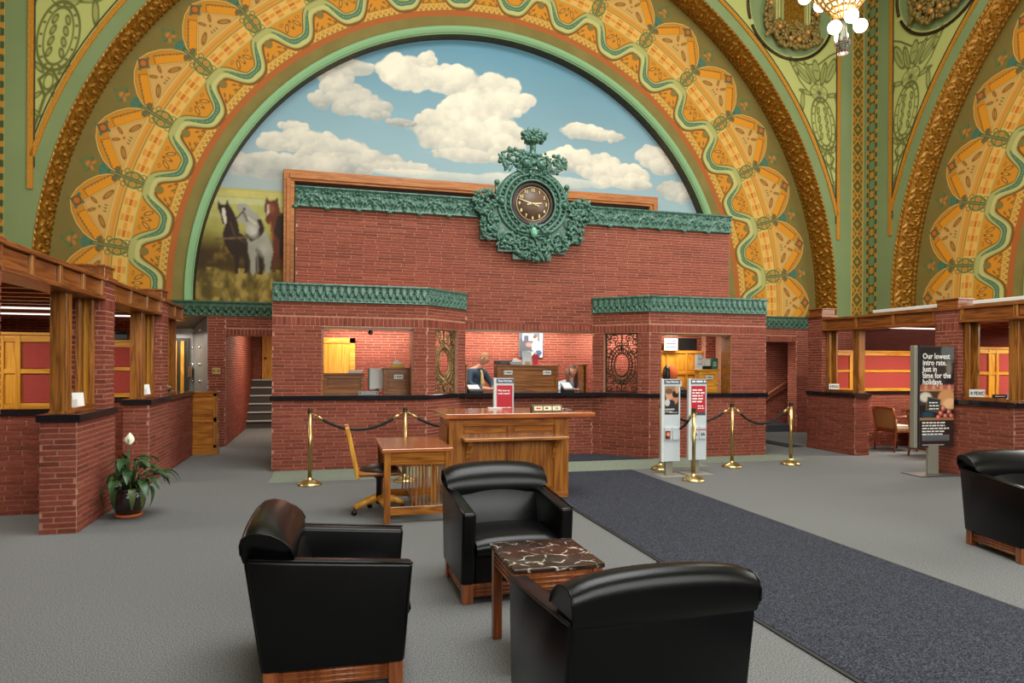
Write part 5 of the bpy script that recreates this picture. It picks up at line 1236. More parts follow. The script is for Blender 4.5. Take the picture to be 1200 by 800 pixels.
# left side, near to far
low_wall('brick counter wall at the left edge, nearest of the left row', 'l', 4.50, 5.28)
low_wall('brick counter wall beside the potted plant on the left', 'l', 7.09, 8.22)
low_wall('long brick counter wall ending at the low oak cabinet on the left', 'l', 9.66, 12.46)
pier('brick pier cut by the left picture edge', 'l', 5.28, 5.60); pier('brick pier behind the potted plant on the left', 'l', 7.90, 8.22); pier('farthest brick pier of the left office row', 'l', 10.36, 10.72)
beam('panelled oak beam nearest the left picture edge', 'l', 5.60, 7.90, 4); beam('panelled oak beam over the middle of the left office row', 'l', 8.22, 10.36, 3); beam('short panelled oak beam at the far end of the left row', 'l', 10.72, 11.82, 2)
beam('panelled oak beam of the first left bay, outside left edge', 'l', 3.0, 5.28, 4)
post('strongly grained oak post nearest on the left counter', 'l', 7.11, 7.25); post('oak post in the middle of the left office row', 'l', 9.68, 9.82); post('oak post at the far end of the left office row', 'l', 11.55, 11.69)
jamb('oak boards against the pier behind the plant', 'l', 7.90, 7.27); jamb('oak boards against the farthest left pier', 'l', 10.36, 9.84); jamb('oak boards at the far left office window', 'l', 11.53, 10.74)
partition('red panelled partition in the nearest left office', 'l', 8.06, PAT); partition('red panelled partition in the second left office', 'l', 10.52, PAT); partition('golden panelled partition at the far end of left offices', 'l', 12.6, [('s', 0.05), ('o', 0.12)])
# right side
low_wall('brick counter wall behind the poster stand on the right', 'r', 7.07, 8.33); low_wall('far brick counter wall beside the right recess', 'r', 9.95, 11.19)
pier('brick pier right of the poster stand', 'r', 7.92, 8.33); pier('far brick pier at the end of the right office row', 'r', 10.79, 11.19, 2.50)
beam('panelled oak beam over the guest chairs on the right', 'r', 8.33, 10.79, 3); beam('panelled oak beam cut by the right picture edge', 'r', 5.40, 7.92, 3)
post('oak post left of the guest chairs', 'r', 9.97, 10.11); post('oak post at the right picture edge', 'r', 7.09, 7.23)
jamb('oak boards against the far right pier', 'r', 10.79, 10.13); jamb('oak boards against the pier right of poster stand', 'r', 7.92, 7.25)
partition('red panelled partition behind the guest chairs', 'r', 11.0, PAT); partition('red panelled partition at the right picture edge', 'r', 8.12, PAT)
pier('brick pier outside the right picture edge', 'r', 5.05, 5.40)
# office ceilings: rafters and boards
for side, xa, xb, ya, yb in (('left', X0, XL-0.33, 3.2, 13.6), ('right', XR+0.33, X1, 4.6, 11.3)):
    t = thing('office_ceiling', 'dark boarded ceiling with rafters over the %s offices' % side, 'ceiling', ((xa+xb)/2, (ya+yb)/2, 2.3))
    MB().box(xa, xb, ya, yb, 2.455, 2.49).build('boarding', oakx, t, world=True)
    n = int((yb-ya)/0.55)
    for i in range(n): y = ya+0.3+i*0.55; MB().box(xa, xb, y-0.045, y+0.045, 2.33, 2.455).build('rafter', oakx, t, world=True)
tube_m = mat('fluorescent_tube', (250, 248, 240), 0.4, emit=(255, 250, 240), estr=1.2)
for side, x, y, lb in (('l', -4.1, 10.3, 'fluorescent tube over the second left office'), ('l', -4.1, 11.6, 'fluorescent tube at the far end of left offices'), ('r', 10.8, 10.2, 'fluorescent tube over the guest chairs'), ('r', 10.8, 7.6, 'fluorescent tube at the right picture edge')):
    t = thing('fluorescent_light', lb, 'light', (x, y, 2.24)); MB().box(-1.2, 1.2, -0.03, 0.03, 0.065, 0.09).build('housing', oakx, t); MB().box(-0.9, -0.86, -0.02, 0.02, 0.09, 0.215).build('hanger', white_pl, t); MB().box(0.86, 0.9, -0.02, 0.02, 0.09, 0.215).build('hanger', white_pl, t); MB().tube([(-1.15, 0, 0.05), (1.15, 0, 0.05)], 0.011, 8).build('tube', tube_m, t)
for x, y, p in ((-4.1, 7.2, 30), (-4.1, 9.4, 30), (-4.1, 11.6, 34), (10.8, 9.6, 80), (10.8, 7.2, 60)):
    area('office_lamp', (x, y, 2.22), (0, 0, 0), 2.0, 0.3, p, (1.0, 0.93, 0.82))
for (y0, y1, lb) in ((8.45, 9.75, 'white light trough above the right beam over guest chairs'), (6.95, 7.85, 'white light trough above the beam at right edge')):
    t = thing('light_trough', lb, 'light trough', (9.18, (y0+y1)/2, 2.475)); L = (y1-y0)/2
    MB().box(-0.06, 0.06, -L, L, 0.03, 0.085).build('trough', white_pl, t, bevel=0.006)
    for y in (-L*0.7, L*0.7): MB().box(-0.02, 0.02, y-0.02, y+0.02, 0, 0.03).build('foot', white_pl, t)
# low oak cabinet at the end of the left counter
t = thing('oak_cabinet', 'low oak cabinet with two panels at the end of left counter', 'cabinet', (-2.11, 12.62, 0))
MB().box(-0.22, 0.22, -0.11, 0.11, 0, 1.05).build('body', deskz, t); MB().box(-0.24, 0.24, -0.14, 0.13, 1.05, 1.085).build('top', oakd, t, bevel=0.005); MB().box(-0.235, 0.235, -0.135, 0.12, 0, 0.12).build('plinth', desk_m, t, bevel=0.004)
for z0, z1 in ((0.15, 0.56), (0.63, 1.01)): MB().box(-0.16, 0.16, -0.118, -0.108, z0+0.03, z1-0.02).build('panel', desk_m, t, bevel=0.003)
for z0, z1 in ((0.12, 0.17), (0.56, 0.64), (1.0, 1.05)): MB().box(-0.22, 0.22, -0.126, -0.11, z0, z1).build('rail', desk_m, t, bevel=0.003)
for x in (-0.195, 0.195): MB().box(x-0.03, x+0.03, -0.126, -0.11, 0.12, 1.05).build('stile', deskz, t, bevel=0.003)
for i in range(5): MB().ball((0.235, -0.04, 0.18+0.19*i), 0.012, 0, 6, 5).build('stud', chrome, t)
# small things on the office counters
def tent_card(label, x, y, z, rz, w=0.10, h=0.13):
    t = thing('tent_card', label, 'tent card', (x, y, z), rz); MB().prism([(-0.06, 0), (-0.054, 0), (0, h-0.005), (0.054, 0), (0.06, 0), (0.002, h), (-0.002, h)], -w/2, w/2, 'x').build('folded_card', offwhite, t)
    mb = MB(); mb.box(-w*0.3, w*0.3, -0.002, 0, 0.03, h*0.75); o = mb.build('printed_square', mat('pale_print', (150, 170, 190), 0.6), t); o.rotation_euler = (-0.41, 0, 0); o.location = (0, -0.056, 0)
tent_card('white tent card on the nearest left office sill', XL-0.17, 7.62, 1.15, 0.5); tent_card('white tent card on the far left office sill', XL-0.17, 10.16, 1.15, 0.5)
def card_frame(label, x, y, z, rz, nm='card_frame'):
    t = thing(nm, label, 'card frame', (x, y, z), rz); MB().box(-0.07, 0.0, -0.02, 0.02, 0, 0.045).build('dark_block', black_pl, t); MB().box(0.0, 0.06, -0.012, 0.012, 0, 0.075).build('white_card', offwhite, t)
card_frame('small black and white card frame beside nearest oak post', XL-0.17, 7.42, 1.15, 0.3); card_frame('small card frame beside the middle left oak post', XL-0.17, 9.98, 1.15, 0.3)
t = thing('leaflet_tray', 'yellow and white leaflet tray on the far left counter', 'leaflet tray', (XL-0.16, 11.05, 1.15)); MB().box(-0.09, 0.09, -0.16, 0.16, 0, 0.07).build('tray', mat('yellow_tray', (206, 190, 90), 0.5), t); MB().box(-0.05, 0.05, -0.14, 0.14, 0.07, 0.12).build('leaflets', offwhite, t); MB().ball((0.10, -0.05, 0.03), 0.035, 0, 10, 8).build('black_knob', black_pl, t)
notice('white insurance notice on the far right office counter', XR+0.12, 10.60, 1.15, 0.19, 0.10, rz=-0.25); notice('large white insurance notice on the counter right of the poster', XR+0.10, 7.70, 1.15, 0.22, 0.11, rz=-0.3)
t = thing('name_plate', 'black name plate with white tag on the right edge counter', 'name plate', (XR+0.16, 7.36, 1.15), -0.3); MB().box(-0.14, 0.05, -0.012, 0.012, 0, 0.05).build('plate', black_pl, t); MB().box(0.05, 0.12, -0.012, 0.012, 0, 0.065).build('tag', offwhite, t)
word_bars(t, -0.11, 0.03, -0.0128, 0.022, 0.012, mono_w, 4)
t = thing('desk_telephone', 'black desk phone seen above the second left office partition', 'telephone', (XL-0.62, 10.62, 1.89)); MB().box(-0.13, 0.13, -0.05, 0.05, 0, 0.09).build('body', black_pl, t, bevel=0.01); MB().tube([(-0.11, -0.05, 0.11), (0.11, -0.05, 0.11)], 0.02, 8).build('handset', black_pl, t)
# ================================================================== rugs
def rug(name, label, x0, x1, y0, y1):
    t = thing(name, label, 'rug', ((x0+x1)/2, (y0+y1)/2, 0.003)); w, d = (x1-x0)/2, (y1-y0)/2
    MB().box(-w+0.03, w-0.03, -d+0.03, d-0.03, 0, 0.010).build('pile', rug_m, t)
    e = MB(); e.box(-w, -w+0.03, -d, d, 0, 0.007).box(w-0.03, w, -d, d, 0, 0.007).box(-w+0.03, w-0.03, -d, -d+0.03, 0, 0.007).box(-w+0.03, w-0.03, d-0.03, d, 0, 0.007); e.build('rubber_border', rug_edge, t)
rug('runner_rug', 'long navy runner rug crossing the carpet', 2.56, 4.39, -3.0, 9.35)
t = thing('floor_mat', 'dark mat in front of the centre teller counter', 'mat', (3.31, 10.75, 0.003)); MB().prism([(-1.9, -0.35), (1.9, -0.35), (1.14, 0.36), (-1.14, 0.36)], 0, 0.012, 'z').build('pile', rug_m, t); MB().prism([(-1.93, -0.38), (1.93, -0.38), (1.93, -0.35), (-1.93, -0.35)], 0, 0.009, 'z').build('rubber_border', rug_edge, t)
rug('floor_mat', 'dark mat by the right recess doorway', 8.55, 8.93, 11.25, 12.6)

# ================================================================== black leather armchairs
def armchair(label, loc, rz):
    t = thing('leather_armchair', label, 'armchair', loc, rz, 'black leather armchairs')
    W2 = 0.388
    for s in (-1, 1):
        pr = [(-0.365, 0.125), (0.30, 0.125), (0.375, 0.672), (0.15, 0.652), (-0.12, 0.632), (-0.405, 0.612)]
        x0, x1 = sorted((s*W2, s*(W2-0.095)))
        o = MB().prism(pr, x0, x1, 'x').build('arm', leather, t, bevel=0.02, seg=3); smooth_angle(o)
        mb = MB(); mb.tube([(s*(W2-0.004), y, z) for y, z in pr[2:]], 0.006, 6); mb.build('piping', leather, o)
    # seat cushion with a soft waterfall front
    n = 14; m_ = 10; vs = []; fs = []
    prof = [(0.20, 0.30), (0.20, 0.41), (0.05, 0.428), (-0.15, 0.434), (-0.30, 0.430), (-0.385, 0.405), (-0.405, 0.36), (-0.385, 0.315), (-0.30, 0.30)]
    for i in range(n+1):
        x = -0.288+0.576*i/n; k = 1-abs(2*i/n-1)**6*0.09; q = 0.012*(1-(2*i/n-1)**2)
        for (y, z) in prof: vs.append((x, y, 0.30+(z-0.30)*k+q*(z > 0.40)))
    P_ = len(prof)
    for i in range(n):
        for j in range(P_): fs.append((i*P_+j, i*P_+(j+1) % P_, (i+1)*P_+(j+1) % P_, (i+1)*P_+j))
    fs += [tuple(range(P_)), tuple(range(n*P_, (n+1)*P_))]
    o = MB().add(vs, fs, 0, True).build('seat_cushion', leather, t); smooth_angle(o, 1.0)
    o = MB().box(-0.293, 0.293, -0.352, -0.30, 0.125, 0.31).build('front_panel', leather, t, bevel=0.008)
    # padded inner back
    vs = []; fs = []; prof = [(0.10, 0.40), (0.12, 0.50), (0.155, 0.61), (0.19, 0.68), (0.30, 0.68), (0.30, 0.40)]
    for i in range(n+1):
        f = 2*i/n-1; x = 0.293*f; q = 0.02*(1-f*f)
        for j, (y, z) in enumerate(prof): vs.append((x, y-(q if j < 4 else 0), z))
    P_ = len(prof)
    for i in range(n):
        for j in range(P_): fs.append((i*P_+j, i*P_+(j+1) % P_, (i+1)*P_+(j+1) % P_, (i+1)*P_+j))
    fs += [tuple(range(P_)), tuple(range(n*P_, (n+1)*P_))]
    o = MB().add(vs, fs, 0, True).build('inner_back', leather, t); smooth_angle(o, 1.0)
    # rear panel, full width
    o = MB().prism([(0.255, 0.125), (0.305, 0.125), (0.385, 0.655), (0.30, 0.66)], -W2+0.012, W2-0.012, 'x').build('rear_panel', leather, t, bevel=0.012, seg=2); smooth_angle(o)
    # rolled headrest with crowned top
    vs = []; fs = []; n2 = 20
    prof = [(0.385, 0.655), (0.396, 0.70), (0.400, 0.75), (0.392, 0.785), (0.365, 0.806), (0.32, 0.812), (0.265, 0.80), (0.215, 0.772), (0.178, 0.735), (0.160, 0.69), (0.155, 0.63), (0.17, 0.60), (0.30, 0.60)]
    for i in range(n2+1):
        f = 2*i/n2-1; x = 0.386*f; q = 0.036*(1-f*f)-0.022*abs(f)**8
        for (y, z) in prof: vs.append((x*(0.78 if z < 0.65 else (0.985 if z < 0.66 else 1.0)), y, z+q*max(0, (z-0.66)/0.16)))
    P_ = len(prof)
    for i in range(n2):
        for j in range(P_): fs.append((i*P_+j, i*P_+(j+1) % P_, (i+1)*P_+(j+1) % P_, (i+1)*P_+j))
    fs += [tuple(range(P_)), tuple(range(n2*P_, (n2+1)*P_))]
    o = MB().add(vs, fs, 0, True).build('headrest_roll', leather, t); smooth_angle(o, 1.0)
    for s in (-1, 1):
        mb = MB(); mb.tube([(s*0.386, y, z-0.022*max(0, (z-0.66)/0.16)) for y, z in prof if z > 0.66], 0.005, 5); mb.build('piping', leather, o)
    # reeded cherry plinth and corner feet
    for sx in (-1, 1):
        for y in (-0.325, 0.26): MB().box(sx*0.34-0.036, sx*0.34+0.036, y-0.036, y+0.036, 0, 0.13).build('foot', cherry, t, bevel=0.004)
        mb = MB(); mb.box(min(sx*0.36, sx*0.335), max(sx*0.36, sx*0.335), -0.29, 0.225, 0.045, 0.13)
        for z in (0.06, 0.085, 0.11): mb.tube([(sx*0.36, -0.29, z), (sx*0.36, 0.225, z)], 0.010, 6)
        mb.build('reeded_rail', cherry, t)
    for y in (-0.345, 0.275):
        mb = MB(); mb.box(-0.305, 0.305, y-0.012, y+0.012, 0.045, 0.13)
        for z in (0.06, 0.085, 0.11): mb.tube([(-0.305, y-0.012 if y < 0 else y+0.012, z), (0.305, y-0.012 if y < 0 else y+0.012, z)], 0.010, 6)
        mb.build('reeded_rail', cherry, t)
    return t
ch = armchair('black leather armchair facing the camera beside the marble table', (1.218, 4.755, 0), math.radians(1))
def more_chair(label, loc, rz):
    c = copy_tree(ch); c.location = loc; c.rotation_euler = (0, 0, rz); c['label'] = label; return c
more_chair('black leather armchair at left turned sideways towards the table', (0.005, 3.74, 0), math.radians(88))
more_chair('black leather armchair in front with its back to the camera', (1.20, 2.64, 0), math.radians(181.5))
more_chair('black leather armchair cut by the right picture edge', (5.83, 4.44, 0), math.radians(-14))

# ================================================================== marble-topped side table
t = thing('side_table', 'square cherry side table with brown veined marble top', 'table', (1.157, 3.59, 0))
o = MB().box(-0.252, 0.252, -0.268, 0.268, 0.52, 0.545).build('marble_top', marble_m, t, bevel=0.006, seg=2)
for sx in (-1, 1):
    for sy in (-1, 1): MB().box(sx*0.215-0.026, sx*0.215+0.026, sy*0.232-0.026, sy*0.232+0.026, 0, 0.52).build('leg', cherry, t, bevel=0.003)
for s in (-1, 1):
    mb = MB(); mb.box(-0.19, 0.19, s*0.235-0.008, s*0.235+0.008, 0.425, 0.52)
    for z in (0.44, 0.465, 0.49): mb.tube([(-0.19, s*0.247, z), (0.19, s*0.247, z)], 0.010, 6)
    mb.build('reeded_apron', cherry, t)
    mb = MB(); mb.box(s*0.218-0.008, s*0.218+0.008, -0.206, 0.206, 0.425, 0.52)
    for z in (0.44, 0.465, 0.49): mb.tube([(s*0.231, -0.206, z), (s*0.231, 0.206, z)], 0.010, 6)
    mb.build('reeded_apron', cherry, t)

# ================================================================== oak check-writing desk
t = thing('writing_desk', 'tall oak check-writing desk with a wide polished top', 'desk', (2.02, 7.98, 0))
def D(nm, x0, x1, y0, y1, z0, z1, m=desk_m, bv=0.004, par=None): return MB().box(x0, x1, y0, y1, z0, z1).build(nm, m, par or t, bevel=bv)
D('body', -0.70, 0.70, -0.36, 0.42, 0.06, 0.965, deskz); D('plinth', -0.72, 0.72, -0.385, 0.44, 0, 0.08)
MB().prism([(-0.78, -0.48), (1.02, -0.48), (1.02, -0.30), (0.86, 0.50), (-0.78, 0.50)], 0.965, 1.02, 'z').build('top', tabletop_m, t, bevel=0.006)
D('corner_stile', -0.72, -0.56, -0.385, -0.36, 0.08, 0.965, deskz); D('corner_stile', 0.54, 0.72, -0.385, -0.36, 0.08, 0.965, deskz)
D('top_rail', -0.56, 0.54, -0.385, -0.36, 0.87, 0.965); D('middle_stile', -0.03, 0.03, -0.378, -0.36, 0.08, 0.87, deskz)
for x0, x1 in ((-0.54, -0.05), (0.05, 0.52)):
    D('panel', x0, x1, -0.372, -0.36, 0.79, 0.86, desk_m); D('panel', x0, x1, -0.372, -0.36, 0.14, 0.69, deskz)
D('shelf', -0.58, 0.66, -0.58, -0.36, 0.715, 0.75, desk_m, 0.005)
for x in (-0.50, 0.54): MB().prism([(-0.37, 0.45), (-0.37, 0.715), (-0.56, 0.715), (-0.50, 0.66), (-0.42, 0.60)], x-0.025, x+0.025, 'x').build('bracket', desk_m, t, bevel=0.003)
D('side_panel', -0.725, -0.70, -0.25, 0.32, 0.16, 0.86, deskz)
# things on it
t = thing('date_block', 'wooden perpetual calendar block with three cream cards on the oak desk', 'calendar', (2.50, 7.72, 1.02), 0.0)
MB().prism([(-0.05, 0), (0.05, 0), (0.04, 0.085), (-0.03, 0.085)], -0.19, 0.19, 'x').build('block', mat('weathered_block', (112, 92, 58), 0.6, col2=(84, 70, 44), scale=30), t, bevel=0.004)
for i, s in enumerate((None, None, '24')):
    o = MB().box(-0.05, 0.05, -0.004, 0, 0, 0.05).build('date_card', mat('cream_card', (226, 214, 180), 0.6), t, loc=(-0.115+0.115*i, -0.047, 0.018), rot=(-0.23, 0, 0))
    if s: link_mesh('lettering', text_mesh(s, 0.038, mono_k, 0.0004, 'CENTER', 0.001), o, loc=(0, -0.0045, 0.012))
    else: word_bars(o, -0.028, 0.028, -0.0045, 0.016, 0.03, red_print if i == 0 else mono_k, i)
t = thing('papers', 'forms and a pen lying on the oak desk top', 'papers', (2.72, 8.1, 1.02), -0.3)
MB().box(-0.12, 0.12, -0.09, 0.09, 0, 0.012).build('form_pad', offwhite, t); MB().box(-0.10, 0.02, -0.10, 0.0, 0.012, 0.02).build('dark_form', grey_pl, t); MB().tube([(0.0, -0.16, 0.008), (0.26, -0.22, 0.008)], 0.006, 6).build('pen', black_pl, t)
t = thing('pen_tray', 'small pale pen tray on the oak desk top at left', 'pen tray', (2.0, 8.30, 1.02)); MB().box(-0.09, 0.09, -0.03, 0.03, 0, 0.02).build('tray', offwhite, t, bevel=0.004)

# ================================================================== small slatted desk and swivel chair
t = thing('slatted_desk', 'small mission style oak desk with slatted end', 'desk', (0.845, 7.28, 0))
MB().box(-0.355, 0.355, -0.53, 0.53, 0.705, 0.74).build('top', tabletop_m, t, bevel=0.005)
for sx in (-0.30, 0.31):
    for sy in (-0.48, 0.48): MB().box(sx-0.032, sx+0.032, sy-0.032, sy+0.032, 0, 0.705).build('leg', deskz, t, bevel=0.004)
for y in (-0.485, 0.485):
    MB().box(-0.27, 0.28, y-0.014, y+0.014, 0.575, 0.705).build('apron', desk_m, t, bevel=0.003); MB().box(-0.27, 0.28, y-0.014, y+0.014, 0.075, 0.16).build('bottom_rail', desk_m, t, bevel=0.003)
    for i in range(8): x = -0.05+i*0.038; MB().box(x-0.007, x+0.007, y-0.008, y+0.008, 0.16, 0.575).build('slat', deskz, t)
MB().box(0.295, 0.325, -0.45, 0.45, 0.60, 0.705).build('apron', oaky, t); MB().box(-0.315, -0.285, -0.45, 0.45, 0.62, 0.705).build('apron', oaky, t)
MB().box(0.0, 0.03, -0.47, 0.47, 0.075, 0.14).build('stretcher', oaky, t)
t = thing('swivel_chair', 'wooden swivel office chair with dark seat behind slatted desk', 'chair', (0.50, 7.30, 0), math.radians(90))
# seat faces local +y after the turn is +x
for a in (0.3, 0.3+PI/2, 0.3+PI, 0.3+1.5*PI):
    c, s = math.cos(a), math.sin(a)
    MB().tube([(0.04*c, 0.04*s, 0.16), (0.16*c, 0.16*s, 0.13), (0.27*c, 0.27*s, 0.08)], [0.045, 0.04, 0.028], 8).build('base_leg', oakl, t)
    o = MB().tube([(0.27*c-0.012, 0.27*s, 0.03), (0.27*c+0.012, 0.27*s, 0.03)], 0.03, 12); o.tube([(0.27*c, 0.27*s, 0.03), (0.27*c, 0.27*s, 0.09)], 0.01, 6); o.build('caster', black_pl, t)
MB().lathe([(0.03, 0.10), (0.03, 0.36), (0.07, 0.40), (0.12, 0.42)], n=14).build('column', black_pl, t)
o = MB().box(-0.22, 0.22, -0.22, 0.22, 0.42, 0.46).build('seat_frame', oakx, t, bevel=0.015, seg=2)
mb = MB(); mb.ball((0, 0, 0.465), (0.205, 0.205, 0.06), 0, 20, 10); mb.build('seat_pad', mat('dark_brown_leather', (46, 28, 22), 0.4), t)
for x in (-0.19, 0.19): MB().prism([(0.20, 0.40), (0.245, 0.40), (0.36, 0.93), (0.315, 0.93)], x-0.025, x+0.025, 'x').build('back_post', oakl, t, bevel=0.006)
for k, (z, y) in enumerate(((0.88, 0.325), (0.66, 0.277), (0.56, 0.256))): MB().box(-0.17, 0.17, y-0.012, y+0.02, z-(0.05 if k == 0 else 0.025), z+(0.05 if k == 0 else 0.025)).build('back_rail', oakx, t, bevel=0.005)
for i in range(5): MB().prism([(0.262, 0.58), (0.276, 0.58), (0.332, 0.84), (0.318, 0.84)], -0.12+i*0.06-0.012, -0.12+i*0.06+0.012, 'x').build('back_slat', oakz, t)

# ================================================================== brass stanchions and velvet ropes
def stanchion(label, x, y):
    t = thing('stanchion', label, 'stanchion', (x, y, 0), group='brass stanchions')
    MB().lathe([(0.155, 0.0), (0.155, 0.012), (0.13, 0.035), (0.07, 0.062), (0.03, 0.085), (0.026, 0.10)], n=28).build('base', brass, t)
    MB().lathe([(0.025, 0.10), (0.025, 0.93)], n=16).build('pole', brass, t)
    MB().lathe([(0.030, 0.93), (0.034, 0.94), (0.034, 0.955), (0.028, 0.96), (0.034, 0.968), (0.034, 0.985), (0.022, 1.0), (0.008, 1.003)], n=16).build('cap', dark_metal, t)
    MB().tube([(0.04*math.cos(2*PI*i/14), 0.04*math.sin(2*PI*i/14), 0.925) for i in range(14)], 0.005, 6, closed=True).build('rope_ring', brass, t)
S = {'a': (-0.26, 9.16), 'b': (0.97, 9.16), 'c': (4.84, 9.30), 'd': (4.82, 8.31), 'e': (6.05, 9.28), 'f': (7.14, 9.31)}
for k, lb in (('a', 'brass stanchion farthest left, in front of left bay'), ('b', 'brass stanchion behind the small slatted desk'), ('c', 'brass stanchion behind the pale brochure stand'), ('d', 'brass stanchion standing in front of the brochure stands'), ('e', 'brass stanchion right of the brochure stands'), ('f', 'brass stanchion farthest right, before the recess')): stanchion(lb, *S[k])
def rope(label, p, q, sag, zq=0.925):
    p = Vector((p[0], p[1], 0.925)); q = Vector((q[0], q[1], zq)); d = (q-p); d2 = Vector((d.x, d.y, 0)).normalized()
    p = p+d2*0.045; q = q-d2*0.045
    t = thing('velvet_rope', label, 'rope', tuple((p+q)/2-Vector((0, 0, sag+0.1))), group='velvet ropes')
    def pt(u): 
        v = p.lerp(q, u); return Vector((v.x, v.y, v.z-sag*(1-(2*u-1)**2)))
    MB().tube([pt(0.09+0.82*i/20) for i in range(21)], 0.018, 8).build('rope', rope_m, t, world=True)
    for a, b in ((0.0, 0.10), (1.0, 0.90)):
        MB().tube([pt(a+(b-a)*0.35), pt(b)], 0.020, 10).build('end_cap', brass, t, world=True)
        MB().tube([pt(a), pt(a+(b-a)*0.35)], 0.007, 6).build('hook', brass, t, world=True)
rope('black rope hanging between the two leftmost stanchions', S['a'], S['b'], 0.22)
rope('black rope running behind the oak writing desk', S['b'], (2.30, 9.27), 0.22)
rope('black rope hanging towards the camera beside the brochure stands', S['c'], S['d'], 0.26)
rope('black rope hanging behind the brochure stands', S['c'], S['e'], 0.22)
rope('black rope hanging between the two rightmost stanchions', S['e'], S['f'], 0.26)

# ================================================================== brochure stands
def print_face(c): pass
def brochure_stand(label, x, y, rz, head, kind):
    t = thing('brochure_stand', label, 'brochure stand', (x, y, 0), rz)
    MB().box(-0.20, 0.20, -0.17, 0.17, 0, 0.012).build('base_plate', alu, t, bevel=0.003)
    MB().box(-0.055, 0.055, 0.0, 0.05, 0.012, 1.3).build('post', alu, t, bevel=0.003)
    MB().box(-0.145, 0.145, -0.045, 0.0, 0.21, 1.385).build('panel', panel_white, t, bevel=0.004)
    MB().box(-0.15, -0.115, -0.05, 0.003, 0.21, 1.39).build('edge_strip', white_pl, t, bevel=0.003)
    MB().box(-0.112, 0.143, -0.049, -0.044, 1.315, 1.38).build('header', slate_print, t)
    if head: link_mesh('lettering', text_mesh(head, 0.036, mono_w, 0.0004, 'CENTER', 0.0012, 0.78), t, loc=(0.016, -0.050, 1.335))
    else: word_bars(t, -0.095, 0.13, -0.0495, 1.336, 0.04, mono_w, 8)
    if kind == 'photo':
        c = Canvas(-0.10, 0.12, 0.88, 1.285, 44, 80, (60, 44, 34))
        c.rect(-1, 1, 1.16, 1.3, (150, 120, 90)); c.ell(-0.03, 1.15, 0.055, 0.07, (206, 150, 116)); c.ell(-0.035, 1.21, 0.06, 0.04, (110, 84, 62)); c.ell(0.06, 1.10, 0.05, 0.07, (190, 124, 92)); c.ell(0.07, 1.17, 0.055, 0.05, (44, 30, 24)); c.ell(0.0, 1.04, 0.06, 0.05, (40, 44, 60)); c.ell(0.09, 1.24, 0.03, 0.06, (196, 150, 110)); c.ell(-0.06, 1.05, 0.04, 0.05, (200, 196, 186))
        c.rect(-1, 1, 0.88, 0.99, (46, 44, 44)); c.rect(-0.09, 0.05, 0.945, 0.965, (190, 186, 176)); c.rect(-0.09, 0.02, 0.915, 0.93, (170, 168, 160))
        link_mesh('photo_print', c.mesh('photo_print', lambda a, b: (a, -0.047+0*a, b), print_m), t)
        MB().box(-0.03, 0.10, -0.052, -0.047, 0.905, 0.912).build('print_rule', offwhite, t)
    else:
        MB().box(-0.105, 0.125, -0.048, -0.044, 0.90, 1.285).build('red_print', red_print, t)
        if kind == 'red':
            for i, s in enumerate(('Why does my', 'credit matter?')): link_mesh('lettering', text_mesh(s, 0.034, mono_w, 0.0004, 'LEFT', 0.0012, 0.9), t, loc=(-0.09, -0.049, 1.20-0.042*i))
            word_bars(t, -0.03, 0.11, -0.0486, 0.957, 0.028, mono_w, 6)
        else:
            for i in range(5): word_bars(t, -0.09, (0.07, 0.11, 0.08, 0.11, 0.07)[i], -0.0486, 1.215-0.042*i, 0.032, mono_w, 20+i)
            for i in range(2): word_bars(t, 0.0, 0.10, -0.0486, 0.985-0.034*i, 0.024, mono_w, 30+i)
            MB().box(-0.105, 0.125, -0.049, -0.044, 0.86, 0.905).build('footer', grey_pl, t)
        MB().box(-0.075, -0.04, -0.0495, -0.047, 0.955, 0.965).build('red_check', mono_w, t)
    # leaflet pockets
    for i, x0 in enumerate((-0.105, 0.018)):
        MB().box(x0, x0+0.112, -0.066, -0.045, 0.52, 0.70).build('acrylic_pocket', panel_white, t, bevel=0.002)
        if kind == 'photo' and i == 0:
            c = Canvas(x0+0.005, x0+0.085, 0.53, 0.65, 16, 24, (150, 40, 34)); c.ell(x0+0.05, 0.60, 0.025, 0.03, (214, 160, 120)); c.ell(x0+0.03, 0.56, 0.03, 0.02, (60, 40, 36)); link_mesh('leaflet', c.mesh('leaflet', lambda a, b: (a, -0.068+0*a, b), print_m), t)
        if kind == 'red2':
            MB().box(x0+0.006, x0+0.106, -0.069, -0.066, 0.645, 0.66).build('leaflet_band', red_print, t); link_mesh('lettering', text_mesh('5A', 0.06, mono_k, 0.0004, 'CENTER', 0.002), t, loc=(x0+0.055, -0.069, 0.565))
    return t
brochure_stand('pale brochure stand with a photo print, left of the pair', 4.69, 8.76, 0.0, 'Please Wait Here', 'photo')
brochure_stand('pale brochure stand with a red print, right of the pair', 5.15, 8.82, 0.0, None, 'red2')
brochure_stand('brochure stand with a red print behind the oak desk', 2.37, 9.32, 0.0, 'Please Wait Here', 'red')

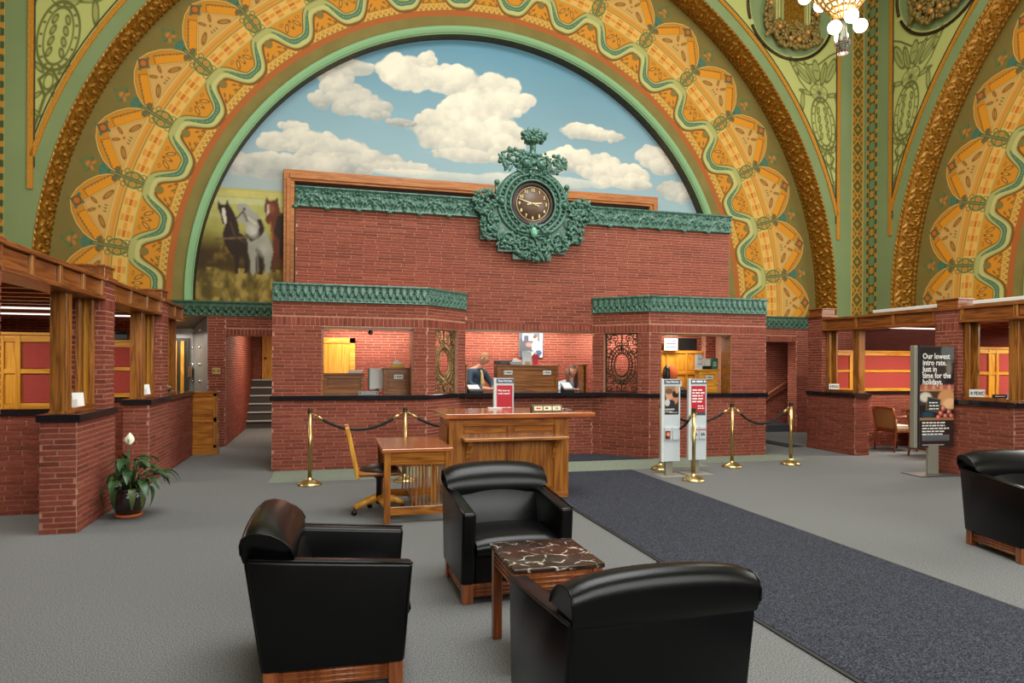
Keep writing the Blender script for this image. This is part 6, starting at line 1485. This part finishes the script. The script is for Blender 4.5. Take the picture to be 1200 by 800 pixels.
# ================================================================== tall poster stand
t = thing('poster_stand', 'tall metal poster stand with a holiday rate advertisement', 'poster stand', (8.53, 7.97, 0), math.radians(-4))
MB().box(-0.36, 0.36, -0.20, 0.20, 0, 0.014).build('base_plate', steel, t, bevel=0.003); MB().box(-0.085, 0.085, -0.03, 0.03, 0.014, 0.45).build('post', alu, t, bevel=0.004)
MB().box(-0.33, 0.34, -0.02, 0.045, 0.40, 1.88).build('panel', grey_pl, t, bevel=0.004); MB().box(-0.345, -0.265, -0.045, 0.05, 0.40, 1.89).build('side_extrusion', alu, t, bevel=0.008)
MB().box(-0.295, -0.270, -0.05, -0.04, 0.40, 1.89).build('groove', black_pl, t)
c = Canvas(-0.235, 0.34, 0.41, 1.875, 110, 270, (32, 28, 28))
def B2(x, y, rx, ry, col, a=1.0, so=0.03): c.ell(x, y, rx, ry, col, 0, a, so)
c.C *= (0.8+0.5*fbm(c.X*4, c.Y*4, 3, 3, 1.0))[..., None]
B2(0.28, 1.80, 0.16, 0.16, (92, 96, 96)); c.rect(0.15, 0.34, 1.66, 1.69, (84, 74, 60)); B2(0.25, 1.56, 0.06, 0.12, (120, 112, 104), 0.7); B2(0.02, 1.5, 0.2, 0.3, (54, 46, 44), 0.6)
c.rect(-0.3, 0.4, 1.225, 1.26, (176, 130, 84)); c.rect(-0.3, 0.4, 1.02, 1.22, (74, 52, 44))
for i in range(9): B2(-0.20+i*0.066, 1.285, 0.035, 0.038, (206, 140, 110) if i % 2 else (176, 90, 76))
B2(0.22, 1.12, 0.15, 0.13, (196, 140, 92)); B2(0.28, 1.04, 0.12, 0.08, (222, 176, 128)); B2(-0.14, 1.14, 0.10, 0.07, (206, 196, 180))
c.poly([(-0.13, 0.96), (0.08, 0.92), (0.12, 1.10), (-0.10, 1.14)], (44, 52, 52)); c.line([(-0.13, 0.96), (0.08, 0.92), (0.12, 1.10), (-0.10, 1.14), (-0.13, 0.96)], 0.012, (120, 96, 62))
B2(-0.1, 0.88, 0.10, 0.05, (36, 66, 84)); c.rect(-0.3, 0.4, 0.80, 0.835, (150, 112, 76))
for (x, y) in ((0.12, 0.90), (0.20, 0.86), (0.26, 0.92), (0.16, 0.97), (0.30, 0.86), (0.08, 0.84)): B2(x, y, 0.036, 0.036, (190, 84, 70)); B2(x-0.01, y+0.01, 0.014, 0.014, (230, 190, 160))
c.rect(-0.3, 0.4, 0.41, 0.79, (50, 36, 32)); c.rect(-0.19, 0.27, 0.50, 0.585, (104, 106, 112)); c.rect(-0.19, 0.18, 0.435, 0.448, (196, 192, 186), 0.8)
for i in range(4): c.rect(-0.17, 0.25, 0.513+i*0.018, 0.519+i*0.018, (70, 72, 78))
link_mesh('advertisement', c.mesh('advertisement', lambda a, b: (a, -0.022+0*a, b), print_m), t)
for i, s in enumerate(('Our lowest', 'intro rate.', 'Just in', 'time for the', 'holidays.')): link_mesh('lettering', text_mesh(s, 0.115, mono_w, 0.0006, 'LEFT', 0.002, 0.86), t, loc=(-0.195, -0.025, 1.70-0.094*i))
for i in range(5): word_bars(t, -0.195, (0.19, 0.19, 0.26, 0.20, 0.17)[i], -0.024, 0.755-0.042*i, 0.030, mono_w, 50+i)
for i in range(3): word_bars(t, -0.08, 0.08, -0.024, 1.05-0.045*i, 0.026, mono_w, 60+i)

# ================================================================== peace lily in a dark pot
t = thing('potted_peace_lily', 'peace lily with one white flower in dark pot on the carpet', 'potted plant', (-2.00, 7.72, 0))
MB().lathe([(0.10, 0.0), (0.125, 0.008), (0.132, 0.035), (0.12, 0.036)], n=24).build('saucer', terracotta_pot, t)
MB().lathe([(0.105, 0.03), (0.15, 0.12), (0.162, 0.19), (0.155, 0.245), (0.13, 0.27), (0.15, 0.285), (0.15, 0.30), (0.13, 0.298), (0.12, 0.27)], n=26).build('pot', pot_m, t)
MB().lathe([(0.0005, 0.262), (0.125, 0.26)], n=18).build('soil', mat('potting_soil', (40, 30, 24), 0.95), t)
r = random.Random(12)
def leaf(ang, reach, rise, L, w, droop, m=leaf_m):
    """arching stem and a broad pointed blade"""
    d = Vector((math.cos(ang), math.sin(ang), 0)); side = Vector((-d.y, d.x, 0)); b = Vector((0.04*d.x, 0.04*d.y, 0.26)); tip = Vector((d.x*reach, d.y*reach, rise))
    mb = MB(); mb.tube([b, b.lerp(tip, 0.5)+Vector((0, 0, 0.06)), tip], [0.006, 0.005, 0.004], 5, 0)
    vs = []; fs = []; n = 8
    for i in range(n+1):
        u = i/n; wd = w*math.sin(PI*min(1, u*0.94+0.06))**0.8*(1-0.25*u); p = tip+d*(L*u*math.cos(droop*u*0.9))+Vector((0, 0, -L*u*math.sin(droop*u)+0.03*math.sin(PI*u)))
        if i == n: wd = 0.002
        vs += [p-side*wd+Vector((0, 0, 0.35*wd)), p, p+side*wd+Vector((0, 0, 0.35*wd))]
    for i in range(n):
        for j in (0, 1): fs.append((3*i+j, 3*i+j+1, 3*i+j+4, 3*i+j+3))
    mb.add(vs, fs, 0, True); o = mb.build('leaf', m, t, fix=False)
k = 0
for ring_, (n_, rc, rs, Lr, dr_) in enumerate(((13, (0.22, 0.32), (0.36, 0.46), (0.18, 0.24), (0.25, 0.7)), (14, (0.12, 0.22), (0.38, 0.50), (0.19, 0.25), (0.2, 0.7)), (11, (0.05, 0.14), (0.48, 0.62), (0.20, 0.26), (0.1, 0.5)))):
    for i in range(n_):
        a = 2*PI*i/n_+ring_*0.4+r.uniform(-0.2, 0.2); cx = math.cos(a)
        if cx < -0.2: sc_ = 0.42
        else: sc_ = 1.0
        leaf(a, r.uniform(*rc)*sc_, r.uniform(*rs), r.uniform(*Lr)*(0.62 if sc_ < 1 else 1), r.uniform(0.045, 0.062), r.uniform(*dr_), leaf_y if k in (3, 17, 9) else leaf_m); k += 1
for a in (-1.9, -1.2, -2.6, -0.3, -0.8): leaf(a, 0.17, 0.30, 0.20, 0.04, 1.5, leaf_y if a in (-1.2, -0.8) else leaf_m)
fl_ = thing('flower', loc=(0, -0.02, 0)); fl_.parent = t
MB().tube([(0, 0, 0.26), (0.01, -0.01, 0.55), (0.0, -0.02, 0.78)], 0.005, 5).build('flower_stem', leaf_m, fl_)
vs = []; fs = []
for i in range(9):
    u = i/8; wd = 0.05*math.sin(PI*min(1, u*0.9+0.1))*(1-0.3*u)+0.001
    for j in (-1, 0, 1): vs.append((j*wd+0.01, -0.03+0.02*abs(j)+0.02*u, 0.745+0.12*u))
for i in range(8):
    for j in (0, 1): fs.append((3*i+j, 3*i+j+1, 3*i+j+4, 3*i+j+3))
MB().add(vs, fs, 0, True).build('spathe', flower_m, fl_, fix=False); MB().tube([(0.008, -0.03, 0.77), (0.01, -0.035, 0.83)], 0.008, 7).build('spadix', mat('cream_spadix', (214, 206, 150), 0.7), fl_)

# ================================================================== guest chairs and desk in the right office
def guest_chair(label, loc, rz):
    t = thing('guest_chair', label, 'chair', loc, rz, 'guest chairs in the right office')
    for s in (-1, 1):
        MB().tube([(s*0.25, -0.26, 0.0), (s*0.245, -0.235, 0.22), (s*0.24, -0.22, 0.42), (s*0.255, -0.26, 0.66), (s*0.262, -0.30, 0.81)], [0.017, 0.022, 0.024, 0.022, 0.018], 8).build('rear_leg', cherry, t)
        MB().tube([(s*0.245, 0.23, 0.0), (s*0.25, 0.235, 0.30), (s*0.255, 0.22, 0.60)], [0.016, 0.021, 0.022], 8).build('front_leg', cherry, t)
        MB().tube([(s*0.258, -0.27, 0.64), (s*0.275, 0.0, 0.655), (s*0.26, 0.24, 0.61)], [0.02, 0.022, 0.02], 8).build('arm_rail', cherry, t)
    def bow(nm, z0, z1, th, m, w, y0=-0.235, tilt=0.17):
        vs = []; fs = []; n = 10
        for i in range(n+1):
            f = 2*i/n-1
            for (z, o) in ((z0, 0), (z1, 0), (z1, th), (z0, th)): vs.append((w*f, y0-0.03*(1-f*f)-tilt*(z-0.42)+o, z+(0.02*(1-f*f) if z > 0.76 else 0)))
        for i in range(n):
            for j in range(4): fs.append((4*i+j, 4*i+(j+1) % 4, 4*i+4+(j+1) % 4, 4*i+4+j))
        fs += [(0, 1, 2, 3), tuple(range(4*n, 4*n+4))]
        o = MB().add(vs, fs, 0, True).build(nm, m, t); smooth_angle(o, 0.6)
    bow('top_rail', 0.775, 0.81, 0.03, cherry, 0.262, -0.24); bow('back_panel', 0.44, 0.775, 0.03, chair_fab, 0.235, -0.225); bow('lower_rail', 0.40, 0.44, 0.03, cherry, 0.24, -0.235)
    o = MB().box(-0.23, 0.23, -0.20, 0.24, 0.40, 0.48).build('seat', cushion_fab, t, bevel=0.025, seg=3); MB().box(-0.235, 0.235, -0.21, 0.235, 0.355, 0.40).build('seat_rail', cherry, t, bevel=0.004)
    return t
g1 = guest_chair('tan guest chair beside the far right counter wall', (10.28, 10.40, 0), -PI/2-0.05)
g2 = copy_tree(g1); g2.location = (10.22, 9.55, 0); g2['label'] = 'tan guest chair half hidden by the poster stand'
t = thing('office_desk', 'wooden office desk in front of the guest chairs', 'desk', (11.25, 9.85, 0))
MB().box(-0.55, 0.55, -0.85, 0.85, 0.71, 0.75).build('top', oaky, t, bevel=0.005)
for y in (-0.6, 0.6): MB().box(-0.45, 0.45, y-0.18, y+0.18, 0.0, 0.71).build('pedestal', cherry, t, bevel=0.004)
MB().box(-0.40, -0.37, -0.42, 0.42, 0.2, 0.71).build('modesty_panel', cherry, t)
t = thing('desk_plant', 'small dark leafy plant on the office desk', 'plant', (11.0, 10.05, 0.75)); mb = MB(); relief_cluster(mb, 0, 0.12, 0.12, 0.09, 40, 0.02, 0.035, 9, 0.03); mb.build('foliage', black_pl, t); MB().lathe([(0.04, 0), (0.05, 0.06)], n=12).build('pot', black_pl, t)
# ================================================================== people behind the counter
def skin_body(verts, edges, radii, root=0, sub=2):
    me = bpy.data.meshes.new('skeleton'); me.from_pydata(verts, edges, []); o = bpy.data.objects.new('skeleton', me); COL.objects.link(o)
    sk = o.modifiers.new('skin', 'SKIN'); sk.use_smooth_shade = True
    if not me.skin_vertices: 
        bm = bmesh.new(); bm.from_mesh(me); bm.verts.layers.skin.verify(); bm.to_mesh(me); bm.free()
    for i, r in enumerate(radii):
        d = me.skin_vertices[0].data[i]; d.radius = r if isinstance(r, tuple) else (r, r); d.use_root = (i == root)
    ss = o.modifiers.new('sub', 'SUBSURF'); ss.levels = sub; ss.render_levels = sub
    dg = bpy.context.evaluated_depsgraph_get(); out = bpy.data.meshes.new_from_object(o.evaluated_get(dg)); bpy.data.objects.remove(o)
    return [tuple(v.co) for v in out.vertices], [tuple(p.vertices) for p in out.polygons]
def head_shape(M, female=False):
    """face looks along local -y, z up; origin at the middle of the head"""
    vs = []; fs = []; nu, nv = 28, 22
    for i in range(nv+1):
        t = PI*i/nv
        for k in range(nu):
            a = 2*PI*k/nu; x = math.sin(t)*math.cos(a); y = math.sin(t)*math.sin(a); z = math.cos(t)
            X_, Y_, Z_ = 0.074*x, 0.094*y, 0.116*z
            if z < 0: X_ *= 1+0.30*z; Y_ *= 1+0.12*z
            fr = max(0, -y)
            if fr > 0:
                Y_ -= 0.020*math.exp(-((x/0.16)**2+((z+0.12)/0.18)**2))           # nose
                Y_ += 0.010*(math.exp(-(((x-0.38)/0.2)**2+((z-0.06)/0.12)**2))+math.exp(-(((x+0.38)/0.2)**2+((z-0.06)/0.12)**2)))   # eye sockets
                Y_ -= 0.008*math.exp(-((x/0.35)**2+((z+0.52)/0.08)**2)); Y_ -= 0.010*math.exp(-((x/0.3)**2+((z+0.85)/0.14)**2))      # lips, chin
                Y_ -= 0.005*math.exp(-((x/0.5)**2+((z-0.24)/0.1)**2))             # brow
            vs.append(M @ Vector((X_, Y_, Z_)))
    for i in range(nv):
        for k in range(nu): a = i*nu+k; b = i*nu+(k+1) % nu; fs.append((a, b, b+nu, a+nu))
    return vs, fs
def person(label, base, V, E, R, head_M, shirt, trousers, hands, collar_z, hair, hair_fn, extra=None):
    t = thing('person', label, 'person', base)
    vs, fs = skin_body(V, E, R)
    mb = MB()
    hv, hf = head_shape(head_M)
    mb.add(vs, fs, 0, True); 
    for i in range(len(fs)):
        c = sum((Vector(vs[j]) for j in fs[i]), Vector())/len(fs[i])
        if any((c-Vector(h)).length < 0.13 and c.z < 1.3 for h in hands): mb.m[i] = 1
        elif c.z > collar_z: mb.m[i] = 1
        elif c.z < 0.98: mb.m[i] = 2
    mb.add(hv, hf, 1, True)
    for s in (-1, 1):
        mb.ball(head_M @ Vector((s*0.074, 0.012, -0.005)), (0.012, 0.02, 0.03), 1, 8, 6, head_M.to_3x3())
    mb.add(*[[head_M @ Vector(p) for p in ((-0.022, -0.097, -0.062), (0.022, -0.097, -0.062), (0.018, -0.099, -0.068), (-0.018, -0.099, -0.068))], [(0, 1, 2, 3)]], 3)
    for s in (-1, 1): mb.ball(head_M @ Vector((s*0.029, -0.078, 0.008)), (0.012, 0.008, 0.008), 4, 8, 6, head_M.to_3x3())
    o = mb.build('body', [shirt, skin, trousers, mat('lips', (170, 90, 80), 0.5), mat('eye', (60, 50, 44), 0.3)], t, world=True)
    hb = MB(); hair_fn(hb, head_M); hb.build('hair', hair, t, world=True)
    if extra: extra(t, head_M)
    return t
def Hm(pos_, yaw, pitch, roll=0.0): return Matrix.Translation(pos_) @ Matrix.Rotation(yaw, 4, 'Z') @ Matrix.Rotation(pitch, 4, 'X') @ Matrix.Rotation(roll, 4, 'Y')
def cap_hair(hb, M, front=-0.35, low=-0.15, th=1.07):
    vs = []; fs = []; nu, nv = 26, 12
    for i in range(nv+1):
        t = PI*0.62*i/nv
        for k in range(nu):
            a = 2*PI*k/nu; x, y, z = math.sin(t)*math.cos(a), math.sin(t)*math.sin(a), math.cos(t)
            lim = 0.45 if y < front else low
            if z < lim:
                z = lim; q = math.sqrt(max(0, 1-z*z))/max(1e-6, math.hypot(x, y)); x *= q*0.985; y *= q*0.985
            vs.append(M @ Vector((0.074*x*th, 0.094*y*th, 0.116*z*th+0.001)))
    for i in range(nv):
        for k in range(nu): a = i*nu+k; b = i*nu+(k+1) % nu; fs.append((a, b, b+nu, a+nu))
    hb.add(vs, fs, 0, True)
def fingers(V, E, R, palm_i, palm, d, side, up):
    """five separate, slightly curled fingers on a palm"""
    for j, (o, L) in enumerate(((-0.032, 0.065), (-0.011, 0.075), (0.011, 0.072), (0.032, 0.058))):
        b = palm+side*o+d*0.05; a = len(V); V += [tuple(b), tuple(b+d*L*0.5+up*0.006), tuple(b+d*L-up*0.012)]; R += [0.009, 0.0085, 0.007]; E += [(palm_i, a), (a, a+1), (a+1, a+2)]
    b = palm+side*0.04+d*0.01; a = len(V); V += [tuple(b), tuple(b+side*0.02+d*0.04)]; R += [0.010, 0.008]; E += [(palm_i, a), (a, a+1)]
dark_tr = mat('dark_trousers', (34, 34, 40), 0.9)
# the man: head bowed over his work, facing right
V = [(2.50, 11.98, 0.95), (2.50, 11.99, 1.12), (2.51, 11.98, 1.30), (2.53, 11.96, 1.42), (2.56, 11.93, 1.50), (2.61, 11.89, 1.58), (2.38, 11.86, 1.43), (2.37, 11.76, 1.22), (2.60, 11.62, 1.15), (2.70, 11.58, 1.14), (2.69, 12.06, 1.43), (2.82, 11.92, 1.22), (2.80, 11.68, 1.15), (2.79, 11.60, 1.145), (2.42, 11.94, 0.88), (2.43, 11.95, 0.48), (2.43, 11.97, 0.09), (2.46, 11.87, 0.05), (2.60, 12.03, 0.88), (2.61, 12.04, 0.48), (2.62, 12.05, 0.09), (2.65, 11.95, 0.05)]
E = [(0, 1), (1, 2), (2, 3), (3, 4), (4, 5), (3, 6), (6, 7), (7, 8), (8, 9), (3, 10), (10, 11), (11, 12), (12, 13), (0, 14), (14, 15), (15, 16), (16, 17), (0, 18), (18, 19), (19, 20), (20, 21)]
R = [(0.165, 0.12), (0.16, 0.12), (0.17, 0.12), (0.15, 0.11), 0.062, 0.056, 0.078, 0.056, 0.038, 0.034, 0.078, 0.056, 0.038, 0.034, 0.09, 0.065, 0.045, 0.04, 0.09, 0.065, 0.045, 0.04]
fingers(V, E, R, 9, Vector(V[9]), Vector((0.92, -0.39, 0)), Vector((0.39, 0.92, 0)), Vector((0, 0, 1))); fingers(V, E, R, 13, Vector(V[13]), Vector((-0.1, -0.99, 0)), Vector((-0.99, 0.1, 0)), Vector((0, 0, 1)))
def man_extra(t, M):
    # spectacles
    g = MB()
    for s in (-1, 1):
        g.tube([M @ Vector((s*0.033+0.022*math.cos(2*PI*i/12), -0.094, 0.006+0.017*math.sin(2*PI*i/12))) for i in range(12)], 0.0025, 5, closed=True)
        g.tube([M @ Vector((s*0.055, -0.092, 0.01)), M @ Vector((s*0.076, 0.01, 0.012))], 0.003, 5)
    g.tube([M @ Vector((-0.011, -0.096, 0.008)), M @ Vector((0.011, -0.096, 0.008))], 0.0025, 5); g.build('spectacles', black_pl, t, world=True)
    # tie hanging down the shirt front
    a, b = Vector((2.585, 11.86, 1.475)), Vector((2.60, 11.80, 1.16)); w = Vector((0.85, 0.5, 0))
    q = MB(); n = Vector((0.5, -0.85, 0)); ks = [(0.0, 0.018), (0.08, 0.024), (0.14, 0.018), (0.75, 0.042), (0.92, 0.036), (1.0, 0.004)]
    bow = lambda u: a.lerp(b, u)+n*(0.055*math.sin(PI*min(1, u*1.15))+0.012)
    vs = []
    for u, h in ks: vs += [bow(u)-w*h, bow(u)+w*h, bow(u)+w*h+n*0.012, bow(u)-w*h+n*0.012]
    fs = [(4*i+j, 4*i+(j+1) % 4, 4*i+4+(j+1) % 4, 4*i+4+j) for i in range(len(ks)-1) for j in range(4)]+[(0, 1, 2, 3)]
    q.add(vs, fs); q.build('tie', tie_m, t, world=True)
    c = MB(); c.tube([Vector((2.565, 11.925, 1.50))+Vector((0.075*math.cos(x), 0.065*math.sin(x), 0.012*math.sin(x))) for x in [2*PI*i/14 for i in range(14)]], 0.017, 6, closed=True); c.build('shirt_collar', shirt_m, t, world=True)
person('man in slate shirt and yellow tie, head bowed behind the centre counter', (2.52, 11.98, 0), V, E, R, Hm((2.655, 11.86, 1.675), math.radians(62), math.radians(32)), shirt_m, dark_tr, [V[9], V[13]], 1.50, hair_m, lambda hb, M: cap_hair(hb, M, -0.3, -0.1, 1.05), man_extra)
# the woman: seated, half hidden by the oak post, long brown hair
V = [(4.265, 12.10, 0.70), (4.265, 12.08, 0.90), (4.275, 12.05, 1.08), (4.295, 12.00, 1.20), (4.335, 11.95, 1.29), (4.360, 11.92, 1.36), (4.135, 12.02, 1.20), (4.085, 11.88, 1.10), (4.185, 11.70, 1.125), (4.265, 11.66, 1.13), (4.465, 12.02, 1.20), (4.545, 11.88, 1.05), (4.465, 11.72, 1.13), (4.425, 11.66, 1.13), (4.185, 11.90, 0.66), (4.185, 11.78, 0.62), (4.185, 11.80, 0.12), (4.185, 11.72, 0.06), (4.385, 11.90, 0.66), (4.385, 11.78, 0.62), (4.385, 11.80, 0.12), (4.385, 11.72, 0.06)]
R = [(0.16, 0.12), (0.14, 0.11), (0.145, 0.11), (0.12, 0.09), 0.05, 0.045, 0.065, 0.048, 0.034, 0.03, 0.065, 0.048, 0.034, 0.03, 0.085, 0.07, 0.045, 0.04, 0.085, 0.07, 0.045, 0.04]
E = E[:21]
fingers(V, E, R, 9, Vector(V[9]), Vector((0.92, -0.39, 0)), Vector((0.39, 0.92, 0)), Vector((0, 0, 1))); fingers(V, E, R, 13, Vector(V[13]), Vector((-0.3, -0.95, 0)), Vector((-0.95, 0.3, 0)), Vector((0, 0, 1)))
def long_hair(hb, M):
    cap_hair(hb, M, -0.1, -0.35, 1.10)
    for s in (-1, 1):
        for j in range(4): hb.tube([M @ Vector((s*0.078, 0.0+0.025*j, 0.03)), M @ Vector((s*0.090, -0.01+0.025*j, -0.10)), M @ Vector((s*0.085, -0.06+0.03*j, -0.24)), M @ Vector((s*0.07, -0.07+0.03*j, -0.33))], [0.024, 0.028, 0.026, 0.012], 7)
person('woman with long brown hair in pale blue jacket beside the oak post', (4.30, 12.10, 0), V, E, R, Hm((4.365, 11.90, 1.465), math.radians(6), math.radians(10)), jacket_m, dark_tr, [V[9], V[13]], 1.27, hair_b, long_hair)
t = thing('stool', 'dark stool under the seated woman', 'stool', (4.31, 12.06, 0)); MB().lathe([(0.17, 0.50), (0.18, 0.56), (0.15, 0.575)], n=18).build('seat', black_pl, t); MB().lathe([(0.20, 0.0), (0.20, 0.02), (0.03, 0.05), (0.03, 0.5)], n=16).build('pedestal', black_pl, t)
t = thing('office_chair_back', 'white angular chair back beside the woman', 'chair', (4.12, 12.64, 0)); MB().prism([(-0.13, 1.05), (0.13, 1.05), (0.11, 1.50), (0.06, 1.50), (0.05, 1.46), (-0.04, 1.46), (-0.05, 1.50), (-0.10, 1.50)], -0.03, 0.03, 'y').build('back', white_pl, t, bevel=0.01); MB().tube([(0, 0.02, 0.0), (0, 0.02, 1.1)], 0.03, 8).build('stem', black_pl, t); MB().lathe([(0.25, 0.0), (0.25, 0.03), (0.03, 0.08)], n=12).build('foot', black_pl, t)

# ================================================================== hanging electrolier
t = thing('chandelier', 'openwork glass and gilt chandelier with round white globes', 'chandelier', (5.81, 6.69, 5.26))
globe_m = mat('lit_globe', (255, 252, 244), 0.3, emit=(255, 246, 230), estr=9.0)
RV = Vector((math.cos(YAW), -math.sin(YAW), 0)); FV = Vector((math.sin(YAW), math.cos(YAW), 0))
def cp(a, r, z): return RV*(r*math.cos(a))-FV*(r*math.sin(a))+Vector((0, 0, z))
for (a, r_, z) in ((2.46, 0.20, 0.26), (1.5, 0.18, 0.37), (0.1, 0.20, 0.335), (-1.2, 0.20, 0.30)):
    g = MB().ball(cp(a, r_, z), 0.077, 0, 18, 12).build('globe', globe_m, t)
    MB().tube([cp(a, r_-0.07, z+0.02), cp(a, 0.09, z+0.06), cp(a, 0.04, z+0.10)], 0.012, 6).build('globe_arm', brass, t)
for k in range(8):
    a = 2.95+k*PI/4; MB().ball(cp(a, 0.42, 0.80), 0.077, 0, 18, 12).build('globe', globe_m, t); MB().tube([cp(a, 0.36, 0.83), cp(a, 0.26, 0.88)], 0.012, 6).build('globe_arm', brass, t)
# inverted openwork cone: pale glass lozenges between gilt ribs
cone_g = mat('pale_lamp_glass', (226, 220, 186), 0.3, emit=(255, 240, 190), estr=0.35)
n = 16
for k in range(n):
    a0, a1 = 2*PI*k/n, 2*PI*(k+1)/n; mb = MB()
    for j in range(6):
        r0, z0 = 0.06+0.045*j, 0.42+0.055*j; r1, z1 = r0+0.035, z0+0.043
        mb.add([cp(a0+0.03, r0, z0), cp(a1-0.03, r0, z0), cp(a1-0.03, r1, z1), cp(a0+0.03, r1, z1)], [(0, 1, 2, 3)])
    mb.build('glass_facets', cone_g, t)
    MB().tube([cp(a0, 0.05, 0.41), cp(a0, 0.19, 0.57), cp(a0, 0.33, 0.75)], 0.010, 6).build('gilt_rib', gold_m, t)
for j in range(7): r0, z0 = 0.058+0.045*j, 0.418+0.055*j; MB().tube([cp(2*PI*i/24, r0, z0) for i in range(24)], 0.007, 5, closed=True).build('gilt_hoop', gold_m, t)
mb = MB()
for k in range(24):
    for j in range(1, 6): mb.ball(cp(2*PI*(k+0.5*(j % 2))/24, 0.062+0.045*j, 0.425+0.055*j), 0.011, 0, 6, 4)
o = mb.build('dark_beads', mat('dark_red_bead', (84, 34, 24), 0.3), t); o['kind'] = 'stuff'
MB().lathe([(0.03, 0.0), (0.05, 0.03), (0.045, 0.07), (0.06, 0.13), (0.055, 0.2), (0.045, 0.28), (0.05, 0.42)], c=(0, 0, 0), n=14).build('finial', mat('verdigris_finial', (52, 62, 50), 0.4, 0.4, col2=(84, 84, 66), scale=40), t)
mb = MB()
for k in range(10): mb.ball(cp(2*PI*k/10, 0.055, 0.025), 0.018, 0, 6, 5); mb.ball(cp(2*PI*k/10+0.3, 0.075, 0.13), 0.018, 0, 6, 5)
o = mb.build('bead_drops', mat('ruby_drop', (52, 12, 16), 0.2), t); o['kind'] = 'stuff'
MB().lathe([(0.34, 0.75), (0.40, 0.80), (0.40, 1.1), (0.25, 1.3), (0.06, 1.5), (0.04, CEIL-5.26)], n=20).build('canopy', gold_m, t)
area_l = bpy.data.lights.new('chandelier_glow', 'POINT'); area_l.energy = 60; area_l.shadow_soft_size = 0.3; area_l.color = (1, 0.93, 0.82)
lo = bpy.data.objects.new('chandelier_glow', area_l); COL.objects.link(lo); lo.location = (5.81, 6.69, 5.05)
